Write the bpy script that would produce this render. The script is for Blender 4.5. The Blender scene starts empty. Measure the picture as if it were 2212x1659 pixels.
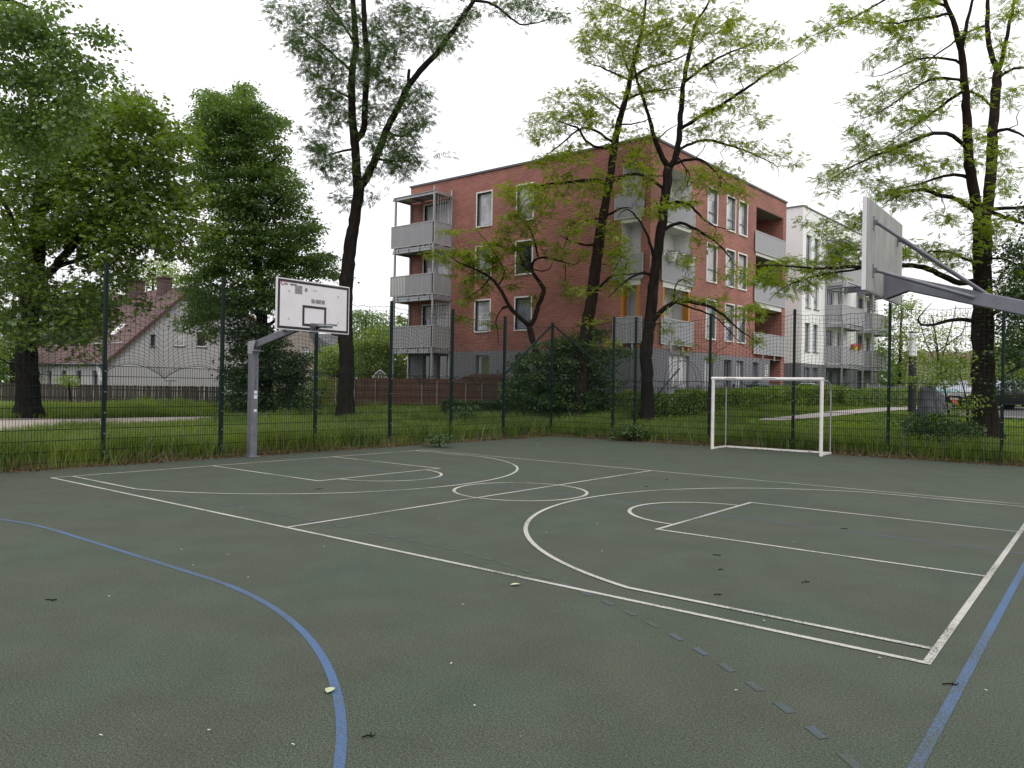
import bpy, math, random
import numpy as np
from mathutils import Vector, Matrix
R = math.radians
rng = np.random.default_rng(7); random.seed(7)
sc = bpy.context.scene
COL = sc.collection

# ------------------------------------------------------------------ camera
CAM = np.array([13.7153, -5.195, 1.62])
FPX = 3057.878 / 4096 * 2212          # focal length in the working frame (2212 px wide)
YAW, PITCH, ROLL = R(128.30400), R(0.26938), R(1.01775)
_f = np.array([math.cos(YAW)*math.cos(PITCH), math.sin(YAW)*math.cos(PITCH), math.sin(PITCH)])
_r = np.array([math.sin(YAW), -math.cos(YAW), 0.0]); _u = np.cross(_r, _f)
C_R = math.cos(ROLL)*_r + math.sin(ROLL)*_u
C_U = -math.sin(ROLL)*_r + math.cos(ROLL)*_u
C_F = _f
cd = bpy.data.cameras.new("camera"); cam = bpy.data.objects.new("camera", cd); COL.objects.link(cam)
cd.sensor_width = 36; cd.lens = 36*3057.878/4096; cd.clip_end = 2000; cd.clip_start = 0.05
m = Matrix(((C_R[0], C_U[0], -C_F[0], CAM[0]), (C_R[1], C_U[1], -C_F[1], CAM[1]), (C_R[2], C_U[2], -C_F[2], CAM[2]), (0, 0, 0, 1)))
cam.matrix_world = m
sc.camera = cam

# ------------------------------------------------------------------ light
SUN_EL, SUN_AZ = R(52), R(-35)        # azimuth measured from +X towards +Y
wd = bpy.data.worlds.new("World"); sc.world = wd; wd.use_nodes = True
nt = wd.node_tree; nt.nodes.clear()
out = nt.nodes.new('ShaderNodeOutputWorld'); bg = nt.nodes.new('ShaderNodeBackground')
sky = nt.nodes.new('ShaderNodeTexSky'); sky.sky_type = 'NISHITA'; sky.sun_disc = False
sky.sun_elevation = SUN_EL; sky.sun_rotation = R(90) - SUN_AZ
sky.air_density = 1.0; sky.dust_density = 3.0
tc = nt.nodes.new('ShaderNodeTexCoord'); sep = nt.nodes.new('ShaderNodeSeparateXYZ')
mr = nt.nodes.new('ShaderNodeMapRange'); mr.inputs[1].default_value = 0; mr.inputs[2].default_value = 1
mr.inputs[3].default_value = 8.0; mr.inputs[4].default_value = 12.5
cmb = nt.nodes.new('ShaderNodeVectorMath'); cmb.operation = 'SCALE'; cmb.inputs[0].default_value = (1.0, 0.985, 1.0)
mix = nt.nodes.new('ShaderNodeMix'); mix.data_type = 'RGBA'; mix.inputs[0].default_value = 0.9
L = nt.links.new
L(tc.outputs['Generated'], sep.inputs[0]); L(sep.outputs['Z'], mr.inputs[0]); L(mr.outputs[0], cmb.inputs[3])
L(sky.outputs[0], mix.inputs[6]); L(cmb.outputs[0], mix.inputs[7]); L(mix.outputs[2], bg.inputs[0]); L(bg.outputs[0], out.inputs[0])
bg.inputs[1].default_value = 0.12
sd = bpy.data.lights.new("sun", 'SUN'); sd.energy = 0.9; sd.angle = R(18); sd.color = (1.0, 0.96, 0.9)
so = bpy.data.objects.new("sun", sd); COL.objects.link(so); so.location = (30, -20, 40)
sv = Vector((math.cos(SUN_EL)*math.cos(SUN_AZ), math.cos(SUN_EL)*math.sin(SUN_AZ), math.sin(SUN_EL)))
so.rotation_euler = sv.to_track_quat('Z', 'Y').to_euler()
sc.view_settings.view_transform = 'Standard'; sc.view_settings.look = 'None'
sc.view_settings.gamma = 1.0; sc.view_settings.exposure = 0.35
sc.cycles.max_bounces = 7; sc.cycles.diffuse_bounces = 3; sc.cycles.glossy_bounces = 3
sc.cycles.transmission_bounces = 4; sc.cycles.transparent_max_bounces = 8

# ------------------------------------------------------------------ photograph pixel -> place helpers (2212 x 1659 frame)
def ray(x, y): return C_F + C_R*((x-1106)/FPX) - C_U*((y-829.5)/FPX)
def on_x(x, y, X): d = ray(x, y); return CAM + d*((X-CAM[0])/d[0])
def on_y(x, y, Y): d = ray(x, y); return CAM + d*((Y-CAM[1])/d[1])
def at_depth(x, y, D): return CAM + ray(x, y)*D
def ss(t): t = np.clip(t, 0, 1); return t*t*(3-2*t)
def terrain(X, Y):
    X = np.asarray(X, float); Y = np.asarray(Y, float)
    fx = 0.3 + 0.7*ss((X+26)/12)
    z = 0.068*np.maximum(0, Y-16.9)
    z = np.where(z > 0.55, 0.55+(z-0.55)*0.42, z)
    z = np.where(z > 1.0, 1.0+(z-1.0)*0.25, z)
    return np.minimum(z*fx + 0.13*ss((-2.2-X)/8), 1.35)
def on_ground(x, y):
    d = ray(x, y)
    for D in np.arange(14, 220, 0.06):
        q = CAM + d*D
        if q[2] < terrain(q[0], q[1]): return q
    return CAM + d*220

# ------------------------------------------------------------------ materials
def M_(name, col, rough=0.6, metal=0.0, var=0.12, scale=8.0, bump=0.0, bscale=60.0, spec=0.5, stretch=None, col2=None, alpha=None):
    mt = bpy.data.materials.new(name); mt.use_nodes = True
    n = mt.node_tree; b = n.nodes['Principled BSDF']; b.inputs['Roughness'].default_value = rough
    b.inputs['Metallic'].default_value = metal; b.inputs['Specular IOR Level'].default_value = spec
    tcx = n.nodes.new('ShaderNodeTexCoord'); mp = n.nodes.new('ShaderNodeMapping')
    if stretch: mp.inputs['Scale'].default_value = stretch
    n.links.new(tcx.outputs['Object'], mp.inputs[0])
    nz = n.nodes.new('ShaderNodeTexNoise'); nz.inputs['Scale'].default_value = scale; nz.inputs['Detail'].default_value = 6; nz.inputs['Roughness'].default_value = 0.65
    n.links.new(mp.outputs[0], nz.inputs['Vector'])
    cr = n.nodes.new('ShaderNodeValToRGB'); cr.color_ramp.elements[0].position = 0.3; cr.color_ramp.elements[1].position = 0.7
    c = np.array(col); c2 = np.array(col2) if col2 is not None else c*(1+var)
    lo = c*(1-var) if col2 is None else c
    cr.color_ramp.elements[0].color = (*np.clip(lo, 0, 1), 1); cr.color_ramp.elements[1].color = (*np.clip(c2, 0, 1), 1)
    n.links.new(nz.outputs['Fac'], cr.inputs[0]); n.links.new(cr.outputs[0], b.inputs['Base Color'])
    if bump:
        n2 = n.nodes.new('ShaderNodeTexNoise'); n2.inputs['Scale'].default_value = bscale; n2.inputs['Detail'].default_value = 5
        n.links.new(mp.outputs[0], n2.inputs['Vector'])
        bp = n.nodes.new('ShaderNodeBump'); bp.inputs['Strength'].default_value = bump; bp.inputs['Distance'].default_value = 0.02
        n.links.new(n2.outputs['Fac'], bp.inputs['Height']); n.links.new(bp.outputs[0], b.inputs['Normal'])
    return mt
def leaf_mat(name, c1, c2, trans=0.35, cscale=0.5):
    mt = bpy.data.materials.new(name); mt.use_nodes = True; n = mt.node_tree; n.nodes.clear()
    o = n.nodes.new('ShaderNodeOutputMaterial'); g = n.nodes.new('ShaderNodeNewGeometry'); tcx = n.nodes.new('ShaderNodeTexCoord')
    nz = n.nodes.new('ShaderNodeTexNoise'); nz.inputs['Scale'].default_value = cscale; nz.inputs['Detail'].default_value = 3
    n.links.new(tcx.outputs['Object'], nz.inputs['Vector'])
    ad = n.nodes.new('ShaderNodeMath'); ad.operation = 'MULTIPLY_ADD'; ad.inputs[1].default_value = 0.55
    sb = n.nodes.new('ShaderNodeMapRange'); sb.inputs[1].default_value = 0.3; sb.inputs[2].default_value = 0.7; sb.inputs[3].default_value = -0.05; sb.inputs[4].default_value = 0.5
    n.links.new(nz.outputs['Fac'], sb.inputs[0]); n.links.new(g.outputs['Random Per Island'], ad.inputs[0]); n.links.new(sb.outputs[0], ad.inputs[2])
    cr = n.nodes.new('ShaderNodeValToRGB'); cr.color_ramp.elements[0].color = (*c1, 1); cr.color_ramp.elements[1].color = (*c2, 1)
    n.links.new(ad.outputs[0], cr.inputs[0])
    d = n.nodes.new('ShaderNodeBsdfDiffuse'); t = n.nodes.new('ShaderNodeBsdfTranslucent'); gl = n.nodes.new('ShaderNodeBsdfGlossy'); gl.inputs['Roughness'].default_value = 0.45
    gl.inputs['Color'].default_value = (0.8, 0.8, 0.8, 1)
    hs = n.nodes.new('ShaderNodeHueSaturation'); hs.inputs['Hue'].default_value = 0.485; hs.inputs['Saturation'].default_value = 1.15; hs.inputs['Value'].default_value = 1.7
    n.links.new(cr.outputs[0], d.inputs[0]); n.links.new(cr.outputs[0], hs.inputs['Color']); n.links.new(hs.outputs[0], t.inputs[0])
    m1 = n.nodes.new('ShaderNodeMixShader'); m1.inputs[0].default_value = trans; m2 = n.nodes.new('ShaderNodeMixShader'); m2.inputs[0].default_value = 0.05
    n.links.new(d.outputs[0], m1.inputs[1]); n.links.new(t.outputs[0], m1.inputs[2]); n.links.new(m1.outputs[0], m2.inputs[1]); n.links.new(gl.outputs[0], m2.inputs[2]); n.links.new(m2.outputs[0], o.inputs[0])
    return mt
def glass_mat(name, col, rough=0.06):
    mt = bpy.data.materials.new(name); mt.use_nodes = True; n = mt.node_tree; b = n.nodes['Principled BSDF']
    b.inputs['Roughness'].default_value = rough; b.inputs['Specular IOR Level'].default_value = 0.9; b.inputs['Coat Weight'].default_value = 0.5
    tcx = n.nodes.new('ShaderNodeTexCoord'); nz = n.nodes.new('ShaderNodeTexNoise'); nz.inputs['Scale'].default_value = 1.3; n.links.new(tcx.outputs['Object'], nz.inputs['Vector'])
    cr = n.nodes.new('ShaderNodeValToRGB'); cr.color_ramp.elements[0].position = .35; cr.color_ramp.elements[1].position = .65
    cr.color_ramp.elements[0].color = (*(np.array(col)*.6), 1); cr.color_ramp.elements[1].color = (*(np.array(col)*1.3), 1)
    n.links.new(nz.outputs['Fac'], cr.inputs[0]); n.links.new(cr.outputs[0], b.inputs['Base Color']); return mt
def uv_mat(name, kind):
    """wall coverings laid out in metres through the wall's UV map"""
    mt = bpy.data.materials.new(name); mt.use_nodes = True; n = mt.node_tree; b = n.nodes['Principled BSDF']; b.inputs['Roughness'].default_value = 0.85
    uv = n.nodes.new('ShaderNodeUVMap'); uv.uv_map = 'UVMap'
    br = n.nodes.new('ShaderNodeTexBrick'); n.links.new(uv.outputs[0], br.inputs['Vector']); br.inputs['Scale'].default_value = 1.0
    nz = n.nodes.new('ShaderNodeTexNoise'); nz.inputs['Scale'].default_value = 0.6; nz.inputs['Detail'].default_value = 7; n.links.new(uv.outputs[0], nz.inputs['Vector'])
    if kind == 'brick':
        br.inputs['Brick Width'].default_value = 0.29; br.inputs['Row Height'].default_value = 0.096; br.inputs['Mortar Size'].default_value = 0.011
        br.inputs['Color1'].default_value = (0.375, 0.160, 0.126, 1); br.inputs['Color2'].default_value = (0.285, 0.116, 0.093, 1); br.inputs['Mortar'].default_value = (0.13, 0.065, 0.058, 1); br.inputs['Bias'].default_value = -0.2
    elif kind == 'roof_tile':
        br.inputs['Brick Width'].default_value = 0.34; br.inputs['Row Height'].default_value = 0.30; br.inputs['Mortar Size'].default_value = 0.02; br.offset = 0.0
        br.inputs['Color1'].default_value = (0.110, 0.062, 0.058, 1); br.inputs['Color2'].default_value = (0.088, 0.048, 0.046, 1); br.inputs['Mortar'].default_value = (0.045, 0.026, 0.027, 1)
    elif kind == 'slate':
        br.inputs['Brick Width'].default_value = 0.4; br.inputs['Row Height'].default_value = 0.28; br.inputs['Mortar Size'].default_value = 0.018
        br.inputs['Color1'].default_value = (0.13, 0.13, 0.145, 1); br.inputs['Color2'].default_value = (0.095, 0.095, 0.11, 1); br.inputs['Mortar'].default_value = (0.05, 0.05, 0.055, 1)
    mx = n.nodes.new('ShaderNodeMix'); mx.data_type = 'RGBA'; mx.blend_type = 'MULTIPLY'; mx.inputs[0].default_value = 1.0
    cr = n.nodes.new('ShaderNodeValToRGB'); cr.color_ramp.elements[0].color = (0.78, 0.78, 0.78, 1); cr.color_ramp.elements[1].color = (1.18, 1.15, 1.15, 1)
    cr.color_ramp.elements[0].position = .3; cr.color_ramp.elements[1].position = .7
    n.links.new(nz.outputs['Fac'], cr.inputs[0]); n.links.new(br.outputs['Color'], mx.inputs[6]); n.links.new(cr.outputs[0], mx.inputs[7]); n.links.new(mx.outputs[2], b.inputs['Base Color'])
    bp = n.nodes.new('ShaderNodeBump'); bp.inputs['Strength'].default_value = 0.5; bp.inputs['Distance'].default_value = 0.01; bp.invert = True
    n.links.new(br.outputs['Fac'], bp.inputs['Height']); n.links.new(bp.outputs[0], b.inputs['Normal']); return mt
def court_mat():
    mt = bpy.data.materials.new('rubber_court_coating'); mt.use_nodes = True; n = mt.node_tree; b = n.nodes['Principled BSDF']; b.inputs['Roughness'].default_value = 0.85; b.inputs['Specular IOR Level'].default_value = 0.3
    tcx = n.nodes.new('ShaderNodeTexCoord')
    def nz(s, d=5, r=0.6):
        q = n.nodes.new('ShaderNodeTexNoise'); q.inputs['Scale'].default_value = s; q.inputs['Detail'].default_value = d; q.inputs['Roughness'].default_value = r; n.links.new(tcx.outputs['Object'], q.inputs['Vector']); return q
    def ramp(src, c0, c1, p0, p1):
        q = n.nodes.new('ShaderNodeValToRGB'); q.color_ramp.elements[0].color = (*c0, 1); q.color_ramp.elements[1].color = (*c1, 1); q.color_ramp.elements[0].position = p0; q.color_ramp.elements[1].position = p1; n.links.new(src, q.inputs[0]); return q
    def mixc(f, a, c, mode='MIX'):
        q = n.nodes.new('ShaderNodeMix'); q.data_type = 'RGBA'; q.blend_type = mode
        if isinstance(f, float): q.inputs[0].default_value = f
        else: n.links.new(f, q.inputs[0])
        n.links.new(a, q.inputs[6]); n.links.new(c, q.inputs[7]); return q.outputs[2]
    base = ramp(nz(0.55, 6, 0.7).outputs['Fac'], (0.042, 0.060, 0.042), (0.050, 0.055, 0.039), 0.34, 0.66)     # green to brown wear
    gran = ramp(nz(150, 2, 0.5).outputs['Fac'], (0.45, 0.45, 0.45), (1.55, 1.55, 1.55), 0.36, 0.66)              # rubber granules
    gran2 = ramp(nz(70, 3, 0.75).outputs['Fac'], (0.62, 0.62, 0.62), (1.36, 1.36, 1.36), 0.36, 0.64)
    big = ramp(nz(1.7, 5, 0.6).outputs['Fac'], (0.90, 0.90, 0.90), (1.10, 1.10, 1.10), 0.35, 0.65)
    c = mixc(1.0, base.outputs[0], gran.outputs[0], 'MULTIPLY'); c = mixc(1.0, c, gran2.outputs[0], 'MULTIPLY'); c = mixc(1.0, c, big.outputs[0], 'MULTIPLY')
    vo = n.nodes.new('ShaderNodeTexVoronoi'); vo.inputs['Scale'].default_value = 62; n.links.new(tcx.outputs['Object'], vo.inputs['Vector'])
    pit = ramp(vo.outputs['Distance'], (1, 1, 1), (0, 0, 0), 0.12, 0.22); pr = ramp(nz(9, 3).outputs['Fac'], (0.15, 0.15, 0.15), (0.95, 0.95, 0.95), 0.40, 0.58)
    dk = n.nodes.new('ShaderNodeRGB'); dk.outputs[0].default_value = (0.012, 0.012, 0.010, 1)
    pm = n.nodes.new('ShaderNodeMath'); pm.operation = 'MULTIPLY'; n.links.new(pit.outputs[0], pm.inputs[0]); n.links.new(pr.outputs[0], pm.inputs[1])
    c = mixc(pm.outputs[0], c, dk.outputs[0])
    v2 = n.nodes.new('ShaderNodeTexVoronoi'); v2.inputs['Scale'].default_value = 21; n.links.new(tcx.outputs['Object'], v2.inputs['Vector'])
    sp = ramp(v2.outputs['Distance'], (0.75, 0.75, 0.75), (0, 0, 0), 0.05, 0.085); lt = n.nodes.new('ShaderNodeRGB'); lt.outputs[0].default_value = (0.16, 0.155, 0.11, 1)
    c = mixc(sp.outputs[0], c, lt.outputs[0])
    worn = ramp(nz(2.3, 8, 0.75).outputs['Fac'], (0, 0, 0), (0.55, 0.55, 0.55), 0.66, 0.74); wc = n.nodes.new('ShaderNodeRGB'); wc.outputs[0].default_value = (0.085, 0.075, 0.058, 1)
    c = mixc(worn.outputs[0], c, wc.outputs[0])
    n.links.new(c, b.inputs['Base Color'])
    bp = n.nodes.new('ShaderNodeBump'); bp.inputs['Strength'].default_value = 0.4; bp.inputs['Distance'].default_value = 0.004
    n.links.new(nz(140, 3, 0.7).outputs['Fac'], bp.inputs['Height']); n.links.new(bp.outputs[0], b.inputs['Normal']); return mt
def line_mat(name, col, wear):
    """worn line paint: granules of the coating show through where the paint has rubbed off"""
    mt = bpy.data.materials.new(name); mt.use_nodes = True; n = mt.node_tree; b = n.nodes['Principled BSDF']; b.inputs['Roughness'].default_value = 0.8
    tcx = n.nodes.new('ShaderNodeTexCoord'); nz = n.nodes.new('ShaderNodeTexNoise'); nz.inputs['Scale'].default_value = 75; nz.inputs['Detail'].default_value = 4; nz.inputs['Roughness'].default_value = .7; n.links.new(tcx.outputs['Object'], nz.inputs['Vector'])
    n2 = n.nodes.new('ShaderNodeTexNoise'); n2.inputs['Scale'].default_value = 1.1; n2.inputs['Detail'].default_value = 4; n.links.new(tcx.outputs['Object'], n2.inputs['Vector'])
    a = n.nodes.new('ShaderNodeMath'); a.operation = 'MULTIPLY_ADD'; a.inputs[1].default_value = 0.55; n.links.new(n2.outputs['Fac'], a.inputs[0]); n.links.new(nz.outputs['Fac'], a.inputs[2])
    cr = n.nodes.new('ShaderNodeValToRGB'); cr.color_ramp.elements[0].position = wear; cr.color_ramp.elements[1].position = wear+0.16
    cr.color_ramp.elements[0].color = (0.038, 0.047, 0.034, 1); cr.color_ramp.elements[1].color = (*col, 1)
    n.links.new(a.outputs[0], cr.inputs[0]); n.links.new(cr.outputs[0], b.inputs['Base Color']); return mt

MAT = dict(
 court=court_mat(), white_line=line_mat('worn_white_line_paint', (0.37, 0.365, 0.335), 0.62), blue_line=line_mat('worn_blue_line_paint', (0.042, 0.094, 0.195), 0.66), blue_faint=line_mat('faded_blue_line_paint', (0.043, 0.080, 0.145), 0.77),
 brick=uv_mat('red_clinker_brick', 'brick'), roof=uv_mat('brown_roof_tiles', 'roof_tile'), slate=uv_mat('slate_roof', 'slate'),
 plinth=M_('grey_render', (0.175, 0.175, 0.195), .9, var=.06, scale=3, bump=.15, bscale=90), plinth_dark=M_('dark_grey_render', (0.15, 0.152, 0.165), .9, var=.06, scale=3),
 white_wall=M_('white_render', (0.76, 0.75, 0.76), .9, var=.04, scale=1.2, bump=.1, bscale=80), pale_wall=M_('pale_grey_render', (0.70, 0.69, 0.70), .9, var=.04, scale=1.2),
 house_wall=M_('lilac_grey_render', (0.36, 0.35, 0.375), .9, var=.05, scale=.8), beige_wall=M_('weathered_beige_render', (0.27, 0.235, 0.215), .9, var=.15, scale=.7),
 white_frame=M_('white_window_frame', (0.66, 0.65, 0.63), .45, var=.05), grey_frame=M_('grey_window_frame', (0.12, 0.125, 0.14), .5, var=.06),
 galv=M_('galvanised_steel', (0.34, 0.345, 0.37), .42, .55, var=.18, scale=14, bump=.05), galv_dark=M_('weathered_galvanised_steel', (0.145, 0.15, 0.175), .5, .35, var=.2, scale=9, bump=.06),
 panel=M_('perforated_grey_balcony_panel', (0.30, 0.30, 0.325), .6, .1, var=.05, scale=2.5), panel_light=M_('light_edge_trim', (0.5, 0.5, 0.51), .5, .2, var=.05),
 fence_green=M_('dark_green_powder_coat', (0.003, 0.013, 0.011), .7, .0, var=.3, scale=20, spec=.2), net=M_('grey_green_net_cord', (0.020, 0.027, 0.026), .9, var=.2, spec=.1), wire=M_('green_mesh_wire', (0.004, 0.013, 0.009), .7, .0, var=.2, spec=.15),
 board=M_('white_board_face', (0.60, 0.58, 0.61), .5, var=.06, scale=3.0), board_back=M_('mottled_weathered_board_back', (0.19, 0.20, 0.18), .8, col2=(0.33, 0.34, 0.325), scale=5, stretch=(1, 1, .35)), black=M_('black_paint', (0.012, 0.009, 0.014), .5, var=.2), edge=M_('board_edge', (0.52, 0.54, 0.50), .6, var=.08),
 adhesive=M_('torn_sticker_residue', (0.20, 0.19, 0.195), .8, var=.3, scale=30), red=M_('red_print', (0.35, 0.02, 0.03), .5, var=.1), sticker=M_('white_sticker', (0.6, 0.6, 0.62), .6, var=.1, scale=30),
 goal=M_('chipped_white_goal_paint', (0.60, 0.585, 0.57), .45, var=.12, scale=7), orange=M_('orange_jamb', (0.45, 0.18, 0.02), .6, var=.1),
 dark=M_('dark_opening', (0.02, 0.02, 0.022), .7, var=.2), dark_brick=None, blind=M_('white_blind', (0.5, 0.5, 0.52), .7, var=.06), curtain_green=M_('green_curtain', (0.09, 0.13, 0.06), .8, var=.2),
 glass=glass_mat('window_glass', (0.20, 0.215, 0.27)), glass_pale=glass_mat('window_glass_with_curtain', (0.38, 0.385, 0.43)), glass_dark=glass_mat('dark_window_glass', (0.02, 0.024, 0.03)),
 plank=M_('weathered_dark_planks', (0.024, 0.018, 0.015), .95, col2=(0.060, 0.045, 0.036), scale=5, stretch=(6, 6, .6), bump=.3), reed=M_('reed_matting', (0.095, 0.045, 0.034), .9, col2=(0.19, 0.095, 0.070), scale=14, stretch=(3, 3, .12), bump=.5, bscale=90),
 bark=M_('dark_rough_bark', (0.007, 0.006, 0.0055), .97, col2=(0.026, 0.021, 0.019), spec=.1, scale=9, stretch=(1, 1, .22), bump=1.0, bscale=26), bark_brown=M_('brown_furrowed_bark', (0.008, 0.006, 0.005), .97, col2=(0.034, 0.024, 0.019), spec=.1, scale=10, stretch=(1, 1, .18), bump=1.0, bscale=24), twig=M_('twig_bark', (0.010, 0.0075, 0.0065), .95, spec=.1, var=.35, scale=20),
 soil=M_('soil', (0.07, 0.045, 0.032), .95, var=.4, scale=6), sand=M_('sandy_gravel', (0.33, 0.265, 0.215), .95, col2=(0.42, 0.38, 0.36), scale=1.5, bump=.3, bscale=60), paving=M_('concrete_paving', (0.30, 0.27, 0.25), .9, var=.15, scale=5), asphalt=M_('asphalt', (0.055, 0.055, 0.058), .9, var=.15, scale=6),
 tarp=M_('grey_tarpaulin', (0.075, 0.080, 0.10), .6, var=.3, scale=6, bump=.8, bscale=9), metal_grey=M_('grey_painted_steel', (0.10, 0.105, 0.12), .5, .3, var=.1), lamp_white=M_('white_lamp_cylinder', (0.70, 0.70, 0.74), .4, var=.03), lamp_black=M_('black_lamp_column', (0.014, 0.015, 0.02), .5, .2, var=.2),
 car_blue=M_('turquoise_car_paint', (0.03, 0.17, 0.24), .25, .2, var=.05), car_black=M_('black_car_paint', (0.012, 0.013, 0.018), .2, .2, var=.1), car_silver=M_('silver_car_paint', (0.42, 0.44, 0.47), .3, .4, var=.05), rubber=M_('tyre_rubber', (0.015, 0.015, 0.015), .85, var=.2), rim=M_('wheel_rim', (0.4, 0.4, 0.42), .35, .7, var=.1), red_lens=M_('red_lens', (0.45, 0.03, 0.015), .3, var=.1),
 bin=M_('dark_green_bin_plastic', (0.018, 0.055, 0.045), .5, var=.15), white_plastic=M_('white_plastic', (0.62, 0.62, 0.62), .5, var=.05), yellow=M_('yellow_pot', (0.6, 0.5, 0.02), .5, var=.05), terracotta=M_('terracotta', (0.30, 0.12, 0.07), .8, var=.15), flower=M_('red_flowers', (0.5, 0.03, 0.05), .7, var=.4, scale=30),
 red_brick_chimney=M_('chimney_brick', (0.085, 0.05, 0.045), .9, var=.3, scale=12),
 lf_locust=leaf_mat('young_locust_leaves', (0.105, 0.160, 0.020), (0.215, 0.275, 0.045), .46, .7), lf_locust2=leaf_mat('backlit_toned_locust_leaves', (0.085, 0.145, 0.020), (0.185, 0.255, 0.038), .45, .7), lf_ash=leaf_mat('ash_leaves', (0.026, 0.056, 0.016), (0.070, 0.125, 0.032), .38, .6),  # second locust green is darker: backlit shade put into the leaf colour
 lf_linden=leaf_mat('linden_leaves', (0.046, 0.095, 0.022), (0.130, 0.205, 0.050), .46, .5), lf_chest=leaf_mat('chestnut_leaves', (0.054, 0.108, 0.019), (0.150, 0.220, 0.040), .48, .5), lf_ivy=leaf_mat('ivy_leaves', (0.018, 0.042, 0.013), (0.052, 0.094, 0.026), .25, .9),
 lf_bush=leaf_mat('shrub_leaves', (0.022, 0.050, 0.014), (0.070, 0.118, 0.030), .3, .8), lf_light=leaf_mat('light_shrub_leaves', (0.080, 0.140, 0.022), (0.190, 0.260, 0.050), .42, .6), lf_hedge=leaf_mat('privet_leaves', (0.070, 0.135, 0.020), (0.195, 0.275, 0.050), .3, 1.0),
 grass=leaf_mat('grass_blades', (0.030, 0.072, 0.010), (0.185, 0.250, 0.040), .42, .55), straw=leaf_mat('dry_grass', (0.12, 0.09, 0.04), (0.25, 0.20, 0.11), .3, 1.5),
)
MAT['dark_brick'] = MAT['brick']

# ------------------------------------------------------------------ mesh helpers
ORG = {}
def link(o): COL.objects.link(o); return o
def tag(o, label=None, cat=None, group=None, kind=None):
    if label: o['label'] = label
    if cat: o['category'] = cat
    if group: o['group'] = group
    if kind: o['kind'] = kind
    return o
def thing(name, loc, label, cat, group=None):
    o = link(bpy.data.objects.new(name, None)); o.location = tuple(float(v) for v in loc); o.empty_display_size = 0.3
    ORG[o.name] = np.array(loc, float); return tag(o, label, cat, group)
def finish(me, name, mat, parent, smooth=False, bevel=0.0):
    o = link(bpy.data.objects.new(name, me))
    for mm in (mat if isinstance(mat, (list, tuple)) else [mat]): me.materials.append(mm)
    if parent is not None: o.parent = parent; ORG[o.name] = ORG[parent.name]
    else: ORG[o.name] = np.zeros(3)
    if smooth: me.shade_smooth()
    if bevel:
        b = o.modifiers.new('bevel', 'BEVEL'); b.width = bevel; b.segments = 2; b.limit_method = 'ANGLE'; b.angle_limit = R(50)
    return o
def np_mesh(name, V, F, mat, parent=None, smooth=False):
    """V (n,3) world, F (m,k) indices, one polygon size"""
    me = bpy.data.meshes.new(name); V = np.asarray(V, np.float64) - (ORG[parent.name] if parent is not None else 0); F = np.asarray(F, np.int32); k = F.shape[1]
    me.vertices.add(len(V)); me.vertices.foreach_set('co', V.astype(np.float32).ravel())
    me.loops.add(F.size); me.loops.foreach_set('vertex_index', F.ravel())
    me.polygons.add(len(F)); me.polygons.foreach_set('loop_start', np.arange(0, F.size, k, dtype=np.int32)); me.polygons.foreach_set('loop_total', np.full(len(F), k, np.int32))
    me.update(calc_edges=True); return finish(me, name, mat, parent, smooth)
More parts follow.
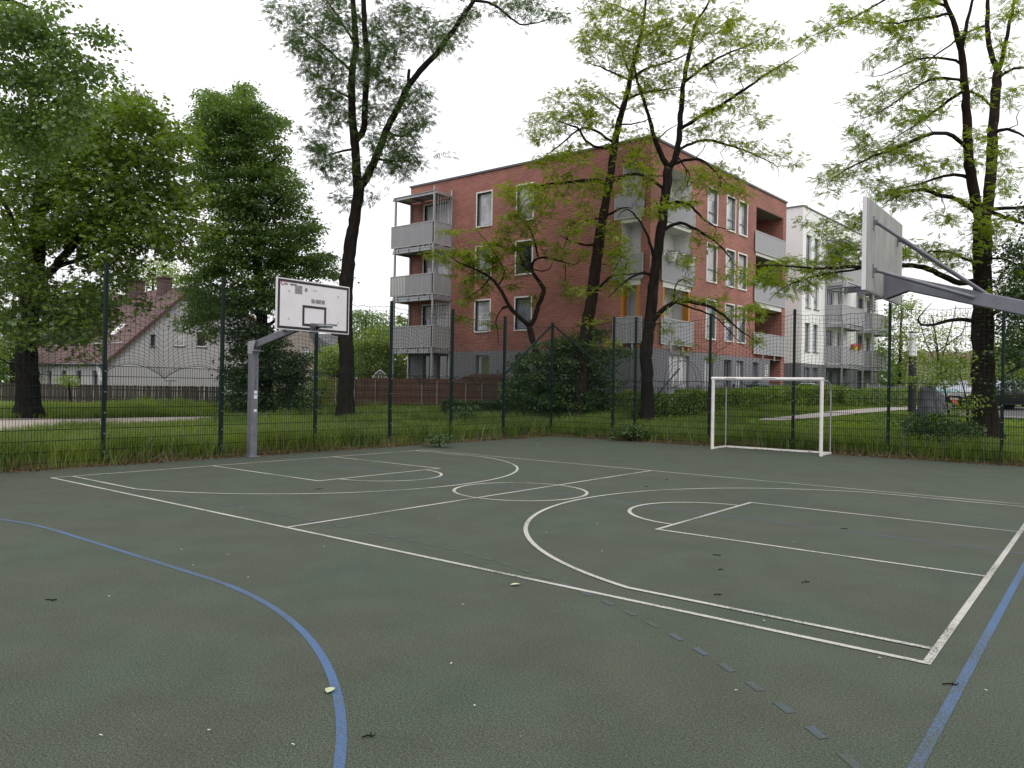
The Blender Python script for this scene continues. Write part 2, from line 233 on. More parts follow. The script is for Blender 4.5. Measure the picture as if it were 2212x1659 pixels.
class MB:
    def __init__(s): s.v = []; s.f = []; s.uv = []; s.mi = []; s.cur = 0; s.cut = []
    def face(s, pts, uv=None):
        b = len(s.v); s.v += [tuple(map(float, p)) for p in pts]; s.f.append(tuple(range(b, b+len(pts)))); s.uv.append(uv); s.mi.append(s.cur); return s
    def raw(s, V, F):
        b = len(s.v); s.cut.append((b, len(s.f))); s.v += [tuple(map(float, p)) for p in V]
        for f in F: s.f.append(tuple(b+i for i in f)); s.uv.append(None); s.mi.append(s.cur)
        return s
    def obox(s, c, ax, h):
        """box: centre, three axes, half sizes"""
        c = np.array(c, float); a = [np.array(q, float)*hh for q, hh in zip(ax, h)]
        P = [c+sx*a[0]+sy*a[1]+sz*a[2] for sz in (-1, 1) for sy in (-1, 1) for sx in (-1, 1)]
        return s.raw(P, [(0, 2, 3, 1), (4, 5, 7, 6), (0, 1, 5, 4), (2, 6, 7, 3), (0, 4, 6, 2), (1, 3, 7, 5)])
    def box(s, a, b):
        a = np.minimum(a, b).astype(float) if False else np.array([min(p, q) for p, q in zip(a, b)], float), np.array([max(p, q) for p, q in zip(a, b)], float)
        return s.obox((a[0]+a[1])/2, np.eye(3), (a[1]-a[0])/2)
    def bar(s, p, q, w, h, up=(0, 0, 1)):
        p = np.array(p, float); q = np.array(q, float); d = q-p; l = np.linalg.norm(d); d = d/l; up = np.array(up, float)
        if abs(d@up) > .98: up = np.array([1., 0, 0])
        x = np.cross(d, up); x /= np.linalg.norm(x); y = np.cross(x, d)
        return s.obox((p+q)/2, (x, d, y), (w/2, l/2, h/2))
    def tube(s, P, rad, n=8, caps=True):
        P = np.array(P, float); k = len(P); rad = np.full(k, rad) if np.isscalar(rad) else np.array(rad, float)
        T = np.gradient(P, axis=0); T /= np.linalg.norm(T, axis=1)[:, None]+1e-12
        ref = np.array([0, 0, 1.]) if abs(T[0][2]) < .9 else np.array([1., 0, 0]); x = np.cross(T[0], ref); x /= np.linalg.norm(x)
        V = []; a = np.linspace(0, 2*np.pi, n, endpoint=False)
        for i in range(k):
            x = x - T[i]*(x@T[i]); x /= np.linalg.norm(x)+1e-12; y = np.cross(T[i], x)
            V += list(P[i] + rad[i]*(np.cos(a)[:, None]*x+np.sin(a)[:, None]*y))
        F = [(i*n+j, i*n+(j+1) % n, (i+1)*n+(j+1) % n, (i+1)*n+j) for i in range(k-1) for j in range(n)]
        if caps: F += [tuple(range(n-1, -1, -1)), tuple((k-1)*n+j for j in range(n))]
        return s.raw(V, F)
    def build_each(s, name, mat, parent=None, bevel=0.0):
        """every box or tube collected so far as an object of its own"""
        o = None
        for (v0, f0), (v1, f1) in zip(s.cut, s.cut[1:]+[(len(s.v), len(s.f))]):
            q = MB(); q.v = s.v[v0:v1]; q.f = [tuple(i-v0 for i in f) for f in s.f[f0:f1]]; q.uv = s.uv[f0:f1]; q.mi = [0]*len(q.f); o = q.build(name, mat, parent, bevel=bevel)
        return o
    def build(s, name, mat, parent=None, smooth=False, bevel=0.0, recalc=True):
        me = bpy.data.meshes.new(name); o = ORG[parent.name] if parent is not None else np.zeros(3)
        me.from_pydata([tuple(np.array(v)-o) for v in s.v], [], s.f)
        if any(u is not None for u in s.uv):
            ul = me.uv_layers.new(name='UVMap'); i = 0; buf = []
            for f, u in zip(s.f, s.uv):
                for j in range(len(f)): buf += list(u[j]) if u is not None else [0, 0]
            ul.data.foreach_set('uv', buf)
        if max(s.mi, default=0): me.polygons.foreach_set('material_index', s.mi)
        me.update(); return finish(me, name, mat, parent, smooth, bevel)
def prisms(A, B, r, n=3):
    """thin straight rods for many segments at once -> V, F"""
    A = np.asarray(A, float); B = np.asarray(B, float); d = B-A; d /= np.linalg.norm(d, axis=1)[:, None]+1e-12
    ref = np.where(np.abs(d[:, 2:3]) < .9, np.array([[0, 0, 1.]]), np.array([[1., 0, 0]])); x = np.cross(d, ref); x /= np.linalg.norm(x, axis=1)[:, None]; y = np.cross(d, x)
    a = np.linspace(0, 2*np.pi, n, endpoint=False)+.4; ring = np.cos(a)[None, :, None]*x[:, None, :]+np.sin(a)[None, :, None]*y[:, None, :]
    r = np.broadcast_to(np.asarray(r, float), (len(A),))[:, None, None]
    V = np.concatenate([A[:, None]+ring*r, B[:, None]+ring*r], 1).reshape(-1, 3); b = (np.arange(len(A))*2*n)[:, None]
    F = np.concatenate([np.stack([b[:, 0]+j, b[:, 0]+(j+1) % n, b[:, 0]+n+(j+1) % n, b[:, 0]+n+j], 1) for j in range(n)]); return V, F
def vec(*a): return np.array(a, float)
# ================================================================== SETTING: ground, court, paths
def grid_axis(pts):
    o = []
    for a, b, st in pts: o += list(np.arange(a, b, st))
    return np.array(o+[pts[-1][1]])
gx = grid_axis([(-260, -60, 20), (-60, -30, 3), (-30, -1.36, .9), (-1.36, 16.4, 1.2), (16.4, 60, 4), (60, 220, 20)])
gy = grid_axis([(-60, -12, 6), (-12, 16.2, 1.0), (16.2, 46, .8), (46, 100, 5), (100, 320, 20)])
GX, GY = np.meshgrid(gx, gy); GZ = terrain(GX, GY) - 0.012
GZ = np.where((GX > -1.3) & (GX < 16.3) & (GY < 16.1), -0.08, GZ)
nx = len(gx); ii = np.arange(len(gy)-1)[:, None]*nx+np.arange(nx-1)[None, :]
F = np.stack([ii, ii+1, ii+nx+1, ii+nx], -1).reshape(-1, 4)
def ground_mat():
    mt = bpy.data.materials.new('meadow_soil'); mt.use_nodes = True; n = mt.node_tree; b = n.nodes['Principled BSDF']; b.inputs['Roughness'].default_value = .95; b.inputs['Specular IOR Level'].default_value = .1
    tcx = n.nodes.new('ShaderNodeTexCoord')
    def nz(s, d=5):
        q = n.nodes.new('ShaderNodeTexNoise'); q.inputs['Scale'].default_value = s; q.inputs['Detail'].default_value = d; n.links.new(tcx.outputs['Object'], q.inputs['Vector']); return q.outputs['Fac']
    def ramp(s, a, c, p, q2):
        q = n.nodes.new('ShaderNodeValToRGB'); q.color_ramp.elements[0].color = (*a, 1); q.color_ramp.elements[1].color = (*c, 1); q.color_ramp.elements[0].position = p; q.color_ramp.elements[1].position = q2; n.links.new(s, q.inputs[0]); return q.outputs[0]
    def mx(f, a, c, mode='MIX'):
        q = n.nodes.new('ShaderNodeMix'); q.data_type = 'RGBA'; q.blend_type = mode
        if isinstance(f, float): q.inputs[0].default_value = f
        else: n.links.new(f, q.inputs[0])
        n.links.new(a, q.inputs[6]); n.links.new(c, q.inputs[7]); return q.outputs[2]
    g = ramp(nz(.35), (0.055, 0.098, 0.016), (0.135, 0.185, 0.030), .35, .65); f = ramp(nz(9), (.6, .6, .6), (1.3, 1.3, 1.3), .35, .65)
    lw = ramp(nz(.5), (0.075, 0.135, 0.014), (0.165, 0.225, 0.030), .35, .65); l0 = n.nodes.new('ShaderNodeSeparateXYZ'); n.links.new(tcx.outputs['Object'], l0.inputs[0])
    def mr_(src, a, b_):
        q = n.nodes.new('ShaderNodeMapRange'); q.inputs[1].default_value = a; q.inputs[2].default_value = b_; n.links.new(src, q.inputs[0]); return q.outputs[0]
    lm = n.nodes.new('ShaderNodeMath'); lm.operation = 'MULTIPLY'; n.links.new(mr_(l0.outputs[0], -3, 3), lm.inputs[0]); n.links.new(mr_(l0.outputs[1], 19, 23), lm.inputs[1])
    g = mx(lm.outputs[0], g, lw); c = mx(1.0, g, f, 'MULTIPLY'); d = ramp(nz(14), (0.04, 0.027, 0.018), (0.12, 0.075, 0.050), .3, .7)
    sx = n.nodes.new('ShaderNodeSeparateXYZ'); n.links.new(tcx.outputs['Object'], sx.inputs[0])
    def mth(op, a, v):
        q = n.nodes.new('ShaderNodeMath'); q.operation = op
        for k, w in enumerate((a, v)):
            if isinstance(w, (int, float)): q.inputs[k].default_value = w
            else: n.links.new(w, q.inputs[k])
        return q.outputs[0]
    dx = mth('SUBTRACT', -1.55, sx.outputs[0]); dy = mth('SUBTRACT', sx.outputs[1], 16.45); dd = mth('MAXIMUM', dx, dy)
    dd = mth('ADD', dd, mth('MULTIPLY', mth('SUBTRACT', nz(1.5), .5), 1.2)); fac = ramp(mth('MULTIPLY', dd, 1.7), (1, 1, 1), (0, 0, 0), .0, .6)
    c = mx(fac, c, d); n.links.new(c, b.inputs['Base Color']); return mt
o = np_mesh('ground', np.stack([GX, GY, GZ], -1).reshape(-1, 3), F, ground_mat(), smooth=True); tag(o, kind='structure')

# court slab with a slightly irregular edge
edge = [(x, 16.16+.05*math.sin(x*1.7)+.03*math.sin(x*4.1)) for x in np.arange(-1.35, 16.31, .35)]
left = [(-1.37+.05*math.sin(y*1.3)+.03*math.sin(y*3.7), y) for y in np.arange(16.1, -11.5, -.35)]
pts = [(x, y) for x, y in edge][::-1] + left + [(-1.37, -12), (16.3, -12)]
cv = MB(); cv.face([(x, y, 0) for x, y in pts])
for (x0, y0), (x1, y1) in zip(pts, pts[1:]+pts[:1]): cv.face([(x0, y0, 0), (x0, y0, -.12), (x1, y1, -.12), (x1, y1, 0)])
tag(cv.build('court', MAT['court']), kind='structure')

def strip(mb, P, w, z):
    P = np.array(P, float); T = np.gradient(P, axis=0); T /= np.linalg.norm(T, axis=1)[:, None]; N = np.stack([-T[:, 1], T[:, 0]], 1)*w/2
    for i in range(len(P)-1):
        mb.face([(*(P[i]-N[i]), z), (*(P[i+1]-N[i+1]), z), (*(P[i+1]+N[i+1]), z), (*(P[i]+N[i]), z)])
def seg(a, b, n=2): return [(a[0]+(b[0]-a[0])*t, a[1]+(b[1]-a[1])*t) for t in np.linspace(0, 1, n)]
def arc(c, r, a0, a1, n=48): return [(c[0]+r*math.cos(R(t)), c[1]+r*math.sin(R(t))) for t in np.linspace(a0, a1, n)]
CL, CW = 12.837, 8.607; MY = CW/2; KL, KH, RC, R3, D3, HO = 3.286, 1.455, 1.038, 4.15, .31, 1.1
lw = .05
def markings(name, mat, strips, z):
    mb = MB()
    for P, w in strips: strip(mb, P, w, z)
    return tag(mb.build(name, mat), kind='structure')
markings('sideline', MAT['white_line'], [(seg((-.025, 0), (CL+.025, 0)), lw), (seg((-.025, CW), (CL+.025, CW)), lw)], .0052)
markings('baseline', MAT['white_line'], [(seg((0, .025), (0, CW-.025)), lw), (seg((CL, .025), (CL, CW-.025)), lw)], .0044)
markings('halfway_line', MAT['white_line'], [(seg((CL/2, .025), (CL/2, CW-.025)), lw)], .0060)
markings('centre_circle', MAT['white_line'], [(arc((CL/2, MY), RC, 0, 360, 96), lw)], .0050)
key = [];  th = math.degrees(math.acos((MY-D3)/R3)) if (MY-D3) < R3 else 0
for s, x0 in ((1, 0), (-1, CL)):
    key += [(seg((x0+s*.025, MY-KH), (x0+s*KL, MY-KH)), lw), (seg((x0+s*.025, MY+KH), (x0+s*KL, MY+KH)), lw)]
markings('key_lines', MAT['white_line'], key, .0048)
markings('free_throw_line', MAT['white_line'], [(seg((x, MY-KH-.025), (x, MY+KH+.025)), lw) for x in (KL, CL-KL)], .0056)
markings('free_throw_arc', MAT['white_line'], [(arc((KL, MY), RC, -90, 90), lw), (arc((CL-KL, MY), RC, 90, 270), lw)], .0064)
tp = []
for s, x0 in ((1, 0), (-1, CL)):
    a = math.degrees(math.asin(min(1, (MY-D3)/R3))); P = [(x0+s*.025, D3)]+[(x0+s*(HO+R3*math.cos(R(t))), MY+R3*math.sin(R(t))) for t in np.linspace(-a, a, 90)]+[(x0+s*.025, CW-D3)]
    tp.append((P, lw))
markings('three_point_line', MAT['white_line'], tp, .0068)
GX0, GX1, GYL, GYN = 4.86, 7.80, 15.17, -6.7
far = arc((GX0, GYL), 4.95, 180, 270)+arc((GX1, GYL), 4.95, 270, 360)
near = arc((GX0, GYN), 4.93, 180, 90)+arc((GX1, GYN), 4.93, 90, 0)
markings('near_goal_area_line', MAT['blue_line'], [(near, .05)], .0022)
markings('far_goal_area_line', MAT['blue_faint'], [(far, .04), (seg((-.3, GYL), (13, GYL)), .03)], .0022)
markings('pitch_sideline', MAT['blue_line'], [(seg((13.05, -11), (13.05, 15.2)), .055)], .0026)
markings('pitch_centre_line', MAT['blue_line'], [(seg((-.3, MY+.42), (13.02, MY-.02)), .026)], .0018)
dash = []
for P in (arc((GX0, GYN), 7.15, 180, 90, 400)+arc((GX1, GYN), 7.15, 90, 0, 400),):
    P = np.array(P); s = np.r_[0, np.cumsum(np.linalg.norm(np.diff(P, axis=0), axis=1))]
    for t in np.arange(0, s[-1]-.3, .285):
        tt = np.linspace(t, t+.135, 4); q = np.stack([np.interp(tt, s, P[:, 0]), np.interp(tt, s, P[:, 1])], 1)
        if -1.2 < q[0, 0] < 16: dash.append((q, .05))
markings('dashed_free_throw_line', MAT['blue_faint'], dash, .0030)

def sheet(name, poly, mat, dz, nsub=10):
    """polygon given as two matching edges, draped on the terrain"""
    A, B = [np.array(e, float) for e in poly]; V = []; n = len(A); k = nsub+1
    for t in np.linspace(0, 1, k):
        q = A*(1-t)+B*t; V += [(x, y, float(terrain(x, y))+dz) for x, y in q]
    F = [(i*n+j, i*n+j+1, (i+1)*n+j+1, (i+1)*n+j) for i in range(k-1) for j in range(n-1)]
    return tag(np_mesh(name, V, F, mat, smooth=True), kind='structure')
def dens(P, n): P = np.array(P, float); s = np.r_[0, np.cumsum(np.linalg.norm(np.diff(P, axis=0), axis=1))]; t = np.linspace(0, s[-1], n); return np.stack([np.interp(t, s, P[:, 0]), np.interp(t, s, P[:, 1])], 1)
sheet('gravel_path', (dens([(-18.5, -9), (-18, 4.9), (-16.6, 12.3), (-19, 22)], 40), dens([(-9.6, -9), (-9.9, 2.6), (-10.6, 6), (-13.6, 11.2), (-17.3, 22)], 40)), MAT['sand'], .03)
pa = [on_ground(x, y)[:2] for x, y in ((1640, 907), (1700, 901), (1800, 889), (1880, 883), (1960, 879.5), (2060, 878))]; pb = [on_ground(x, y)[:2] for x, y in ((1640, 909), (1700, 910), (1800, 900.5), (1880, 892), (1960, 886), (2060, 883))]
sheet('paved_path', (dens(pa, 40), dens(pb, 40)), MAT['paving'], .03)
ra = [on_ground(x, y)[:2] for x, y in ((2040, 891), (2130, 894), (2212, 897), (2330, 902))]; rb = [on_ground(x, y)[:2] for x, y in ((2040, 899), (2130, 903), (2212, 907), (2330, 913))]
ra = [np.array(q)+np.array([0.2, 12.]) for q in ra]
sheet('parking_road', (dens(ra, 20), dens(rb, 20)), MAT['asphalt'], .04)
sheet('road_kerb', (dens(rb, 20), dens([np.array(q)-np.array([.05, .25]) for q in rb], 20)), MAT['paving'], .11, 2)

# ================================================================== FENCES
PT = 1.90
def fence(name, label, axis, const, posts, ztop, corner_i=None, shared=()):
    """axis 0: runs along X at Y=const; axis 1: along Y at X=const"""
    P3 = lambda a, z, off=0: vec(a, const+off, z) if axis == 0 else vec(const+off, a, z)
    root = thing(name, P3(posts[0], 0), label, 'fence', 'green wire mesh fences round the court')
    for i, a in enumerate(posts):
        if i in shared: continue
        mb = MB(); c = P3(a, ztop[i]/2-.05); mb.obox(c, np.eye(3), (.03 if axis == 0 else .04, .04 if axis == 0 else .03, ztop[i]/2+.05))
        mb.obox(P3(a, ztop[i]+.006), np.eye(3), (.034 if axis == 0 else .044, .044 if axis == 0 else .034, .008))
        p = mb.build('post', MAT['fence_green'], root, bevel=.004)
        cl = MB()
        for z in (.25, .6, 1.0, 1.4, 1.8): cl.obox(P3(a, z, -.045 if axis == 0 else .045), np.eye(3), (.015, .015, .012))
        cl.build_each('clamp', MAT['galv_dark'], p)
    ins = -1 if axis == 0 else 1
    for i in range(len(posts)-1):
        a0, a1 = posts[i]+.035, posts[i+1]-.035; sg = .045*ins
        n = int((a1-a0)/.05); aa = a0+np.arange(n+1)*(a1-a0)/n
        A = np.array([P3(a, .06, sg) for a in aa]); B = np.array([P3(a, PT, sg) for a in aa])
        zz = np.arange(.1, PT+.01, .2); A2 = np.array([P3(a0, z, sg+.008) for z in zz]+[P3(a0, z, sg-.008) for z in zz]); B2 = np.array([P3(a1, z, sg+.008) for z in zz]+[P3(a1, z, sg-.008) for z in zz])
        # the panels are a little bent: neighbouring panels do not sit perfectly in line
        V1, F1 = prisms(A, B, .0048, 4); V2, F2 = prisms(A2, B2, .0065, 4); F2 = F2+len(V1)
        np_mesh('mesh_panel', np.vstack([V1, V2]), np.vstack([F1, F2]), MAT['wire'], root)
        net_bay(root, lambda a, z, off: P3(a, z, off), posts[i], posts[i+1], ztop[i], ztop[i+1], ins, i*3+axis)
    return root, P3
def net_bay(root, P3, a0, a1, z0, z1, ins, seed):
    rr = np.random.default_rng(seed+11); nu = int(round((a1-a0)/.098)); nv = 20
    u = np.linspace(0, 1, nu+1); v = np.linspace(0, 1, nv+1); U, Vv = np.meshgrid(u, v)
    mid = .5+rr.uniform(-.06, .06); up = rr.uniform(.14, .30); dip = rr.uniform(0, .16)
    tri = np.where(U < mid, U/mid, (1-U)/(1-mid))
    arcs = np.abs(np.sin(np.pi*np.where(U < mid, U/mid, 1+(U-mid)/(1-mid))))
    zb = PT-.13-dip*(tri**2)+up*arcs**.8
    top = (z0*(1-U)+z1*U)-.10
    sc_n = max(4, int((a1-a0)/.45)); zt = top-.10*4*U*(1-U)-.035*np.abs(np.sin(np.pi*U*sc_n))
    mid_def = rr.uniform(.08, .24)*np.exp(-((U-mid)/.12)**2)
    W = Vv**1.25; Z = zb*(1-W)+zt*W - mid_def*np.sin(np.pi*Vv)*1.2
    pinch = .06*np.sin(2*np.pi*U)*np.exp(-Vv*3)
    A = a0+(a1-a0)*(U-.25*pinch) + .006*np.sin(Vv*9+U*11+seed); off = ins*.02 - ins*.10*np.sin(np.pi*U)*np.sin(np.pi*Vv)*rr.uniform(.2, 1.0)
    A = A+rr.normal(0, .004, A.shape); Z = Z+rr.normal(0, .005, Z.shape)
    Q = np.stack([P3(a, z, o_) for a, z, o_ in zip(A.ravel(), Z.ravel(), off.ravel())]).reshape(nv+1, nu+1, 3)
    s0 = np.concatenate([Q[:, :-1].reshape(-1, 3), Q[:-1].reshape(-1, 3)]); s1 = np.concatenate([Q[:, 1:].reshape(-1, 3), Q[1:].reshape(-1, 3)])
    V1, F1 = prisms(s0, s1, .0040, 3)
    V2, F2 = prisms(np.concatenate([Q[0, :-1], Q[-1, :-1]]), np.concatenate([Q[0, 1:], Q[-1, 1:]]), .0075, 3)
    tr = np.array([[P3(a0, z0-.05, ins*.01), P3(a1, z1-.05, ins*.01)]]); V3, F3 = prisms(tr[:, 0], tr[:, 1], .0025, 3)
    np_mesh('net', np.vstack([V1, V2, V3]), np.vstack([F1, F2+len(V1), F3+len(V1)+len(V2)]), MAT['net'], root)
LP = [-8.4, -5.93, -3.46, -.98, 1.48, 3.94, 6.43, 8.87, 11.28, 13.72, 16.33]
RP = [-1.55, .90, 1.71, 4.22, 6.69, 9.12, 11.60, 14.08, 16.5]
lf_, LP3 = fence('court_fence', 'long green wire mesh fence with net above, behind the white basketball board', 1, -1.55, LP, [3.87]*10+[3.87])
rf_, RP3 = fence('court_fence', 'green wire mesh fence with net above, running behind the white goal', 0, 16.33, RP, [3.87, 3.96, 3.92, 3.92, 3.92, 3.96, 3.96, 3.98, 3.98], shared=(0,))
for root, q in ((lf_, vec(-1.55, 13.76, 2.05)), (rf_, vec(.87, 16.33, 2.05))):
    mb = MB(); mb.bar(vec(-1.55, 16.33, 3.82), q, .05, .05); mb.build('brace', MAT['fence_green'], root, bevel=.004)

# ================================================================== BASKETBALL STANDS
def text(body, mat, parent, loc, xdir, ydir, size, align='LEFT', ex=.001):
    c = bpy.data.curves.new('lettering', 'FONT'); c.body = body; c.size = size; c.extrude = ex; c.align_x = align; c.align_y = 'CENTER'
    c.offset = size*.02
    tmp = link(bpy.data.objects.new('lettering', c)); dg = bpy.context.evaluated_depsgraph_get(); me = bpy.data.meshes.new_from_object(tmp.evaluated_get(dg)); bpy.data.objects.remove(tmp)
    o = link(bpy.data.objects.new('lettering', me)); me.materials.clear(); me.materials.append(mat); xd = Vector(xdir).normalized(); yd = Vector(ydir).normalized(); zd = xd.cross(yd)
    po = ORG[parent.name]; l = np.array(loc)-po
    o.parent = parent; o.matrix_local = Matrix(((xd.x, yd.x, zd.x, l[0]), (xd.y, yd.y, zd.y, l[1]), (xd.z, yd.z, zd.z, l[2]), (0, 0, 0, 1))); ORG[o.name] = po; return o
def stand(label, px, s, bx, yc, zb, zt, hw, zpost, writing):
    """post at (px,yc'), arm towards +s, board face plane at X=bx"""
    yp = yc-.1 if writing else yc
    root = thing('basketball_stand', (px, yp, 0), label, 'basketball stand', 'basketball stands at the ends of the court')
    mb = MB(); mb.obox((px, yp, zpost/2), np.eye(3), (.082, .082, zpost/2)); post = mb.build('post', MAT['galv_dark'], root, bevel=.012)
    mb = MB(); mb.obox((px, yp, .012), np.eye(3), (.13, .13, .012)); mb.build('base_plate', MAT['galv_dark'], root, bevel=.004)
    za = zb+.22; tip = vec(bx-s*.05, yc, za); rt = vec(px-s*.09, yp, zpost+.0)
    mb = MB(); mb.bar(rt, tip, .105, .155); arm = mb.build('arm', MAT['galv_dark'], root, bevel=.01)
    mb = MB()
    for yy in (-.085, .085): mb.raw([(px-s*.09, yp+yy-.006, zpost-.16), (px-s*.09, yp+yy-.006, zpost+.11), (px+s*.20, yp+yy-.006, zpost+.13), (px+s*.08, yp+yy-.006, zpost-.16), (px-s*.09, yp+yy+.006, zpost-.16), (px-s*.09, yp+yy+.006, zpost+.11), (px+s*.20, yp+yy+.006, zpost+.13), (px+s*.08, yp+yy+.006, zpost-.16)], [(0, 1, 2, 3), (7, 6, 5, 4), (0, 4, 5, 1), (1, 5, 6, 2), (2, 6, 7, 3), (3, 7, 4, 0)])
    mb.obox((px+s*.13, yp, zpost-.10), np.eye(3), (.09, .10, .006))
    for zz in (-.08, .07): mb.tube([(px-s*.05, yp-.105, zpost+zz), (px-s*.05, yp+.105, zpost+zz)], .013, 8)
    mb.build('bracket', MAT['galv'], root)
    t = .022
    mb = MB(); mb.obox((bx-s*t, yc, (zb+zt)/2), np.eye(3), (t, hw, (zt-zb)/2)); bd = mb.build('backboard', MAT['board'], root, bevel=.004)
    mb = MB(); mb.obox((bx-s*(2*t+.003), yc, (zb+zt)/2), np.eye(3), (.003, hw-.012, (zt-zb)/2-.012)); mb.build('board_back', MAT['board_back'], bd)
    X = bx+s*.0025
    def band(y0, y1, z0, z1): mb.obox((X, (y0+y1)/2, (z0+z1)/2), np.eye(3), (.0012, abs(y1-y0)/2, abs(z1-z0)/2))
    mb = MB(); e = .022; w = .05; a, b = yc-hw+e, yc+hw-e; c, d = zb+e, zt-e
    band(a, b, c, c+w); band(a, b, d-w, d); band(a, a+w, c+w, d-w); band(b-w, b, c+w, d-w)
    mb.build('border', MAT['black'], bd)
    mb = MB(); tw, tz0, tz1 = .295, zb+.105, zb+.105+.42
    band(yc-tw, yc+tw, tz0, tz0+w); band(yc-tw, yc+tw, tz1-w, tz1); band(yc-tw, yc-tw+w, tz0+w, tz1-w); band(yc+tw-w, yc+tw, tz0+w, tz1-w)
    mb.build('target_rectangle', MAT['black'], bd)
    mb = MB()
    for yy, zz in ((-.62, .27), (-.62, -.28), (.60, .27), (.60, -.28)): mb.tube([(bx, yc+yy, (zb+zt)/2+zz), (bx+s*.008, yc+yy, (zb+zt)/2+zz)], .016, 10)
    mb.build_each('bolt', MAT['galv'], bd)
    # ring on its bracket
    zr = zb+.13; rc = vec(bx+s*.36, yc, zr); rr_ = .225
    mb = MB(); an = np.linspace(0, 2*np.pi, 41); mb.tube([rc+rr_*vec(math.cos(q), math.sin(q), 0) for q in an], .010, 8, caps=False); ring = mb.build('ring', MAT['galv_dark'], root, smooth=True)
    mb = MB(); mb.obox((bx+s*.008, yc, zr-.03), np.eye(3), (.006, .10, .075)); mb.obox((bx+s*.085, yc, zr-.012), np.eye(3), (.075, .06, .008))
    for yy in (-.055, .055): mb.raw([(bx+s*x_, yc+yy+e_, zr-z_) for e_ in (-.003, .003) for x_, z_ in ((.01, .10), (.01, .022), (.15, .022))], [(0, 1, 2), (5, 4, 3), (0, 1, 4, 3), (1, 2, 5, 4), (2, 0, 3, 5)])
    for sg in (-1, 1): mb.bar((bx+s*.02, yc+sg*.09, zr-.02), (bx+s*.32, yc+sg*.21, zr-.035), .006, .045)
    mb.build('ring_bracket', MAT['galv_dark'], ring)
    mb = MB()
    for q in np.linspace(.4, 2*np.pi-.4, 12): mb.tube([rc+(rr_)*vec(-s*math.cos(q), math.sin(q), 0), rc+(rr_)*vec(-s*math.cos(q), math.sin(q), 0)-vec(0, 0, .03)], .004, 5)
    mb.build_each('net_hook', MAT['galv'], ring)
    # back bracing: pads on the board, tubes to the arm
    def armpt(f, dz=0, dy=0): return rt+(tip-rt)*f+vec(0, dy, dz)
    bk = bx-s*(2*t+.01)
    for yy, zz, q in ((-.60, .27, armpt(.55, .07, -.02)), (.60, .27, armpt(.55, .07, .02)), (-.60, -.27, armpt(.60, 0, -.075)), (.60, -.27, armpt(.60, 0, .075))):
        mb = MB(); p = vec(bk-s*.03, yc+yy, (zb+zt)/2+zz); mb.tube([p, p+(q-p)*.5, q], .021, 10); br = mb.build('brace_tube', MAT['galv_dark'], root, smooth=False)
        mb = MB(); mb.obox((bk-s*.002, yc+yy, (zb+zt)/2+zz), np.eye(3), (.006, .022, .075)); mb.obox((bk-s*.02, yc+yy, (zb+zt)/2+zz-.0), np.eye(3), (.022, .006, .03)); mb.build('lug', MAT['galv_dark'], br)
    mb = MB()
    for yy in (-.062, .062):
        g_ = [(bk, za-.24), (bk, za-.04), (bk-s*.26, za-.115), (bk-s*.26, za-.15)]; n_ = len(g_)
        mb.raw([(x_, yc+yy+e_, z_) for e_ in (-.004, .004) for x_, z_ in g_], [tuple(range(n_)), tuple(range(2*n_-1, n_-1, -1))]+[(i, (i+1) % n_, n_+(i+1) % n_, n_+i) for i in range(n_)])
    mb.obox((bk-s*.004, yc, za-.08), np.eye(3), (.006, .09, .17)); mb.build('arm_plate', MAT['galv_dark'], arm)
    if writing:
        xd, yd = (0, 1, 0), (0, 0, 1); X2 = bx+s*.003; z0 = zt-.105; y0 = yc-hw+.085
        text('C', MAT['red'], bd, (X2+.0012, y0, z0), xd, yd, .115); text('ma', MAT['black'], bd, (X2, y0+.075, z0), xd, yd, .070); text('*', MAT['adhesive'], bd, (X2, y0+.188, z0-.012), xd, yd, .05); text('sport', MAT['black'], bd, (X2, y0+.225, z0), xd, yd, .066)
        mb = MB()
        for (y_, z_, w_, h_) in ((-.375, .31, .085, .085), (-.02, .115, .040, .042), (.115, .115, .066, .042), (.235, .115, .040, .042)):
            mb.obox((X, yc+y_-.02, (zb+zt)/2+z_), np.eye(3), (.001, w_, h_*.98))
        a8 = np.linspace(0, 2*np.pi, 8, endpoint=False); mb.face([(X+.001, yc-.215+.036*math.cos(q)+.006*math.sin(3*q), (zb+zt)/2+.325+.045*math.sin(q)) for q in a8])
        mb.build('sticker_residue', MAT['adhesive'], bd)
        mb = MB()
        for y_, l_ in ((-.09, .012), (-.05, .02), (-.02, .03), (.01, .034), (.04, .03)): mb.bar((X+.001, yc+y_, (zb+zt)/2+.33-l_*.5), (X+.001, yc+y_+.012, (zb+zt)/2+.335+l_*.5), .002, .009, up=(1, 0, 0))
        mb.build('scratches', MAT['adhesive'], bd)
        mb = MB(); mb.face([(X+.001, yc+.02, zb+.585), (X+.001, yc+.055, zb+.585+.055), (X+.001, yc-.015, zb+.585+.055)]); mb.build('arrow_mark', M_('faint_grey_mark', (.42, .41, .42), .8), bd)
        # vertical lettering and stickers on the post
        for k, ch in enumerate('Coma sport'):
            if ch != ' ': text(ch, MAT['red'] if k == 0 else MAT['black'], post, (px+.0845, yp+.012, zpost-.36-k*.062), xd, yd, .085 if k == 0 else .066, 'CENTER')
        mb = MB()
        for z_, w_, h_ in ((zpost-1.0, .038, .032), (zpost-1.10, .040, .040), (zpost-1.40, .036, .028)): mb.obox((px+.0835, yp+.015, z_), np.eye(3), (.001, w_, h_))
        mb.build_each('sticker', MAT['sticker'], post)
    return root
stand('grey steel basketball stand with white black-bordered board, in front of the left fence', -1.13, 1, .85, 4.54, 2.685, 3.70, .90, 2.42, True)
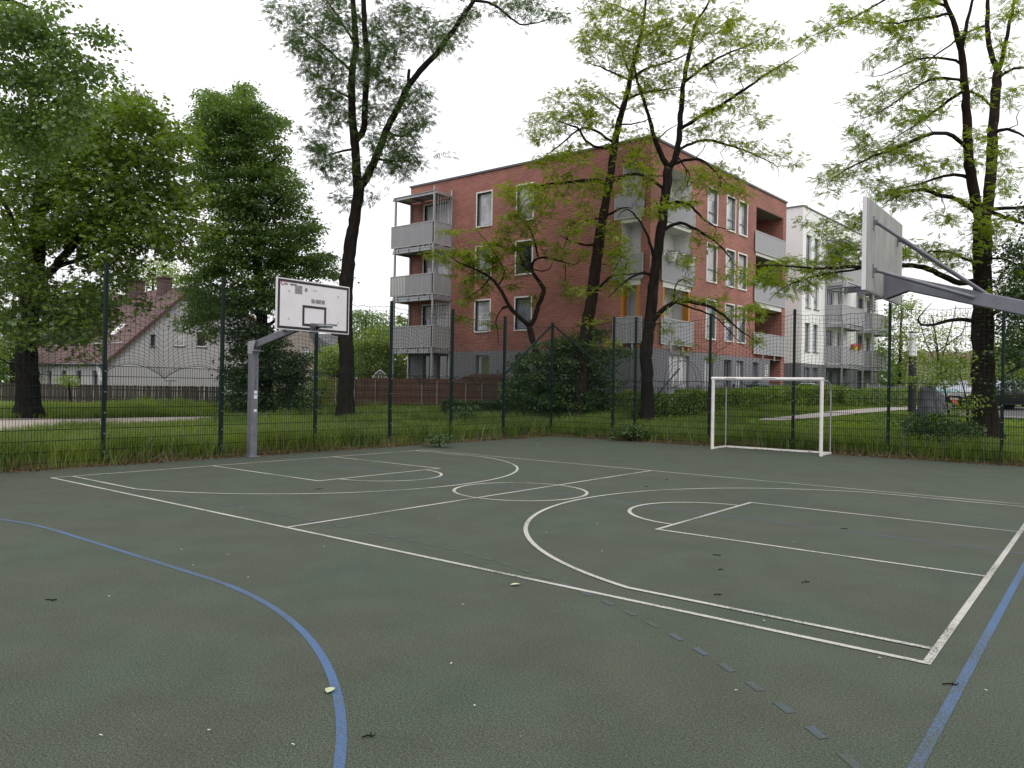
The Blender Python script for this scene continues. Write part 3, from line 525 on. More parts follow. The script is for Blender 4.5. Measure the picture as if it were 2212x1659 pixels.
stand('basketball stand at the right edge seen from behind, mottled grey back of its board', 13.75, -1, 11.50, 4.68, 2.765, 3.80, .89, 2.30, False)

# ================================================================== GOAL
gr = thing('football_goal', (6.33, 15.15, 0), 'white metal football goal without a net, standing by the far fence', 'goal')
for x in (GX0, GX1):
    mb = MB(); mb.tube([(x, 15.12, 0), (x, 15.12, 1.0), (x, 15.12, 1.97)], .046, 14); mb.build('post', MAT['goal'], gr, smooth=False)
mb = MB(); mb.tube([(GX0-.046, 15.12, 1.975), (6.3, 15.12, 1.973), (GX1+.046, 15.12, 1.975)], .047, 14); cb = mb.build('crossbar', MAT['goal'], gr)
mb = MB()
for x0, x1 in ((5.22, 5.52), (6.25, 6.62)):
    mb.obox(((x0+x1)/2, 15.12-.0465, 1.985), np.eye(3), ((x1-x0)/2, .0015, .009))
mb.build('worn_lettering', M_('worn_black_print', (.03, .03, .03), .7, col2=(.3, .3, .3), scale=40), cb)
mb = MB(); mb.bar((GX0+.03, 16.02, .03), (GX1-.03, 16.02, .03), .05, .05); mb.build('rear_bar', MAT['goal'], gr, bevel=.004)
for x in (GX0+.02, GX1-.02):
    mb = MB(); mb.bar((x, 15.15, .03), (x, 16.05, .03), .05, .05); mb.build('side_bar', MAT['goal'], gr, bevel=.004)
    mb = MB(); mb.tube([(x, 16.0, .02), (x, 16.0, 1.0), (x, 15.98, 1.70), (x, 15.90, 1.86), (x, 15.72, 1.93), (x, 15.14, 1.95)], .017, 8); mb.build('net_support', MAT['galv'], gr)
# ================================================================== BUILDINGS
class Face:
    """a vertical wall plane: origin, direction along the wall, outward normal"""
    def __init__(s, o, d): s.o = vec(o[0], o[1], 0); s.d = vec(d[0], d[1], 0)/np.hypot(*d[:2]); s.n = vec(s.d[1], -s.d[0], 0)
    def p(s, u, z, off=0): return s.o+s.d*u+s.n*off+vec(0, 0, z)
    def box(s, mb, u0, u1, z0, z1, o0, o1): mb.obox(s.p((u0+u1)/2, (z0+z1)/2, (o0+o1)/2), (s.d, s.n, vec(0, 0, 1)), ((u1-u0)/2, (o1-o0)/2, (z1-z0)/2))
    def uz(s, x, y, off=0):
        r = ray(x, y); P0 = s.o+s.n*off; t = ((P0-CAM)[:2]@s.n[:2])/(r[:2]@s.n[:2]); q = CAM+r*t; return (q-P0)[:2]@s.d[:2], q[2]
def wall(mb, fc, u0, u1, z0, z1, holes, uo=0):
    us = sorted({u0, u1, *[h[0] for h in holes], *[h[1] for h in holes]}); zs = sorted({z0, z1, *[h[2] for h in holes], *[h[3] for h in holes]})
    us = [u for u in us if u0 <= u <= u1]; zs = [z for z in zs if z0 <= z <= z1]
    for a, b in zip(us, us[1:]):
        for c, d in zip(zs, zs[1:]):
            if any(h[0] <= (a+b)/2 <= h[1] and h[2] <= (c+d)/2 <= h[3] for h in holes): continue
            mb.face([fc.p(a, c), fc.p(b, c), fc.p(b, d), fc.p(a, d)], [(a+uo, c), (b+uo, c), (b+uo, d), (a+uo, d)])
def reveal(mb, fc, h, depth, uo=0):
    a, b, c, d = h[:4]; q = lambda u, z, o: fc.p(u, z, o)
    mb.face([q(a, c, 0), q(a, c, -depth), q(b, c, -depth), q(b, c, 0)], [(a, 0), (a, depth), (b, depth), (b, 0)])
    mb.face([q(a, d, 0), q(b, d, 0), q(b, d, -depth), q(a, d, -depth)], [(a, 0), (b, 0), (b, depth), (a, depth)])
    mb.face([q(a, c, 0), q(a, d, 0), q(a, d, -depth), q(a, c, -depth)], [(0, c), (0, d), (depth, d), (depth, c)])
    mb.face([q(b, c, 0), q(b, c, -depth), q(b, d, -depth), q(b, d, 0)], [(0, c), (depth, c), (depth, d), (0, d)])
def window(fc, h, root, glass, depth=.16, surround=True, frame='grey_frame', mull=None, blind=0.0, sill=True, name='window'):
    u0, u1, z0, z1 = h
    mb = MB(); w = .065; o0, o1 = -depth, -depth+.06
    fc.box(mb, u0+.002, u0+w, z0+.002, z1-.002, o0, o1); fc.box(mb, u1-w, u1-.002, z0+.002, z1-.002, o0, o1); fc.box(mb, u0+w, u1-w, z0+.002, z0+w, o0, o1); fc.box(mb, u0+w, u1-w, z1-w, z1-.002, o0, o1)
    for mu in (mull or []):
        if mu[0] == 'v': fc.box(mb, u0+(u1-u0)*mu[1]-.04, u0+(u1-u0)*mu[1]+.04, z0+w, z1-w, o0+.002, o1+.004)
        else: fc.box(mb, u0+w, u1-w, z0+(z1-z0)*mu[1]-.035, z0+(z1-z0)*mu[1]+.035, o0+.004, o1-.002)
    win = mb.build(name, MAT[frame], root)
    mb = MB(); mb.face([fc.p(u0+.01, z0+.01, o0+.02), fc.p(u1-.01, z0+.01, o0+.02), fc.p(u1-.01, z1-.01, o0+.02), fc.p(u0+.01, z1-.01, o0+.02)]); mb.build('pane', MAT[glass], win)
    if blind:
        mb = MB(); k = int((z1-z0)*blind/.09)
        for i in range(k): fc.box(mb, u0+w+.005, u1-w-.005, z1-w-.08-i*.09, z1-w-.005-i*.09, o0+.024, o0+.034)
        mb.build('blind', MAT['blind'], win)
    if surround:
        mb = MB(); s_, p_ = .07, .025
        fc.box(mb, u0-s_, u0, z0-s_, z1+s_, -depth, p_); fc.box(mb, u1, u1+s_, z0-s_, z1+s_, -depth, p_); fc.box(mb, u0, u1, z1, z1+s_, -depth, p_); fc.box(mb, u0, u1, z0-s_, z0, -depth, p_+.03)
        mb.build('surround', MAT['white_frame'], win)
    elif sill:
        mb = MB(); fc.box(mb, u0-.04, u1+.04, z0-.045, z0-.004, -depth, .06); mb.build('sill', MAT['grey_frame'], win)
    return win
def balcony_panel(fc, u0, u1, z0, z1, off, root, posts=3, lower=True, mat='panel', name='balcony_panel'):
    mb = MB(); fc.box(mb, u0, u1, z0, z1, off-.012, off); pn = mb.build(name, MAT[mat], root)
    mb = MB()
    fc.box(mb, u0-.02, u1+.02, z1, z1+.035, off-.03, off+.02); fc.box(mb, u0-.02, u1+.02, z0-.03, z0, off-.03, off+.012); fc.box(mb, u0-.025, u0, z0, z1, off-.03, off+.012); fc.box(mb, u1, u1+.025, z0, z1, off-.03, off+.012)
    for t in np.linspace(0, 1, posts+2)[1:-1]: fc.box(mb, u0+(u1-u0)*t-.008, u0+(u1-u0)*t+.008, z0, z1, off+.001, off+.006)
    if lower:
        for t in (.3, .68): fc.box(mb, u0+(u1-u0)*t-.03, u0+(u1-u0)*t+.03, z0-.34, z0-.032, off-.05, off-.005)
    mb.build('rail', MAT['panel_light'], pn); return pn

# ---------------- red brick apartment house
CNR = (-2.81, 25.57); UD = (.0555, .9985); LEN = 15.45; XL = -18.25; ZT = 13.0; ZP = 3.52
rb = thing('apartment_building', (CNR[0], CNR[1], 0), 'four-storey red brick apartment house with grey ground floor and flat roof', 'building', 'apartment buildings behind the court')
FL = Face((XL, CNR[1]), (1, 0)); FR = Face(CNR, UD)
lx = lambda X: X-XL
rows = ((4.58, 6.20), (7.42, 9.06), (10.18, 11.94))
wl = [(lx(a), lx(a)+1.0, z0, z1) for a in (-13.16, -10.45) for z0, z1 in rows]
dl = [(lx(-17.1), lx(-15.25), z0, z1) for z0, z1 in ((3.72, 6.15), (6.6, 8.98), (9.45, 11.82))]
lgz = ((3.55, 6.40), (6.67, 9.28), (9.50, 12.02))
ll = [(lx(-4.28), lx(-3.28), a, b) for a, b in lgz]
gl = [(lx(-13.1), lx(-12.15), 2.05, 3.30), (lx(-10.42), lx(-9.5), 2.05, 3.30)]
gd = [(lx(-17.05), lx(-16.2), .75, 3.36), (lx(-15.95), lx(-15.2), .75, 3.36)]
mb = MB(); wall(mb, FL, 0, lx(CNR[0]), ZP, ZT, wl+dl+ll)
wr = [(u, u+w, z0, z1) for u, w in ((5.45, 1.0), (7.56, .98), (9.02, .98)) for z0, z1 in ((4.30, 6.20), (7.20, 9.06), (10.14, 11.88))]
l1 = [(1.15, 3.75, a, b) for a, b in lgz]; l2 = [(11.2, 15.0, a, b) for a, b in lgz]
ENT = (13.35, 14.92, .9, 3.49)
mb.cur = 0; wall(mb, FR, 0, LEN, ZP, ZT, wr+l1+l2, uo=lx(CNR[0]))
wall(mb, FR, 14.92, LEN, 0, ZP, [], uo=3.0)
FE = Face(tuple(FR.p(LEN, 0)[:2]), (-1, .0)); FW = Face((XL, CNR[1]+LEN), (0, -1))
wall(mb, FE, 0, LEN, 0, ZT, []); wall(mb, FW, 0, LEN, 0, ZT, [])
for h in wl: reveal(mb, FL, h, .17)
for h in wr: reveal(mb, FR, h, .17)
for h in dl: reveal(mb, FL, h, .17)
for h in l2: reveal(mb, FR, h, 1.7); mb.face([FR.p(h[0], h[2], -1.7), FR.p(h[1], h[2], -1.7), FR.p(h[1], h[3], -1.7), FR.p(h[0], h[3], -1.7)], [(0, h[2]), (3.8, h[2]), (3.8, h[3]), (0, h[3])])
reveal(mb, FR, ENT, 1.6)
mb.build('brick_wall', MAT['brick'], rb)
mb = MB(); wall(mb, FL, 0, lx(CNR[0]), 0, ZP-.004, gl+gd)
GW = [(1.84, 3.76, .95, 3.30), (5.38, 6.30, 1.2, 3.28), (7.52, 8.38, 1.2, 3.29), (8.98, 9.86, 1.2, 3.28), (11.06, 11.78, 1.4, 3.28)]
wall(mb, FR, 0, 14.915, 0, ZP-.004, GW+[ENT])
for h in gl+gd: reveal(mb, FL, h, .17)
for h in GW: reveal(mb, FR, h, .22)
mb.build('ground_floor_wall', MAT['plinth'], rb)
mb = MB(); mb.face([FR.p(ENT[0], ENT[2], -1.59), FR.p(ENT[1], ENT[2], -1.59), FR.p(ENT[1], ENT[3], -1.59), FR.p(ENT[0], ENT[3], -1.59)]); FR.box(mb, ENT[0]+.3, ENT[0]+1.2, .95, 3.1, -1.58, -1.52); mb.build('entrance_door', MAT['dark'], rb)
# loggias by the corner: pale plastered niches with a dark balcony door
for h in ll: mb = MB(); reveal(mb, FL, h, .85); mb.face([FL.p(h[0], h[2], -.85), FL.p(h[1], h[2], -.85), FL.p(h[1], h[3], -.85), FL.p(h[0], h[3], -.85)]); mb.build('loggia', MAT['pale_wall'], rb)
for h in l1: mb = MB(); reveal(mb, FR, h, .95); mb.face([FR.p(h[0], h[2], -.95), FR.p(h[1], h[2], -.95), FR.p(h[1], h[3], -.95), FR.p(h[0], h[3], -.95)]); mb.build('loggia', MAT['pale_wall'], rb)
for h in l1:
    FK = Face(tuple(FR.p(0, 0, -.92)[:2]), UD); window(FK, (1.30, 2.75, h[2]+.05, h[3]-.4), rb, 'glass_dark', .05, False, 'grey_frame', [('v', .5)], sill=False, name='balcony_door')
for k, h in enumerate(l2):
    FK = Face(tuple(FR.p(0, 0, -1.67)[:2]), UD); window(FK, (11.6, 14.2, h[2]+.05, h[3]-.3), rb, 'glass_dark', .05, False, 'grey_frame', [('v', .33), ('v', .66)], sill=False, name='balcony_door')
mb = MB()
for h in l2: FR.box(mb, h[0]+.01, h[1]-.01, h[3]-.03, h[3]-.004, -1.69, -.02)
mb.build_each('loggia_ceiling', MAT['plinth'], rb)
mb = MB(); a, b = lgz[0]
for fc, h in ((FL, ll[0]), (FR, l1[0])): fc.box(mb, h[0]+.003, h[0]+.16, a+.01, b-.01, -.30, .012); fc.box(mb, h[1]-.16, h[1]-.003, a+.01, b-.01, -.30, .012)
mb.build_each('orange_jamb', MAT['orange'], rb)
mb = MB()
for z0, z1 in ((6.40, 6.665), (9.285, 9.495)):
    FL.box(mb, ll[0][0]-.06, ll[0][1]+.02, z0, z1, -.1, .02); FR.box(mb, l1[0][0], l1[0][1]+.02, z0, z1, -.1, .02); FR.box(mb, l2[0][0]-.02, l2[0][1]-.15, z0, z1, -.1, .02)
mb.build_each('lintel', MAT['white_frame'], rb)
for z0, z1 in ((3.78, 4.92), (6.70, 7.80), (9.50, 10.60)):
    balcony_panel(FL, lx(-4.60), lx(-3.12), z0, z1, .10, rb, 1, z0 < 4); balcony_panel(FR, .95, 3.95, z0, z1, .10, rb, 2, z0 < 4); balcony_panel(FR, 10.95, 15.15, z0, z1, .10, rb, 4, z0 < 4)
gk = ['glass', 'glass_pale', 'glass_pale', 'glass', 'glass_dark', 'glass']
for i, h in enumerate(wl): window(FL, h, rb, ['glass_pale', 'glass', 'glass_pale', 'glass', 'glass_dark', 'glass_pale'][i], blind=.0)
for i, h in enumerate(wr): window(FR, h, rb, ['glass', 'glass_pale', 'glass_pale'][i % 3], blind=[.0, .95, .3, .6, 0, 0, .4, .9, .0][i], mull=[('h', .33)])
for i, h in enumerate(dl): window(FL, h, rb, 'glass_pale' if i else 'glass', blind=.55 if i == 2 else .3, mull=[('v', .48)], name='balcony_door')
for h in gl: window(FL, h, rb, 'glass_dark', surround=False)
mb = MB(); FL.box(mb, gl[0][0]+.3, gl[0][1]-.1, 2.15, 3.2, -.139, -.134); mb.build('curtain', MAT['curtain_green'], rb)
for h in gd: window(FL, h, rb, 'glass_dark', surround=False, sill=False, name='terrace_door')
for i, h in enumerate(GW): window(FR, h, rb, ['glass_pale', 'glass_pale', 'glass_dark', 'glass', 'glass'][i], .2, False, 'white_frame' if i == 0 else 'grey_frame', [('v', .36), ('v', .66)] if i == 0 else [('v', .6)], blind=[0, .9, 0, .8, 0][i], sill=i > 0, name='terrace_door' if i == 0 else 'window')
mb = MB(); c3 = FR.p(LEN, 0); wp = [FL.p(0, 0), vec(CNR[0], CNR[1], 0), c3, vec(XL, c3[1], 0)]; o_ = .05
cc = sum(wp)/4; wp = [q+(q-cc)/np.linalg.norm(q-cc)*.09 for q in wp]
mb.face([q+vec(0, 0, ZT+.10) for q in wp]); mb.face([q+vec(0, 0, ZT+.002) for q in wp][::-1])
for q, r_ in zip(wp, wp[1:]+wp[:1]): mb.face([q+vec(0, 0, ZT+.002), r_+vec(0, 0, ZT+.002), r_+vec(0, 0, ZT+.10), q+vec(0, 0, ZT+.10)])
mb.build('roof', MAT['metal_grey'], rb)
# house number plate: white figures and a small sign above
mb = MB(); FR.box(mb, 12.80, 13.05, 2.95, 3.20, .003, .012); s_ = mb.build('entrance_sign', MAT['white_plastic'], rb)
mb = MB(); FR.box(mb, 12.85, 13.0, 3.1, 3.16, .013, .016); FR.box(mb, 12.85, 13.0, 2.99, 3.05, .013, .016); mb.build_each('sign_marking', MAT['metal_grey'], s_)
mb = MB(); FR.box(mb, 12.70, 13.05, 2.52, 2.90, .003, .012); s_ = mb.build('house_number', MAT['white_plastic'], rb)
text('3', MAT['black'], s_, FR.p(12.72, 2.75, .016), FR.d, (0, 0, 1), .28); text('A', MAT['black'], s_, FR.p(12.87, 2.63, .016), FR.d, (0, 0, 1), .2)
# steel balcony tower against the left end of the front
def tower(fc, u0, u1, off, floors, ztop, zg, root, side=1, grid=True):
    for k, (z0, z1) in enumerate(floors):
        mb = MB(); fc.box(mb, u0, u1, z0-.20, z0-.10, .04, off-.02); fc.box(mb, u0-.08, u1+.05, z0-.34, z0-.205, off-.16, off-.04); fc.box(mb, u0-.05, u0+.05, z0-.34, z0-.205, .04, off-.16); fc.box(mb, u1-.05, u1+.05, z0-.34, z0-.205, .04, off-.16)
        for t in np.linspace(.12, .9, 4): fc.box(mb, u0+(u1-u0)*t-.03, u0+(u1-u0)*t+.03, z0-.3, z0-.02, off-.03, off+.01)
        mb.build('balcony_floor', MAT['galv'], root)
        balcony_panel(fc, u0-.1, u1+.0, z0, z1, off+.03, root, 3, False)
        FS = Face(tuple(fc.p(u1, 0, off)[:2]), tuple(-fc.n[:2])); balcony_panel(FS, .02, off-.06, z0, z1, .01, root, 1, False)
        FS2 = Face(tuple(fc.p(u0, 0, 0)[:2]), tuple(fc.n[:2])); balcony_panel(FS2, .06, off-.02, z0, z1, .01, root, 1, False)
    for u, o_, zt in ((u0+.12, off-.05, ztop), (u1-.05, off-.02, ztop+.3), (u1 if side > 0 else u0, .06, ztop+.3)):
        mb = MB(); fc.box(mb, u-.05, u+.05, zg, zt, o_-.05, o_+.05); mb.build('balcony_post', MAT['galv'], root, bevel=.005)
    mb = MB(); fc.box(mb, u0-.1, u1+.1, ztop-.12, ztop, off-.1, off-.0); fc.box(mb, u0, u1, ztop+.02, ztop+.05, .05, off+.05)
    for t in (.0, .33, .66, 1.0): fc.box(mb, u0+(u1-u0)*t-.03, u0+(u1-u0)*t+.03, ztop-.09, ztop+.015, .05, off-.11)
    mb.build('balcony_canopy', MAT['galv'], root)
    if grid:
        mb = MB()
        for z0, z1 in [(f[1]+.06, (floors[i+1][0]-.36) if i+1 < len(floors) else ztop-.1) for i, f in enumerate(floors)]:
            for t in np.linspace(.2, off-.25, 6): ub = u1 if side > 0 else u0; fc.box(mb, ub-.012, ub+.012, z0, z1, t-.012, t+.012)
        mb.build('privacy_bars', MAT['galv'], root)
tower(FL, lx(-18.15), lx(-14.95), 1.4, ((3.74, 4.85), (6.60, 7.66), (9.30, 10.46)), 12.05, .3, rb)
mb = MB()
for k in range(9): FL.box(mb, lx(-18.18)+.06+k*.125, lx(-18.18)+.125+k*.125, 6.62, 7.62, 1.445, 1.452)
mb.build('striped_screen', MAT['white_plastic'], rb)
mb = MB(); FL.box(mb, .06, .14, .3, 12.6, .03, .11); mb.build('downpipe', MAT['panel_light'], rb)
for k, u in enumerate((1.55, 2.35, 3.25)):
    t = thing('plant_pot', FR.p(u, 7.55, .2), ['white planter on the brick house balcony rail nearest the corner', 'white planter with green growth, middle of the three on the balcony rail', 'white planter with a pale plant, farthest from the corner on the balcony rail'][k], 'plant pot', 'white planters hung on the corner balcony')
    c = FR.p(u, 7.58, .22); mb = MB(); mb.tube([c, c+vec(0, 0, .10), c+vec(0, 0, .36), c+vec(0, 0, .37), c+vec(0, 0, .42)], [.18, .20, .255, .285, .285], 12); mb.build('pot', MAT['white_plastic'], t, smooth=False)
    V = c+vec(0, 0, .44)+rng.normal(0, 1, (60, 3))*vec(.12, .12, .05); V2, F2 = prisms(V, V+rng.normal(0, .06, (60, 3)), .012, 3); np_mesh('plant', V2, F2, MAT['lf_bush'], t)

# ---------------- white apartment house behind
WC = CAM+ray(1733, 600)*50.2; FWH = Face(WC[:2], UD); ZW = FWH.uz(1733, 444)[1]
wb = thing('apartment_building', (WC[0], WC[1], 0), 'white rendered apartment house with steel balcony towers, behind the brick house', 'building', 'apartment buildings behind the court')
zr3 = ((4.38, 6.28), (7.30, 9.15), (10.30, 12.15)); pxc = ((1732.4, 1744), (1752.8, 1764))
wu = [FWH.uz(1658+ (a)*.0+74+dx, 700)[0] for a, dx in ((0, 8.6), (0, 22.8), (0, 27), (0, 38))]
wu = [FWH.uz(x, 700)[0] for x in (1739, 1750.5, 1757, 1768)]
wh = [(wu[0], wu[1], a, b) for a, b in zr3]+[(wu[2], wu[3], a, b) for a, b in zr3]
gh = [(wu[0], wu[1], 1.6, 3.32), (wu[2], wu[3], 1.6, 3.32)]
tu = [FWH.uz(x, 740, o_)[0] for x, o_ in ((1781, 0), (1862, 1.1), (1882, 1.1), (1918, 1.1))]
td = [(u+.25, u+1.75, a, b) for u in (tu[0], tu[2]) for a, b in ((3.75, 6.1), (6.65, 9.0), (9.5, 11.9))]+[(u+2.6, u+3.4, a, b) for u in (tu[0], tu[2]) for a, b in ((4.6, 6.1), (7.5, 9.0), (10.4, 11.9))]
tg = [(tu[0]+.3, tu[0]+1.7, 1.0, 3.2), (tu[0]+2.6, tu[0]+3.3, 1.4, 3.2), (tu[2]+.4, tu[2]+1.6, 1.0, 3.2)]
WL = tu[3]+1.2
mb = MB(); wall(mb, FWH, 0, WL, 3.58, ZW, wh+td)
for h in wh+td: reveal(mb, FWH, h, .22)
FB = Face(tuple(FWH.p(WL, 0)[:2]), (-UD[1], UD[0])); wall(mb, FB, 0, 12, 0, ZW, [])
mb.build('white_wall', MAT['white_wall'], wb)
FS = Face(tuple((FWH.p(0, 0)-FWH.n*9)[:2]), tuple(FWH.n[:2])); mb = MB(); wall(mb, FS, 0, 9, 3.58, ZW, []); mb.build('side_wall', MAT['pale_wall'], wb)
mb = MB(); wall(mb, FWH, 0, WL, 0, 3.576, gh+tg); wall(mb, FS, 0, 9, 0, 3.576, [])
for h in gh+tg: reveal(mb, FWH, h, .2)
mb.build('ground_floor_wall', MAT['plinth_dark'], wb)
for i, h in enumerate(wh): window(FWH, h, wb, ['glass', 'glass_pale', 'glass'][i % 3], .2, False, 'grey_frame', [('h', .3)])
for h in gh+tg: window(FWH, h, wb, 'glass', .18, False, 'grey_frame', [('v', .5)], sill=False)
for h in td: window(FWH, h, wb, 'glass', .2, False, 'grey_frame', [('v', .5)], sill=False, name='balcony_door')
mb = MB(); e = .06
mb.face([FWH.p(-e, ZW+.08, e), FWH.p(WL+e, ZW+.08, e), FWH.p(WL+e, ZW+.08, -12), FWH.p(-e, ZW+.08, -12)]); FWH.box(mb, -e, WL+e, ZW+.002, ZW+.078, -.25, e); FWH.box(mb, -e, .2, ZW+.002, ZW+.078, -12, -.25); mb.build('roof', MAT['metal_grey'], wb)
wfl = ((3.72, 4.85), (6.55, 7.72), (9.42, 10.55))
tower(FWH, tu[0], tu[1], 1.2, wfl, 12.25, .6, wb, side=-1); tower(FWH, tu[2], tu[3], 1.2, wfl[:2], 12.0-2.9+.2, .6, wb, side=-1, grid=False)
mb = MB()
for k in range(8): FWH.box(mb, tu[2]-.2, tu[2]+1.1, 7.95+k*.2, 8.08+k*.2, 1.02, 1.06)
FWH.box(mb, tu[2]-.24, tu[2]-.18, 7.75, 9.6, 1.0, 1.05); mb.build('slatted_screen', M_('brown_slats', (.06, .04, .035), .8), wb)
for k, px_ in enumerate((1841.5, 1848, 1857)):
    u, z = FWH.uz(px_, 700, 1.3); c = FWH.p(u, 4.72, 1.32)
    t = thing('flower_pot', c, ['terracotta pot with red flowers on the white house balcony, left one', 'bright yellow pot with red flowers on the white house balcony', 'brown pot with red flowers on the white house balcony, right one'][k], 'flower pot', 'flower pots on the white house balcony')
    mb = MB(); mb.tube([c, c+vec(0, 0, .22), c+vec(0, 0, .25)], [.09, .13, .14], 10); mb.build('pot', MAT['yellow' if k == 1 else 'terracotta'], t)
    V = c+vec(0, 0, .33)+rng.normal(0, 1, (46, 3))*vec(.11, .11, .06); V2, F2 = prisms(V, V+rng.normal(0, .04, (46, 3)), .018, 3); np_mesh('flowers', V2, F2, MAT['flower'], t)

# ---------------- gabled house on the left
DG = 48.5; pe = at_depth(233, 781, DG); XG = pe[0]; pk = on_x(417, 622, XG)
FGa = Face((XG, pe[1]), (0, 1)); hw = pk[1]-pe[1]; ze, zk = pe[2], pk[2]
gh_ = thing('gabled_house', (XG, pe[1], 0), 'pale lilac house with a steep brown tiled roof behind the plank fence', 'house')
def gu(x0, y0, x1, y1): a = FGa.uz(x0, y0); b = FGa.uz(x1, y1); return (a[0], b[0], b[1], a[1])
gw = [gu(377, 711, 400, 748), gu(426, 717, 447, 750), gu(325.5, 722, 336, 749)]
mb = MB(); wall(mb, FGa, 0, 2*hw, -.2, ze, [])
# gable triangle with window openings: strips between breakpoints
us = sorted({0, hw, 2*hw, *[w[0] for w in gw], *[w[1] for w in gw]}); rz = lambda u: ze+(zk-ze)*(1-abs(u-hw)/hw) if u < hw else zk-(zk-ze)*.42*(u-hw)/hw
for a, b in zip(us, us[1:]):
    hs = sorted([w for w in gw if w[0] <= (a+b)/2 <= w[1]], key=lambda w: w[2]); z0 = ze
    for w in hs: mb.face([FGa.p(a, z0), FGa.p(b, z0), FGa.p(b, w[2]), FGa.p(a, w[2])]); z0 = w[3]
    mb.face([FGa.p(a, z0), FGa.p(b, z0), FGa.p(b, rz(b)), FGa.p(a, rz(a))])
for w in gw: reveal(mb, FGa, w, .2)
FGf = Face((XG-16, pe[1]), (1, 0)); fo = [(16-d_, 16-d_+.75, 1.0, 2.25) for d_ in (2.2, 4.6, 7.0, 9.4, 11.8)]
wall(mb, FGf, 0, 16, -.2, ze, fo)
for w in fo: reveal(mb, FGf, w, .25)
Fbk = Face((XG, pe[1]+2*hw), (-1, 0)); wall(mb, Fbk, 0, 16, -.2, ze, []); FLs = Face((XG-16, pe[1]+2*hw), (0, -1)); wall(mb, FLs, 0, 2*hw, -.2, ze, [])
mb.face([FLs.p(0, ze), FLs.p(2*hw, ze), FLs.p(hw, zk), FLs.p(0, rz(2*hw))]); mb.face([Fbk.p(0, ze), Fbk.p(16, ze), Fbk.p(16, rz(2*hw)), Fbk.p(0, rz(2*hw))]); mb.build('wall', MAT['house_wall'], gh_)
for i, w in enumerate(gw): window(FGa, w, gh_, ['glass_pale', 'glass_dark', 'glass_dark'][i], .17, False, 'white_frame' if i < 2 else 'grey_frame', blind=.7 if i == 0 else 0)
for w in fo: window(FGf, w, gh_, 'glass_dark', .2, False, 'grey_frame', sill=False)
sl = math.hypot(hw, zk-ze); ov = .35; ox, oz = ov*hw/sl, ov*(zk-ze)/sl
mb = MB()
for sg in (0, 1):
    y0 = pe[1]-ox if sg == 0 else pe[1]+2*hw+ox; X0, X1 = XG-16.3, XG+.18
    zl_ = ze-oz+.06 if sg == 0 else rz(2*hw)-oz*.4+.06
    P = [vec(X0, y0, zl_), vec(X1, y0, zl_), vec(X1, pk[1], zk+.06), vec(X0, pk[1], zk+.06)]; T_ = vec(0, 0, .13)
    U_ = [(0, 0), (X1-X0, 0), (X1-X0, sl+ov), (0, sl+ov)]
    if sg: P = [P[1], P[0], P[3], P[2]]
    mb.face([p+T_ for p in P], U_); mb.face(P[::-1])
    for i in range(4): mb.face([P[i], P[(i+1) % 4], P[(i+1) % 4]+T_, P[i]+T_], [(0, 0), (.05, 0), (.05, .05), (0, .05)])
rf = mb.build('roof', MAT['roof'], gh_)
mb = MB()
for sg in (-1, 1): mb.bar(vec(XG+.21, pk[1]+sg*(hw+ox), ze-oz+.08 if sg < 0 else rz(2*hw)-oz*.4+.08), vec(XG+.21, pk[1], zk+.10), .03, .22, up=(0, 0, 1))
mb.build('verge_board', M_('brown_verge', (.075, .035, .03), .7), rf)
mb = MB(); mb.tube([vec(XG-16, pe[1]-ox-.05, ze-oz+.08), vec(XG+.1, pe[1]-ox-.05, ze-oz+.08)], .07, 8); mb.tube([vec(XG+.12, pe[1]-.1, ze-.15), vec(XG+.12, pe[1]-.1, 0)], .05, 8); mb.build('gutter', MAT['metal_grey'], gh_)
mb = MB(); mb.bar(vec(XG-15, pe[1]+1.0, ze+1.0*(zk-ze)/hw+.35), vec(XG-.3, pe[1]+1.0, ze+1.0*(zk-ze)/hw+.35), .04, .06); mb.build('snow_guard', MAT['panel_light'], rf)
for xr, w_, h_ in ((300, .75, .85), (364, .55, .75)):
    p = on_y(xr, 640, pk[1]); mb = MB(); mb.obox((p[0], pk[1]-.3, zk+.1), np.eye(3), (w_*.8, w_*.6, h_)); mb.obox((p[0], pk[1]-.3, zk+h_+.15), np.eye(3), (w_*.95, w_*.75, .05)); ch = mb.build('chimney', MAT['red_brick_chimney'], rf)
    if xr == 300: mb = MB(); mb.tube([(p[0]+.2, pk[1]-.3, zk+h_+.2), (p[0]+.2, pk[1]-.3, zk+h_+1.2)], .12, 8); mb.tube([(p[0]+.2, pk[1]-.3, zk+h_+1.25), (p[0]+.2, pk[1]-.3, zk+h_+1.35)], .2, 8); mb.build('chimney_pipe', MAT['galv'], ch)
ps = on_y(254, 741, pe[1]+2.2); zz = ze+2.2*(zk-ze)/hw+.2
mb = MB(); mb.obox((ps[0], pe[1]+2.2, zz), (vec(1, 0, 0), vec(0, hw, zk-ze)/sl, vec(0, -(zk-ze), hw)/sl), (.4, .55, .06)); mb.build('roof_window', MAT['white_frame'], rf)

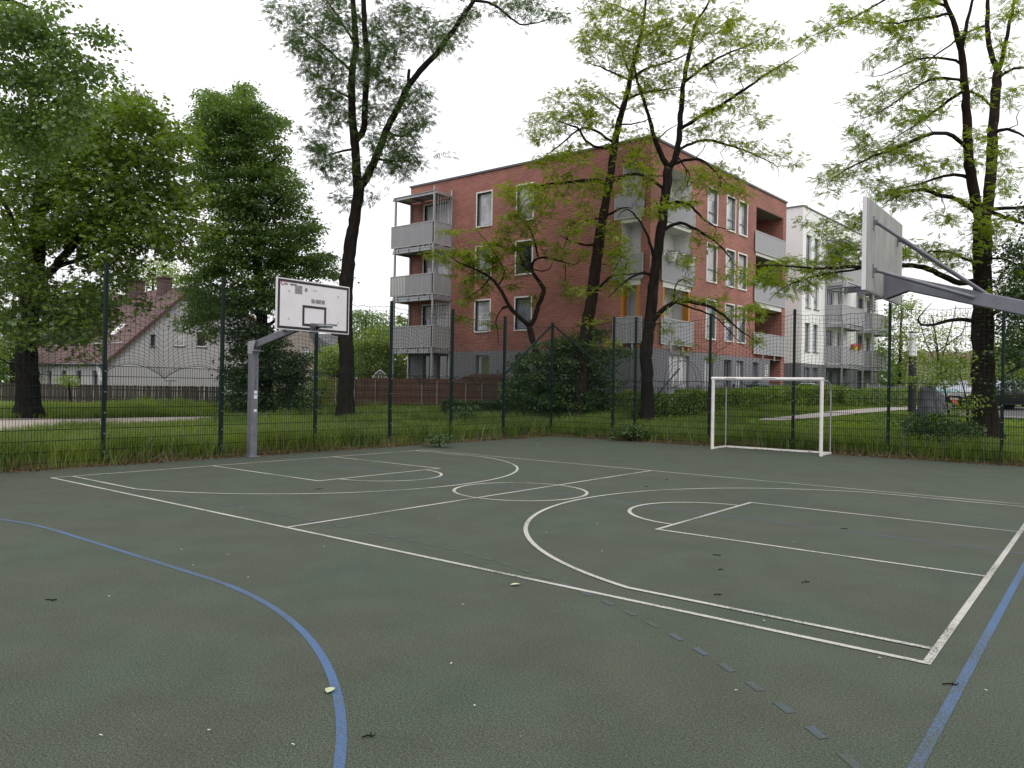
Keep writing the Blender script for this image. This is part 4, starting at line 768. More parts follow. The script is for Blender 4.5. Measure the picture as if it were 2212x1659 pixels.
# ---------------- beige gabled house further back
D2 = 66; pb_ = at_depth(640, 745, D2)
bh = thing('gabled_house', (pb_[0], pb_[1], 0), 'weathered beige old house with slate roofs, half hidden behind the conical tree', 'house')
XB = at_depth(690, 760, D2)[0]; FB1 = Face((XB-0, at_depth(612, 760, D2)[1]), (0, 1)); 
v0 = at_depth(596, 800, D2); v1 = at_depth(687, 800, D2); dv = (v1-v0)[:2]; FB1 = Face(v0[:2], dv); LB = np.hypot(*dv)
def bz(y): return at_depth(640, y, D2)[2]
zE, zP = bz(735), bz(690)
w1 = (*sorted((FB1.uz(651, 760)[0], FB1.uz(666, 760)[0])), bz(775), bz(749)); w2 = (FB1.uz(659, 760)[0]-.2, FB1.uz(659, 760)[0]+.35, bz(716), bz(707))
mb = MB(); wall(mb, FB1, 0, LB, -.3, zE, [w1] if w1[3] < zE else [])
for w in [w1]: reveal(mb, FB1, w, .2)
mb.face([FB1.p(0, zE), FB1.p(LB, zE), FB1.p(LB*.62, zP+1.2), FB1.p(LB*.45, zP+1.2)])
FB2 = Face(tuple(FB1.p(LB, 0)[:2]), tuple(-FB1.n[:2])); wall(mb, FB2, 0, 7, -.3, zE, [])
mb.build('wall', MAT['beige_wall'], bh)
window(FB1, w1, bh, 'glass', .15, False, 'white_frame', [('v', .5), ('h', .6)])
mb = MB(); FB1.box(mb, w2[0], w2[1], w2[2], w2[3], .0, .03); mb.build('attic_window', MAT['dark'], bh)
mb = MB(); q = lambda u, z, o: FB1.p(u, z, o)
uR = FB1.uz(737, 740)[0]; zS = bz(715); mb.face([q(LB+.2, zE-.9, .3), q(uR, zE-.9, .2), q(uR-.4, zS, -3), q(LB*.8, zS, -3), q(LB*.8, zS, .3)], [(0, 0), (9, 0), (8, 4), (0, 4), (0, 3)])
mb.face([q(-1.2, zE-.3, .5), q(LB*.12, zE-.2, .5), q(LB*.45, zP+1.3, .3), q(LB*.45, zP+1.3, -3), q(-1.2, zE, -4)], [(0, 0), (1, 0), (3, 3), (3, 6), (0, 6)])
rf2 = mb.build('roof', MAT['slate'], bh)
mb = MB(); wall(mb, Face(tuple(q(LB, 0, -.4)[:2]), tuple(dv)), 0, uR-LB, -.3, zE-.95, []); mb.build('side_wing', MAT['beige_wall'], bh)
mb = MB(); p = at_depth(727, 702, D2+3); mb.obox(p, np.eye(3), (.35, .35, .9)); mb.build('chimney', MAT['red_brick_chimney'], rf2)
# distant house on the right with a red roof
ph = at_depth(2088, 790, 78); rh = thing('gabled_house', (ph[0], ph[1], 0), 'distant pale house with a red tiled roof, half hidden by trees beyond the parked cars', 'house')
mb = MB(); d_ = vec(*C_R); d_[2] = 0; d_ /= np.linalg.norm(d_); fwd = vec(C_F[0], C_F[1], 0)
FD = Face((ph-d_*3.2)[:2], d_[:2]); zt_, zk_ = at_depth(2088, 783, 78)[2], at_depth(2088, 757, 78)[2]; zt_ += .1
wall(mb, FD, -3, 8, 0, zt_, []); mb.build('wall', MAT['beige_wall'], rh)
mb = MB(); mb.face([FD.p(-3.4, zt_-.1, .4), FD.p(8.4, zt_-.1, .4), FD.p(7, zk_, -3.5), FD.p(-1.5, zk_, -3.5)], [(0, 0), (11, 0), (10, 4), (1, 4)]); mb.build('roof', M_('red_roof_tiles', (.10, .055, .042), .8, var=.2, scale=6), rh)

# ================================================================== GARDEN FENCES, HEDGES AND SMALL THINGS
P0 = at_depth(-120, 868, 51); P1 = at_depth(480, 868, 44.0)
pf = thing('plank_fence', ((P0+P1)/2)*vec(1, 1, 0), 'old dark plank fence with rounded tops in front of the lilac house', 'fence')
dpl = (P1-P0)*vec(1, 1, 0); Lp = np.linalg.norm(dpl); dpl /= Lp; npl = vec(dpl[1], -dpl[0], 0)
mb = MB(); t = 0
while t < Lp:
    w = rng.uniform(.105, .13); gap = rng.choice([.012, .03, .045, .07], p=[.35, .3, .2, .15]); c = P0*vec(1, 1, 0)+dpl*(t+w/2); zb = float(terrain(c[0], c[1])); h = 1.22+rng.normal(0, .012); tl = rng.normal(0, .012)
    P = [c+dpl*(sx*w/2)+npl*sy*.011+vec(0, 0, zb+.05) for sx, sy in ((-1, -1), (1, -1), (1, 1), (-1, 1))]
    a = np.linspace(0, np.pi, 5); prof = [(w/2*math.cos(q), h-w*.35+w*.35*math.sin(q)) for q in a]
    f0 = [c+dpl*(-w/2)-npl*.011+vec(0, 0, zb+.05), c+dpl*(w/2)-npl*.011+vec(0, 0, zb+.05)]+[c+dpl*(x+tl)-npl*.011+vec(0, 0, zb+z) for x, z in prof]
    f1 = [p_+npl*.022 for p_ in f0]; n_ = len(f0); mb.raw(f0+f1, [tuple(range(n_))[::-1], tuple(range(n_, 2*n_))]+[(i, (i+1) % n_, n_+(i+1) % n_, n_+i) for i in range(n_)])
    t += w+gap
mb.build('planks', MAT['plank'], pf)
mb = MB()
for z in (.35, .95): mb.bar(P0*vec(1, 1, 0)+vec(0, 0, z+.1)-npl*.035, P1*vec(1, 1, 0)+vec(0, 0, z+.12)-npl*.035, .04, .08)
mb.build('rail', MAT['plank'], pf)
# reed screen round the brick house's garden: front run, and the taller return to the right
def reed(label, A, B, zb, heights, posts):
    A = vec(A[0], A[1], 0); B = vec(B[0], B[1], 0); d = B-A; Lr = np.linalg.norm(d); d /= Lr; nn = vec(d[1], -d[0], 0)
    rt_ = thing('reed_fence', A, label, 'fence', 'reed screens round the garden of the brick house')
    mb = MB(); n = int(Lr/.03)
    for i in range(n):
        t = i/n; h = np.interp(t, np.linspace(0, 1, len(heights)), heights)+rng.normal(0, .02); o_ = rng.uniform(-.012, .012)
        c = A+d*(t*Lr)+nn*o_; mb.bar(c+vec(0, 0, zb+.05), c+vec(*(rng.normal(0, .008, 2)), h), .033, .02, up=tuple(nn))
    mb.build('reed_mat', MAT['reed'], rt_)
    mb = MB()
    for z in (.55, 1.0, 1.4): mb.bar(A+vec(0, 0, z+zb-.1)+nn*.03, B+vec(0, 0, z+zb-.1)+nn*.03, .008, .008)
    mb.build('binding_wire', MAT['galv'], rt_)
    for u, h in posts: mb = MB(); c = A+d*u+nn*.08; mb.tube([c, c+vec(0, 0, h)], .03, 8); mb.build('post', MAT['galv'], rt_)
YR = 22.35; xr = lambda p: float(on_y(p, 830, YR)[0]); zR = .3
reed('long brown reed matting screen on steel posts, left of the brick house', (xr(700), YR), (xr(967), YR), zR, [2.02, 2.0, 1.97, 2.0, 1.98, 2.0, 1.99], [(xr(p)-xr(700), h) for p, h in ((728, 1.9), (768, 1.85), (813, 1.9), (914, 1.75), (947, 1.9))])
rc_ = (xr(967), YR); re_ = at_depth(1090, 830, 38.3)
reed('taller uneven reed matting screen under the brick house windows', rc_, re_[:2], zR+.25, [2.0, 1.98, 2.15, 2.28, 2.25, 2.3, 2.28], [(.9, 1.8), (1.7, 1.8), (2.6, 1.8)])
# steel bar fence in front of the terraces
def barfence(label, pts, h, base):
    rt_ = thing('bar_fence', (pts[0][0], pts[0][1], 0), label, 'fence', 'low steel bar fences before the terraces')
    A = []; B = []; mbp = []
    for p, q in zip(pts, pts[1:]):
        p = vec(*p, 0); q = vec(*q, 0); Lx = np.linalg.norm(q-p); n = int(Lx/.11)
        for i in range(n+1):
            c = p+(q-p)*i/n; z = float(terrain(c[0], c[1]))+base; A.append(c+vec(0, 0, z)); B.append(c+vec(0, 0, z+h))
        for z in (.12, h*.5, h-.05):
            za = float(terrain(p[0], p[1]))+base; zb = float(terrain(q[0], q[1]))+base; A.append(p+vec(0, 0, za+z)); B.append(q+vec(0, 0, zb+z))
        mbp += [p+(q-p)*t for t in np.linspace(0, 1, max(2, int(Lx/2.4)+1))]
    V, F = prisms(A, B, .009, 4); np_mesh('bars', V, F, MAT['metal_grey'], rt_)
    for c in mbp: mb = MB(); z = float(terrain(c[0], c[1]))+base; mb.obox(c+vec(0, 0, z+h/2), np.eye(3), (.025, .025, h/2+.03)); mb.build('post', MAT['metal_grey'], rt_)
barfence('grey steel bar fence along the left side of the brick house', [(re_[0]+.1, 23.0), (-1.5, 23.6)], 1.05, .2)
barfence('grey steel bar fence in front of the terrace doors, right of the leaning trunk', [(-1.3, 23.7), (-.6, 30), (.2, 40)], 1.05, .2)
# ================================================================== PLANTS
def leaflet(x, y, ang, l, w, z=0.0):
    c, s_ = math.cos(ang), math.sin(ang); return [(x, y, z), (x+l*.45*c+w*.5*s_, y+l*.45*s_-w*.5*c, z+.1*w), (x+l*c, y+l*s_, z-.12*l), (x+l*.45*c-w*.5*s_, y+l*.45*s_+w*.5*c, z+.1*w)]
def t_pinnate(pairs, l, w, step):
    q = []
    for i in range(pairs):
        x = .02+step*i; k = 1-.25*abs(i/(pairs-1)-.45)
        for sg in (1, -1): q.append(leaflet(x, 0, sg*R(62), l*k, w*k, -.25*x*x/(step*pairs)))
    q.append(leaflet(step*pairs, 0, 0, l, w, -.04)); return np.array(q)
TPL = dict(locust=t_pinnate(5, .068, .040, .036), ash=t_pinnate(4, .095, .042, .042), palm=np.array([leaflet(0, 0, R(a), .17*(1-abs(a)/260), .068) for a in (-105, -63, -21, 21, 63, 105)]),
           broad=np.array([[(0, 0, 0), (.045, -.044, .012), (.105, 0, -.012), (.045, .044, .012)]]), small=np.array([[(0, 0, 0), (.025, -.022, .006), (.06, 0, -.006), (.025, .022, .006)]]))
def leaves(name, P, Fw, kind, size, mat, parent, flat=.55, seed=0):
    rr = np.random.default_rng(seed); P = np.asarray(P); n = len(P); T = TPL[kind]; k = len(T)
    f = Fw+rr.normal(0, .35, (n, 3)); f /= np.linalg.norm(f, axis=1)[:, None]; up = np.array([0, 0, 1.])+rr.normal(0, flat, (n, 3))
    y = np.cross(up, f); y /= np.linalg.norm(y, axis=1)[:, None]+1e-9; z = np.cross(f, y); s_ = size*rr.uniform(.65, 1.3, n)
    M3 = np.stack([f, y, z], 1)*s_[:, None, None]
    V = np.einsum('qvc,ncd->nqvd', T, M3)+P[:, None, None, :]; F = np.arange(n*k*4).reshape(-1, 4)
    return np_mesh(name, V.reshape(-1, 3), F, mat, parent)
def smooth_path(P, step=.3):
    P = np.asarray(P, float); d = np.r_[0, np.cumsum(np.linalg.norm(np.diff(P[:, :3], axis=0), axis=1))]; n = max(3, int(d[-1]/step)+1); t = np.linspace(0, d[-1], n)
    Q = np.stack([np.interp(t, d, P[:, k]) for k in range(P.shape[1])], 1)
    for _ in range(2):
        if n > 4: Q[1:-1] = .25*Q[:-2]+.5*Q[1:-1]+.25*Q[2:]
    return Q
class Tree:
    def __init__(s, name, label, base_px, group=None, cat='tree', D=None, seed=1, bark='bark'):
        s.rr = np.random.default_rng(seed); s.seed = seed; q = on_ground(*base_px) if D is None else None
        s.D = (q-CAM)@C_F if D is None else D
        b = at_depth(*base_px, s.D); s.base = vec(b[0], b[1], float(terrain(b[0], b[1])))
        s.root = thing(name, s.base, label, cat, group); s.pos = np.zeros((0, 3)); s.dir = np.zeros((0, 3)); s.px = np.zeros((0, 3)); s.mb = MB(); s.m2 = MB(); s.bark = bark; s.m = s.D/FPX; s.lp = []; s.lf = []; s.rad = np.zeros(0)
    def limb(s, pts, dend=0.0, r=None, leafy=0, sides=9, flare=False):
        """pts (px,py[,radius px]) from the root outward; dend: depth the limb gains towards its tip, in metres"""
        pts = [(p[0], p[1]) for p in pts]; n = len(pts); d0 = 0.0; start = None
        if len(s.px):
            k = np.argmin(np.hypot(s.px[:, 0]-pts[0][0], s.px[:, 1]-pts[0][1])); d0 = s.px[k, 2]; start = s.pos[k]
        L_ = np.r_[0, np.cumsum(np.hypot(*np.diff(np.array(pts), axis=0).T))]; tt = L_/L_[-1]
        P = np.array([np.r_[at_depth(x, y, s.D+d0+dend*t_), x, y, d0+dend*t_] for (x, y), t_ in zip(pts, tt)])
        if start is not None: P[0, :3] = start
        else: P[0, 2] = s.base[2]-.1
        Q = smooth_path(P, .22 if r and max(r) > 5 else .25); rd = np.interp(np.linspace(0, 1, len(Q)), np.linspace(0, 1, len(r)), r)*s.m
        rd = rd*(1+s.rr.normal(0, .035, len(rd)))
        Q[1:-1, :3] += s.rr.normal(0, .012, (len(Q)-2, 3))
        if flare: rd = rd*(1+.55*np.exp(-np.maximum(0, Q[:, 2]-s.base[2])/.3))
        s.mb.tube(Q[:, :3], rd, sides if rd[0] > .05 else 6); T = np.gradient(Q[:, :3], axis=0); T /= np.linalg.norm(T, axis=1)[:, None]
        s.pos = np.vstack([s.pos, Q[:, :3]]); s.dir = np.vstack([s.dir, T]); s.px = np.vstack([s.px, Q[:, 3:6]]); s.rad = np.r_[s.rad, rd]
        for _ in range(leafy):
            k = int(s.rr.uniform(.3, 1)*(len(Q)-1)); s.lp.append(Q[k, :3]+s.rr.normal(0, .14, 3)); s.lf.append(T[k]*.5+s.rr.normal(0, .8, 3))
        return s
    def crown(s, blobs, dz, nleaf, jit=.16, t0=.35, droop=.0, rmin=.004, skip_low=0.0, thick=.011, cl=0, crook=.02, fz=.28):
        A = []
        for cx, cy, rx, ry, n in blobs:
            for _ in range(n):
                a = s.rr.uniform(0, 2*np.pi); q = math.sqrt(s.rr.uniform(0, 1)); A.append(at_depth(cx+rx*q*math.cos(a), cy+ry*q*math.sin(a), s.D+s.rr.uniform(-1, 1)*dz))
        A = np.array(A); A = A[A[:, 2] > terrain(A[:, 0], A[:, 1])+.05]
        ok = np.arange(len(s.pos))[int(skip_low*len(s.pos)):] if skip_low else np.arange(len(s.pos)); p0 = s.pos[ok]
        dm = np.array([np.min(np.linalg.norm(p0-a, axis=1)) for a in A]); A = A[np.argsort(dm)]
        P, Dr, Rd = s.pos[ok].copy(), s.dir[ok].copy(), s.rad[ok].copy()
        for a in A:
            v = a-P; d = np.linalg.norm(v, axis=1)+1e-6; cs = np.einsum('ij,ij->i', v, Dr)/d; k = np.argmin(d*(1+.45*(1-cs))+.0*d); dist = d[k]
            if dist < .05: continue
            t_d = Dr[k]*.8+v[k]/dist*.6+s.rr.normal(0, .25, 3); t_d /= np.linalg.norm(t_d); e_d = v[k]/dist+vec(0, 0, -droop)+s.rr.normal(0, .3, 3); n = max(3, int(dist/.22)+1); tt = np.linspace(0, 1, n+1)[:, None]
            h00 = 2*tt**3-3*tt**2+1; h10 = tt**3-2*tt**2+tt; h01 = -2*tt**3+3*tt**2; h11 = tt**3-tt**2
            Q = h00*P[k]+h10*t_d*dist+h01*a+h11*e_d*dist*.9; Q[1:-1] += s.rr.normal(0, crook, (n-1, 3))
            r0 = min(Rd[k]*.72, .006+thick*dist); rd = np.linspace(r0, rmin, n+1); s.m2.tube(Q, rd, 5 if r0 > .018 else (4 if r0 > .009 else 3), caps=False)
            T = np.gradient(Q, axis=0); T /= np.linalg.norm(T, axis=1)[:, None]+1e-9
            P = np.vstack([P, Q[1:]]); Dr = np.vstack([Dr, T[1:]]); Rd = np.r_[Rd, rd[1:]]
            m_ = s.rr.poisson(nleaf)
            if m_ and cl:
                # leafy sprays: flat rosettes gathered round a few points of the twig, the shoot between them nearly bare
                tc_ = np.clip(1-np.abs(s.rr.normal(0, .30, cl)), .1, 1); tc_[0] = 1; w_ = s.rr.integers(0, cl, m_); ix = np.clip(tc_[w_]*n, 0, n-1e-6); i0 = ix.astype(int); fr = (ix-i0)[:, None]; of = s.rr.normal(0, jit, (m_, 3))*vec(1, 1, fz)
                of[:, 2] -= .35*np.hypot(of[:, 0], of[:, 1])*droop; ff = of/(jit+1e-6)*vec(1, 1, .3)+s.rr.normal(0, .45, (m_, 3))*vec(1, 1, .5)+T[i0]*.25; ff[:, 2] -= .12+droop*.6
                s.lp += list(Q[i0]*(1-fr)+Q[i0+1]*fr+of); s.lf += list(ff)
            elif m_:
                t_ = t0+(1-t0)*s.rr.uniform(0, 1, m_)**.7; ix = np.clip((t_*n), 0, n-1e-6); i0 = ix.astype(int); fr = (ix-i0)[:, None]
                pp = Q[i0]*(1-fr)+Q[i0+1]*fr+s.rr.normal(0, jit, (m_, 3))*vec(1, 1, .6); ff = T[i0]*.5+s.rr.normal(0, .8, (m_, 3)); ff[:, 2] -= .2
                s.lp += list(pp); s.lf += list(ff)
        s.P2 = P; return s
    def done(s, kind, size, mat, flat=.55, crown='crown'):
        if s.mb.v: s.mb.build('trunk', MAT[s.bark], s.root, smooth=True)
        if s.m2.v: s.m2.build('branchwork', MAT['twig'], s.root, smooth=True)
        print(s.root.name, 'D=%.1f' % s.D, 'leaves', len(s.lp)); leaves(crown, np.array(s.lp), np.array(s.lf), kind, size, MAT[mat], s.root, flat, s.seed); return s

G_LOC = 'trees beyond the far fence'
# --- tall ash on the left of the brick house
t = Tree('ash_tree', 'tall dark-trunked tree forking high up, left of the brick house', (745, 912), G_LOC, seed=3)
t.limb([(745, 913), (748, 850), (749, 780), (746, 720), (745, 660), (750, 590), (756, 530), (766, 480), (772, 430), (776, 405)], 0, [20, 18, 17, 16.5, 15.5, 15, 14.5, 13.5, 12.5, 12], sides=14, flare=True)
t.limb([(774, 412), (770, 367), (767, 317), (761, 267), (758, 200), (761, 150), (770, 100), (765, 40), (760, -60), (765, -170)], .6, [10.5, 9.5, 9, 8, 7.5, 7, 6, 5, 4, 2])
t.limb([(768, 315), (787, 283), (788, 217), (793, 167), (797, 133), (788, 83), (785, 0), (790, -120)], -.8, [7.5, 7, 6.5, 6, 6, 5.5, 5, 2.5])
t.limb([(776, 405), (787, 395), (813, 340), (833, 283), (860, 233), (880, 187), (903, 157), (940, 120), (973, 73), (1007, 27), (1024, 0), (1040, -20)], -1.2, [9, 8.5, 8, 7.5, 7, 6.8, 6.3, 6, 5.5, 5, 4.5, 4])
t.limb([(880, 187), (883, 172), (884, 150)], 0, [4, 3.6, 3.3])
t.limb([(1024, 0), (1050, 0), (1087, 23), (1127, 60), (1150, 50), (1190, 42), (1220, 33)], -.3, [3, 2.6, 2.2, 1.8, 1.4, 1, .6], leafy=26)
t.limb([(758, 220), (720, 190), (680, 190)], .8, [3, 2, 1]); t.limb([(762, 150), (700, 100), (640, 60)], -.8, [3, 2, 1]); t.limb([(767, 320), (720, 330), (690, 340)], .5, [3, 2, 1]); t.limb([(813, 340), (860, 350), (890, 345)], .5, [3, 2, 1]); t.limb([(833, 283), (870, 300), (910, 260)], -.5, [3, 2, 1]); t.limb([(763, 100), (720, 20), (660, -60)], .5, [3, 2, 1])
B = [(625, 25, 40, 40, 30), (680, 70, 55, 55, 60), (720, 30, 55, 50, 60), (690, 130, 50, 38, 50), (640, 90, 30, 25, 14), (700, 185, 40, 35, 36), (718, 235, 48, 36, 44), (690, 298, 36, 30, 30), (700, 338, 38, 26, 28), (722, 370, 30, 22, 18), (738, 432, 30, 24, 9), (800, 428, 24, 18, 6), (770, 380, 30, 30, 12),
     (830, 330, 48, 42, 48), (870, 300, 38, 36, 40), (880, 345, 32, 25, 26), (862, 370, 26, 20, 12), (900, 250, 34, 40, 32), (850, 215, 40, 45, 34), (830, 150, 38, 50, 48), (850, 55, 60, 55, 70), (915, 60, 55, 50, 50), (960, 90, 36, 36, 26), (1000, 60, 28, 36, 16), (905, 200, 30, 30, 18), (790, 250, 35, 50, 34), (790, 110, 40, 60, 40), (1090, 14, 45, 16, 14), (1150, 20, 40, 22, 16), (1190, 34, 30, 12, 7), (960, 332, 8, 8, 2), (1020, 30, 20, 20, 8), (760, 160, 40, 50, 30), (700, -60, 90, 50, 60), (850, -60, 90, 50, 60), (980, -50, 70, 45, 30)]
t.crown(B, 2.6, 15, jit=.15, cl=2, crook=.03, droop=.3, fz=.5, rmin=.006).done('ash', .78, 'lf_ash', flat=.4)
# --- small crooked locust before the brick front
t = Tree('locust_tree', 'small crooked two-stemmed tree with bright young leaves before the brick front', (1172, 884), G_LOC, D=34.0, seed=5, bark='bark_brown')
t.limb([(1172, 884), (1168, 800), (1158, 760), (1148, 732), (1146, 712), (1143, 704)], -.3, [8, 7.5, 7, 7, 7, 6.5], flare=True)
t.limb([(1143, 704), (1128, 690), (1110, 673), (1099, 664), (1090, 642), (1079, 620), (1064, 602), (1048, 590), (1028, 582), (1004, 574), (985, 565), (970, 552)], -1.2, [4.8, 4.5, 4.3, 4, 3.8, 3.6, 3.2, 2.8, 2.3, 1.8, 1.2, .7], leafy=22)
t.limb([(1099, 664), (1086, 666), (1081, 665), (1085, 659), (1090, 662)], 0, [3, 3, 2.6, 2, 1.6]); t.limb([(1086, 666), (1070, 690), (1076, 730), (1078, 748)], -.2, [1.6, 1.2, 1, .6])
t.limb([(1146, 708), (1152, 698), (1160, 670), (1168, 645), (1180, 624), (1166, 612), (1151, 591), (1145, 576), (1153, 562), (1166, 554), (1186, 557), (1217, 567), (1242, 572)], .8, [5.5, 5.3, 5, 5, 4.8, 4.2, 3.6, 3.3, 2.8, 2.4, 2, 1.4, .8], leafy=14)
t.limb([(1160, 555), (1160, 542), (1154, 515), (1147, 500), (1130, 470)], .4, [2.4, 2.2, 1.8, 1.4, .6], leafy=12); t.limb([(1147, 585), (1175, 589), (1198, 578), (1192, 571)], -.5, [1.8, 1.4, 1, .6]); t.limb([(1064, 602), (1040, 625), (1015, 640)], -.5, [2, 1.2, .6], leafy=8); t.limb([(1079, 620), (1095, 590), (1070, 550), (1050, 520), (1030, 495)], .5, [2, 1.6, 1.2, .9, .5], leafy=14); t.limb([(1028, 582), (1010, 545), (1000, 530)], .5, [1.6, 1, .5]); t.limb([(1217, 567), (1221, 600), (1222, 640)], 0, [1, .8, .4], leafy=5)
B = [(950, 552, 30, 14, 12), (1000, 560, 34, 24, 26), (1040, 540, 48, 30, 34), (1090, 545, 50, 34, 40), (1110, 495, 40, 40, 30), (1150, 470, 40, 36, 34), (1095, 412, 28, 16, 12), (1140, 425, 40, 28, 26), (1160, 400, 20, 14, 6), (990, 500, 45, 9, 7), (1060, 590, 46, 28, 26), (1020, 625, 36, 18, 16), (1000, 600, 30, 20, 12), (1110, 600, 30, 24, 10), (1180, 535, 34, 24, 16), (1240, 556, 32, 20, 14), (1005, 685, 24, 12, 6), (1060, 700, 22, 16, 6), (1150, 645, 16, 14, 5), (1225, 620, 14, 30, 7), (1010, 645, 20, 20, 7), (1235, 640, 20, 10, 5)]
t.crown(B, 1.5, 17, jit=.12, cl=2, crook=.075, rmin=.008, thick=.022).done('locust', .9, 'lf_locust', flat=.28)
# --- leaning locust
t = Tree('locust_tree', 'tall locust tree leaning right, its trunk rising out of the dark corner bush', (1243, 893), G_LOC, D=31.0, seed=8, bark='bark_brown')
t.limb([(1243, 893), (1252, 850), (1259, 800), (1264, 745), (1268, 705), (1277, 650), (1285, 592), (1291, 545), (1296, 500), (1306, 450), (1313, 412), (1318, 380), (1322, 350), (1328, 310), (1336, 270)], 1.0, [15, 14.5, 14, 13.5, 13.5, 13, 13, 12.5, 12, 11, 9.5, 9, 8.5, 7.8, 7.2], sides=12, flare=True)
t.limb([(1336, 270), (1344, 240), (1352, 214), (1362, 170), (1370, 130), (1383, 87), (1391, 40), (1396, 0), (1400, -60)], .8, [7.2, 6.6, 6, 5.2, 4.6, 4, 3.2, 2.6, 1], leafy=10)
t.limb([(1308, 402), (1290, 386), (1273, 389), (1250, 392), (1229, 395), (1183, 396), (1155, 406)], -1.2, [4.6, 4.2, 3.8, 3.2, 2.8, 1.8, .8], leafy=18)
t.limb([(1321, 317), (1296, 325), (1278, 312), (1260, 306), (1256, 276), (1236, 271), (1199, 260)], -1.5, [3.6, 3.2, 3, 2.8, 2.4, 1.8, .8], leafy=16)
t.limb([(1319, 312), (1300, 290), (1286, 279), (1256, 273), (1230, 297), (1194, 327), (1165, 345)], 1.2, [3.2, 3, 2.6, 2.2, 1.8, 1.2, .6], leafy=18)
t.limb([(1337, 230), (1311, 214), (1296, 199), (1270, 195)], 1.5, [2.6, 2, 1.6, .7], leafy=8); t.limb([(1358, 172), (1345, 165), (1327, 158), (1296, 143), (1265, 135)], -1.2, [2.8, 2.4, 2, 1.4, .6], leafy=10)
t.limb([(1360, 160), (1346, 128), (1344, 102), (1321, 87), (1291, 82)], 1, [2.8, 2.4, 2, 1.4, .6], leafy=10); t.limb([(1352, 214), (1370, 205), (1393, 199), (1434, 194), (1475, 189)], -1.4, [3, 2.8, 2.4, 1.8, .9], leafy=8); t.limb([(1362, 179), (1393, 148), (1434, 138), (1485, 117), (1515, 92)], 1.4, [3, 2.6, 2.2, 1.6, .7], leafy=8); t.limb([(1378, 92), (1408, 66), (1454, 56)], -.8, [2, 1.4, .7], leafy=6); t.limb([(1342, 276), (1378, 266), (1413, 255)], -1, [2, 1.5, .8], leafy=5)
t.limb([(1320, 396), (1340, 384), (1362, 375), (1398, 378), (1434, 380)], -1.2, [4.4, 3.8, 3, 2.2, 1], leafy=8); t.limb([(1283, 522), (1264, 534), (1250, 524), (1232, 522), (1211, 510)], -1, [3.2, 2.8, 2.4, 1.8, .8], leafy=10); t.limb([(1290, 470), (1260, 476), (1235, 478), (1225, 520), (1215, 540)], .8, [2.2, 1.8, 1.4, 1, .5], leafy=8); t.limb([(1300, 470), (1330, 455), (1350, 445), (1365, 450)], -1, [3, 2.4, 1.8, .8], leafy=6); t.limb([(1390, 40), (1350, 20), (1300, 0), (1270, 2)], .5, [2, 1.6, 1, .6], leafy=8); t.limb([(1297, 640), (1310, 600), (1335, 590), (1370, 595), (1393, 586)], -.8, [3.4, 3, 2.2, 1.4, .8], leafy=8)
B = [(1180, 270, 42, 40, 30), (1215, 225, 36, 32, 22), (1150, 290, 26, 20, 8), (1230, 330, 52, 22, 26), (1190, 352, 50, 18, 20), (1290, 232, 46, 44, 38), (1262, 190, 26, 22, 12), (1300, 105, 52, 36, 40), (1250, 88, 20, 12, 6), (1330, 52, 52, 44, 44), (1350, 140, 36, 36, 26), (1400, 42, 54, 42, 44), (1300, 22, 44, 18, 18), (1250, 262, 46, 36, 28), (1225, 405, 62, 32, 34), (1170, 420, 34, 22, 14), (1258, 468, 36, 34, 22), (1298, 400, 36, 36, 26), (1398, 292, 36, 22, 14), (1340, 560, 30, 34, 30), (1330, 515, 28, 40, 28), (1338, 620, 34, 18, 18), (1268, 622, 26, 13, 8), (1370, 400, 36, 28, 22), (1225, 500, 28, 30, 12), (1390, 110, 46, 36, 30), (1420, 150, 40, 40, 22), (1380, 200, 40, 36, 22), (1330, 300, 30, 40, 16), (1290, 690, 26, 14, 10), (1310, 740, 26, 14, 10), (1180, 450, 20, 16, 5), (1270, 60, 20, 16, 6), (1340, -40, 90, 40, 50), (1420, -40, 60, 40, 30), (1365, 335, 30, 22, 12)]
t.crown(B, 2.6, 13, jit=.12, cl=2, crook=.08, rmin=.009, thick=.024).done('locust', .9, 'lf_locust', flat=.28)
# --- upright locust right of it
t = Tree('locust_tree', 'tall locust tree with straight dark trunk and low right branch, before the building corner', (1398, 905), G_LOC, D=30.6, seed=13)
t.limb([(1398, 906), (1399, 850), (1397, 790), (1395, 755), (1402, 715), (1406, 680), (1409, 640), (1416, 580), (1424, 520), (1432, 465), (1438, 420), (1444, 364)], .4, [13.5, 13, 12.6, 13.6, 12.2, 11.5, 11, 10.6, 10.2, 10, 10, 10], sides=12, flare=True)
t.limb([(1443, 366), (1434, 347), (1424, 325), (1413, 301), (1408, 275), (1403, 255), (1394, 225), (1385, 204), (1378, 174), (1370, 150), (1368, 110)], -.9, [6.4, 6, 5.4, 4.8, 4.4, 4, 3.6, 3.2, 2.8, 2.2, 1], leafy=8)
t.limb([(1446, 362), (1459, 347), (1463, 325), (1467, 306), (1470, 245), (1475, 189), (1482, 148), (1493, 97), (1500, 51), (1531, 10), (1540, -40)], .9, [7.4, 7, 6.4, 6, 5.4, 5, 4.4, 3.6, 3, 2, 1], leafy=8)
t.limb([(1470, 281), (1490, 268), (1505, 255), (1556, 230), (1592, 204), (1638, 174), (1674, 148), (1720, 123), (1750, 100)], -2.0, [4.2, 4, 3.8, 3.4, 3, 2.4, 1.8, 1.1, .6], leafy=26)
t.limb([(1470, 330), (1490, 312), (1516, 301), (1551, 306), (1602, 322), (1648, 342), (1684, 358), (1682, 383)], 1.6, [3.4, 3.2, 3, 2.7, 2.2, 1.6, 1, .5], leafy=22)
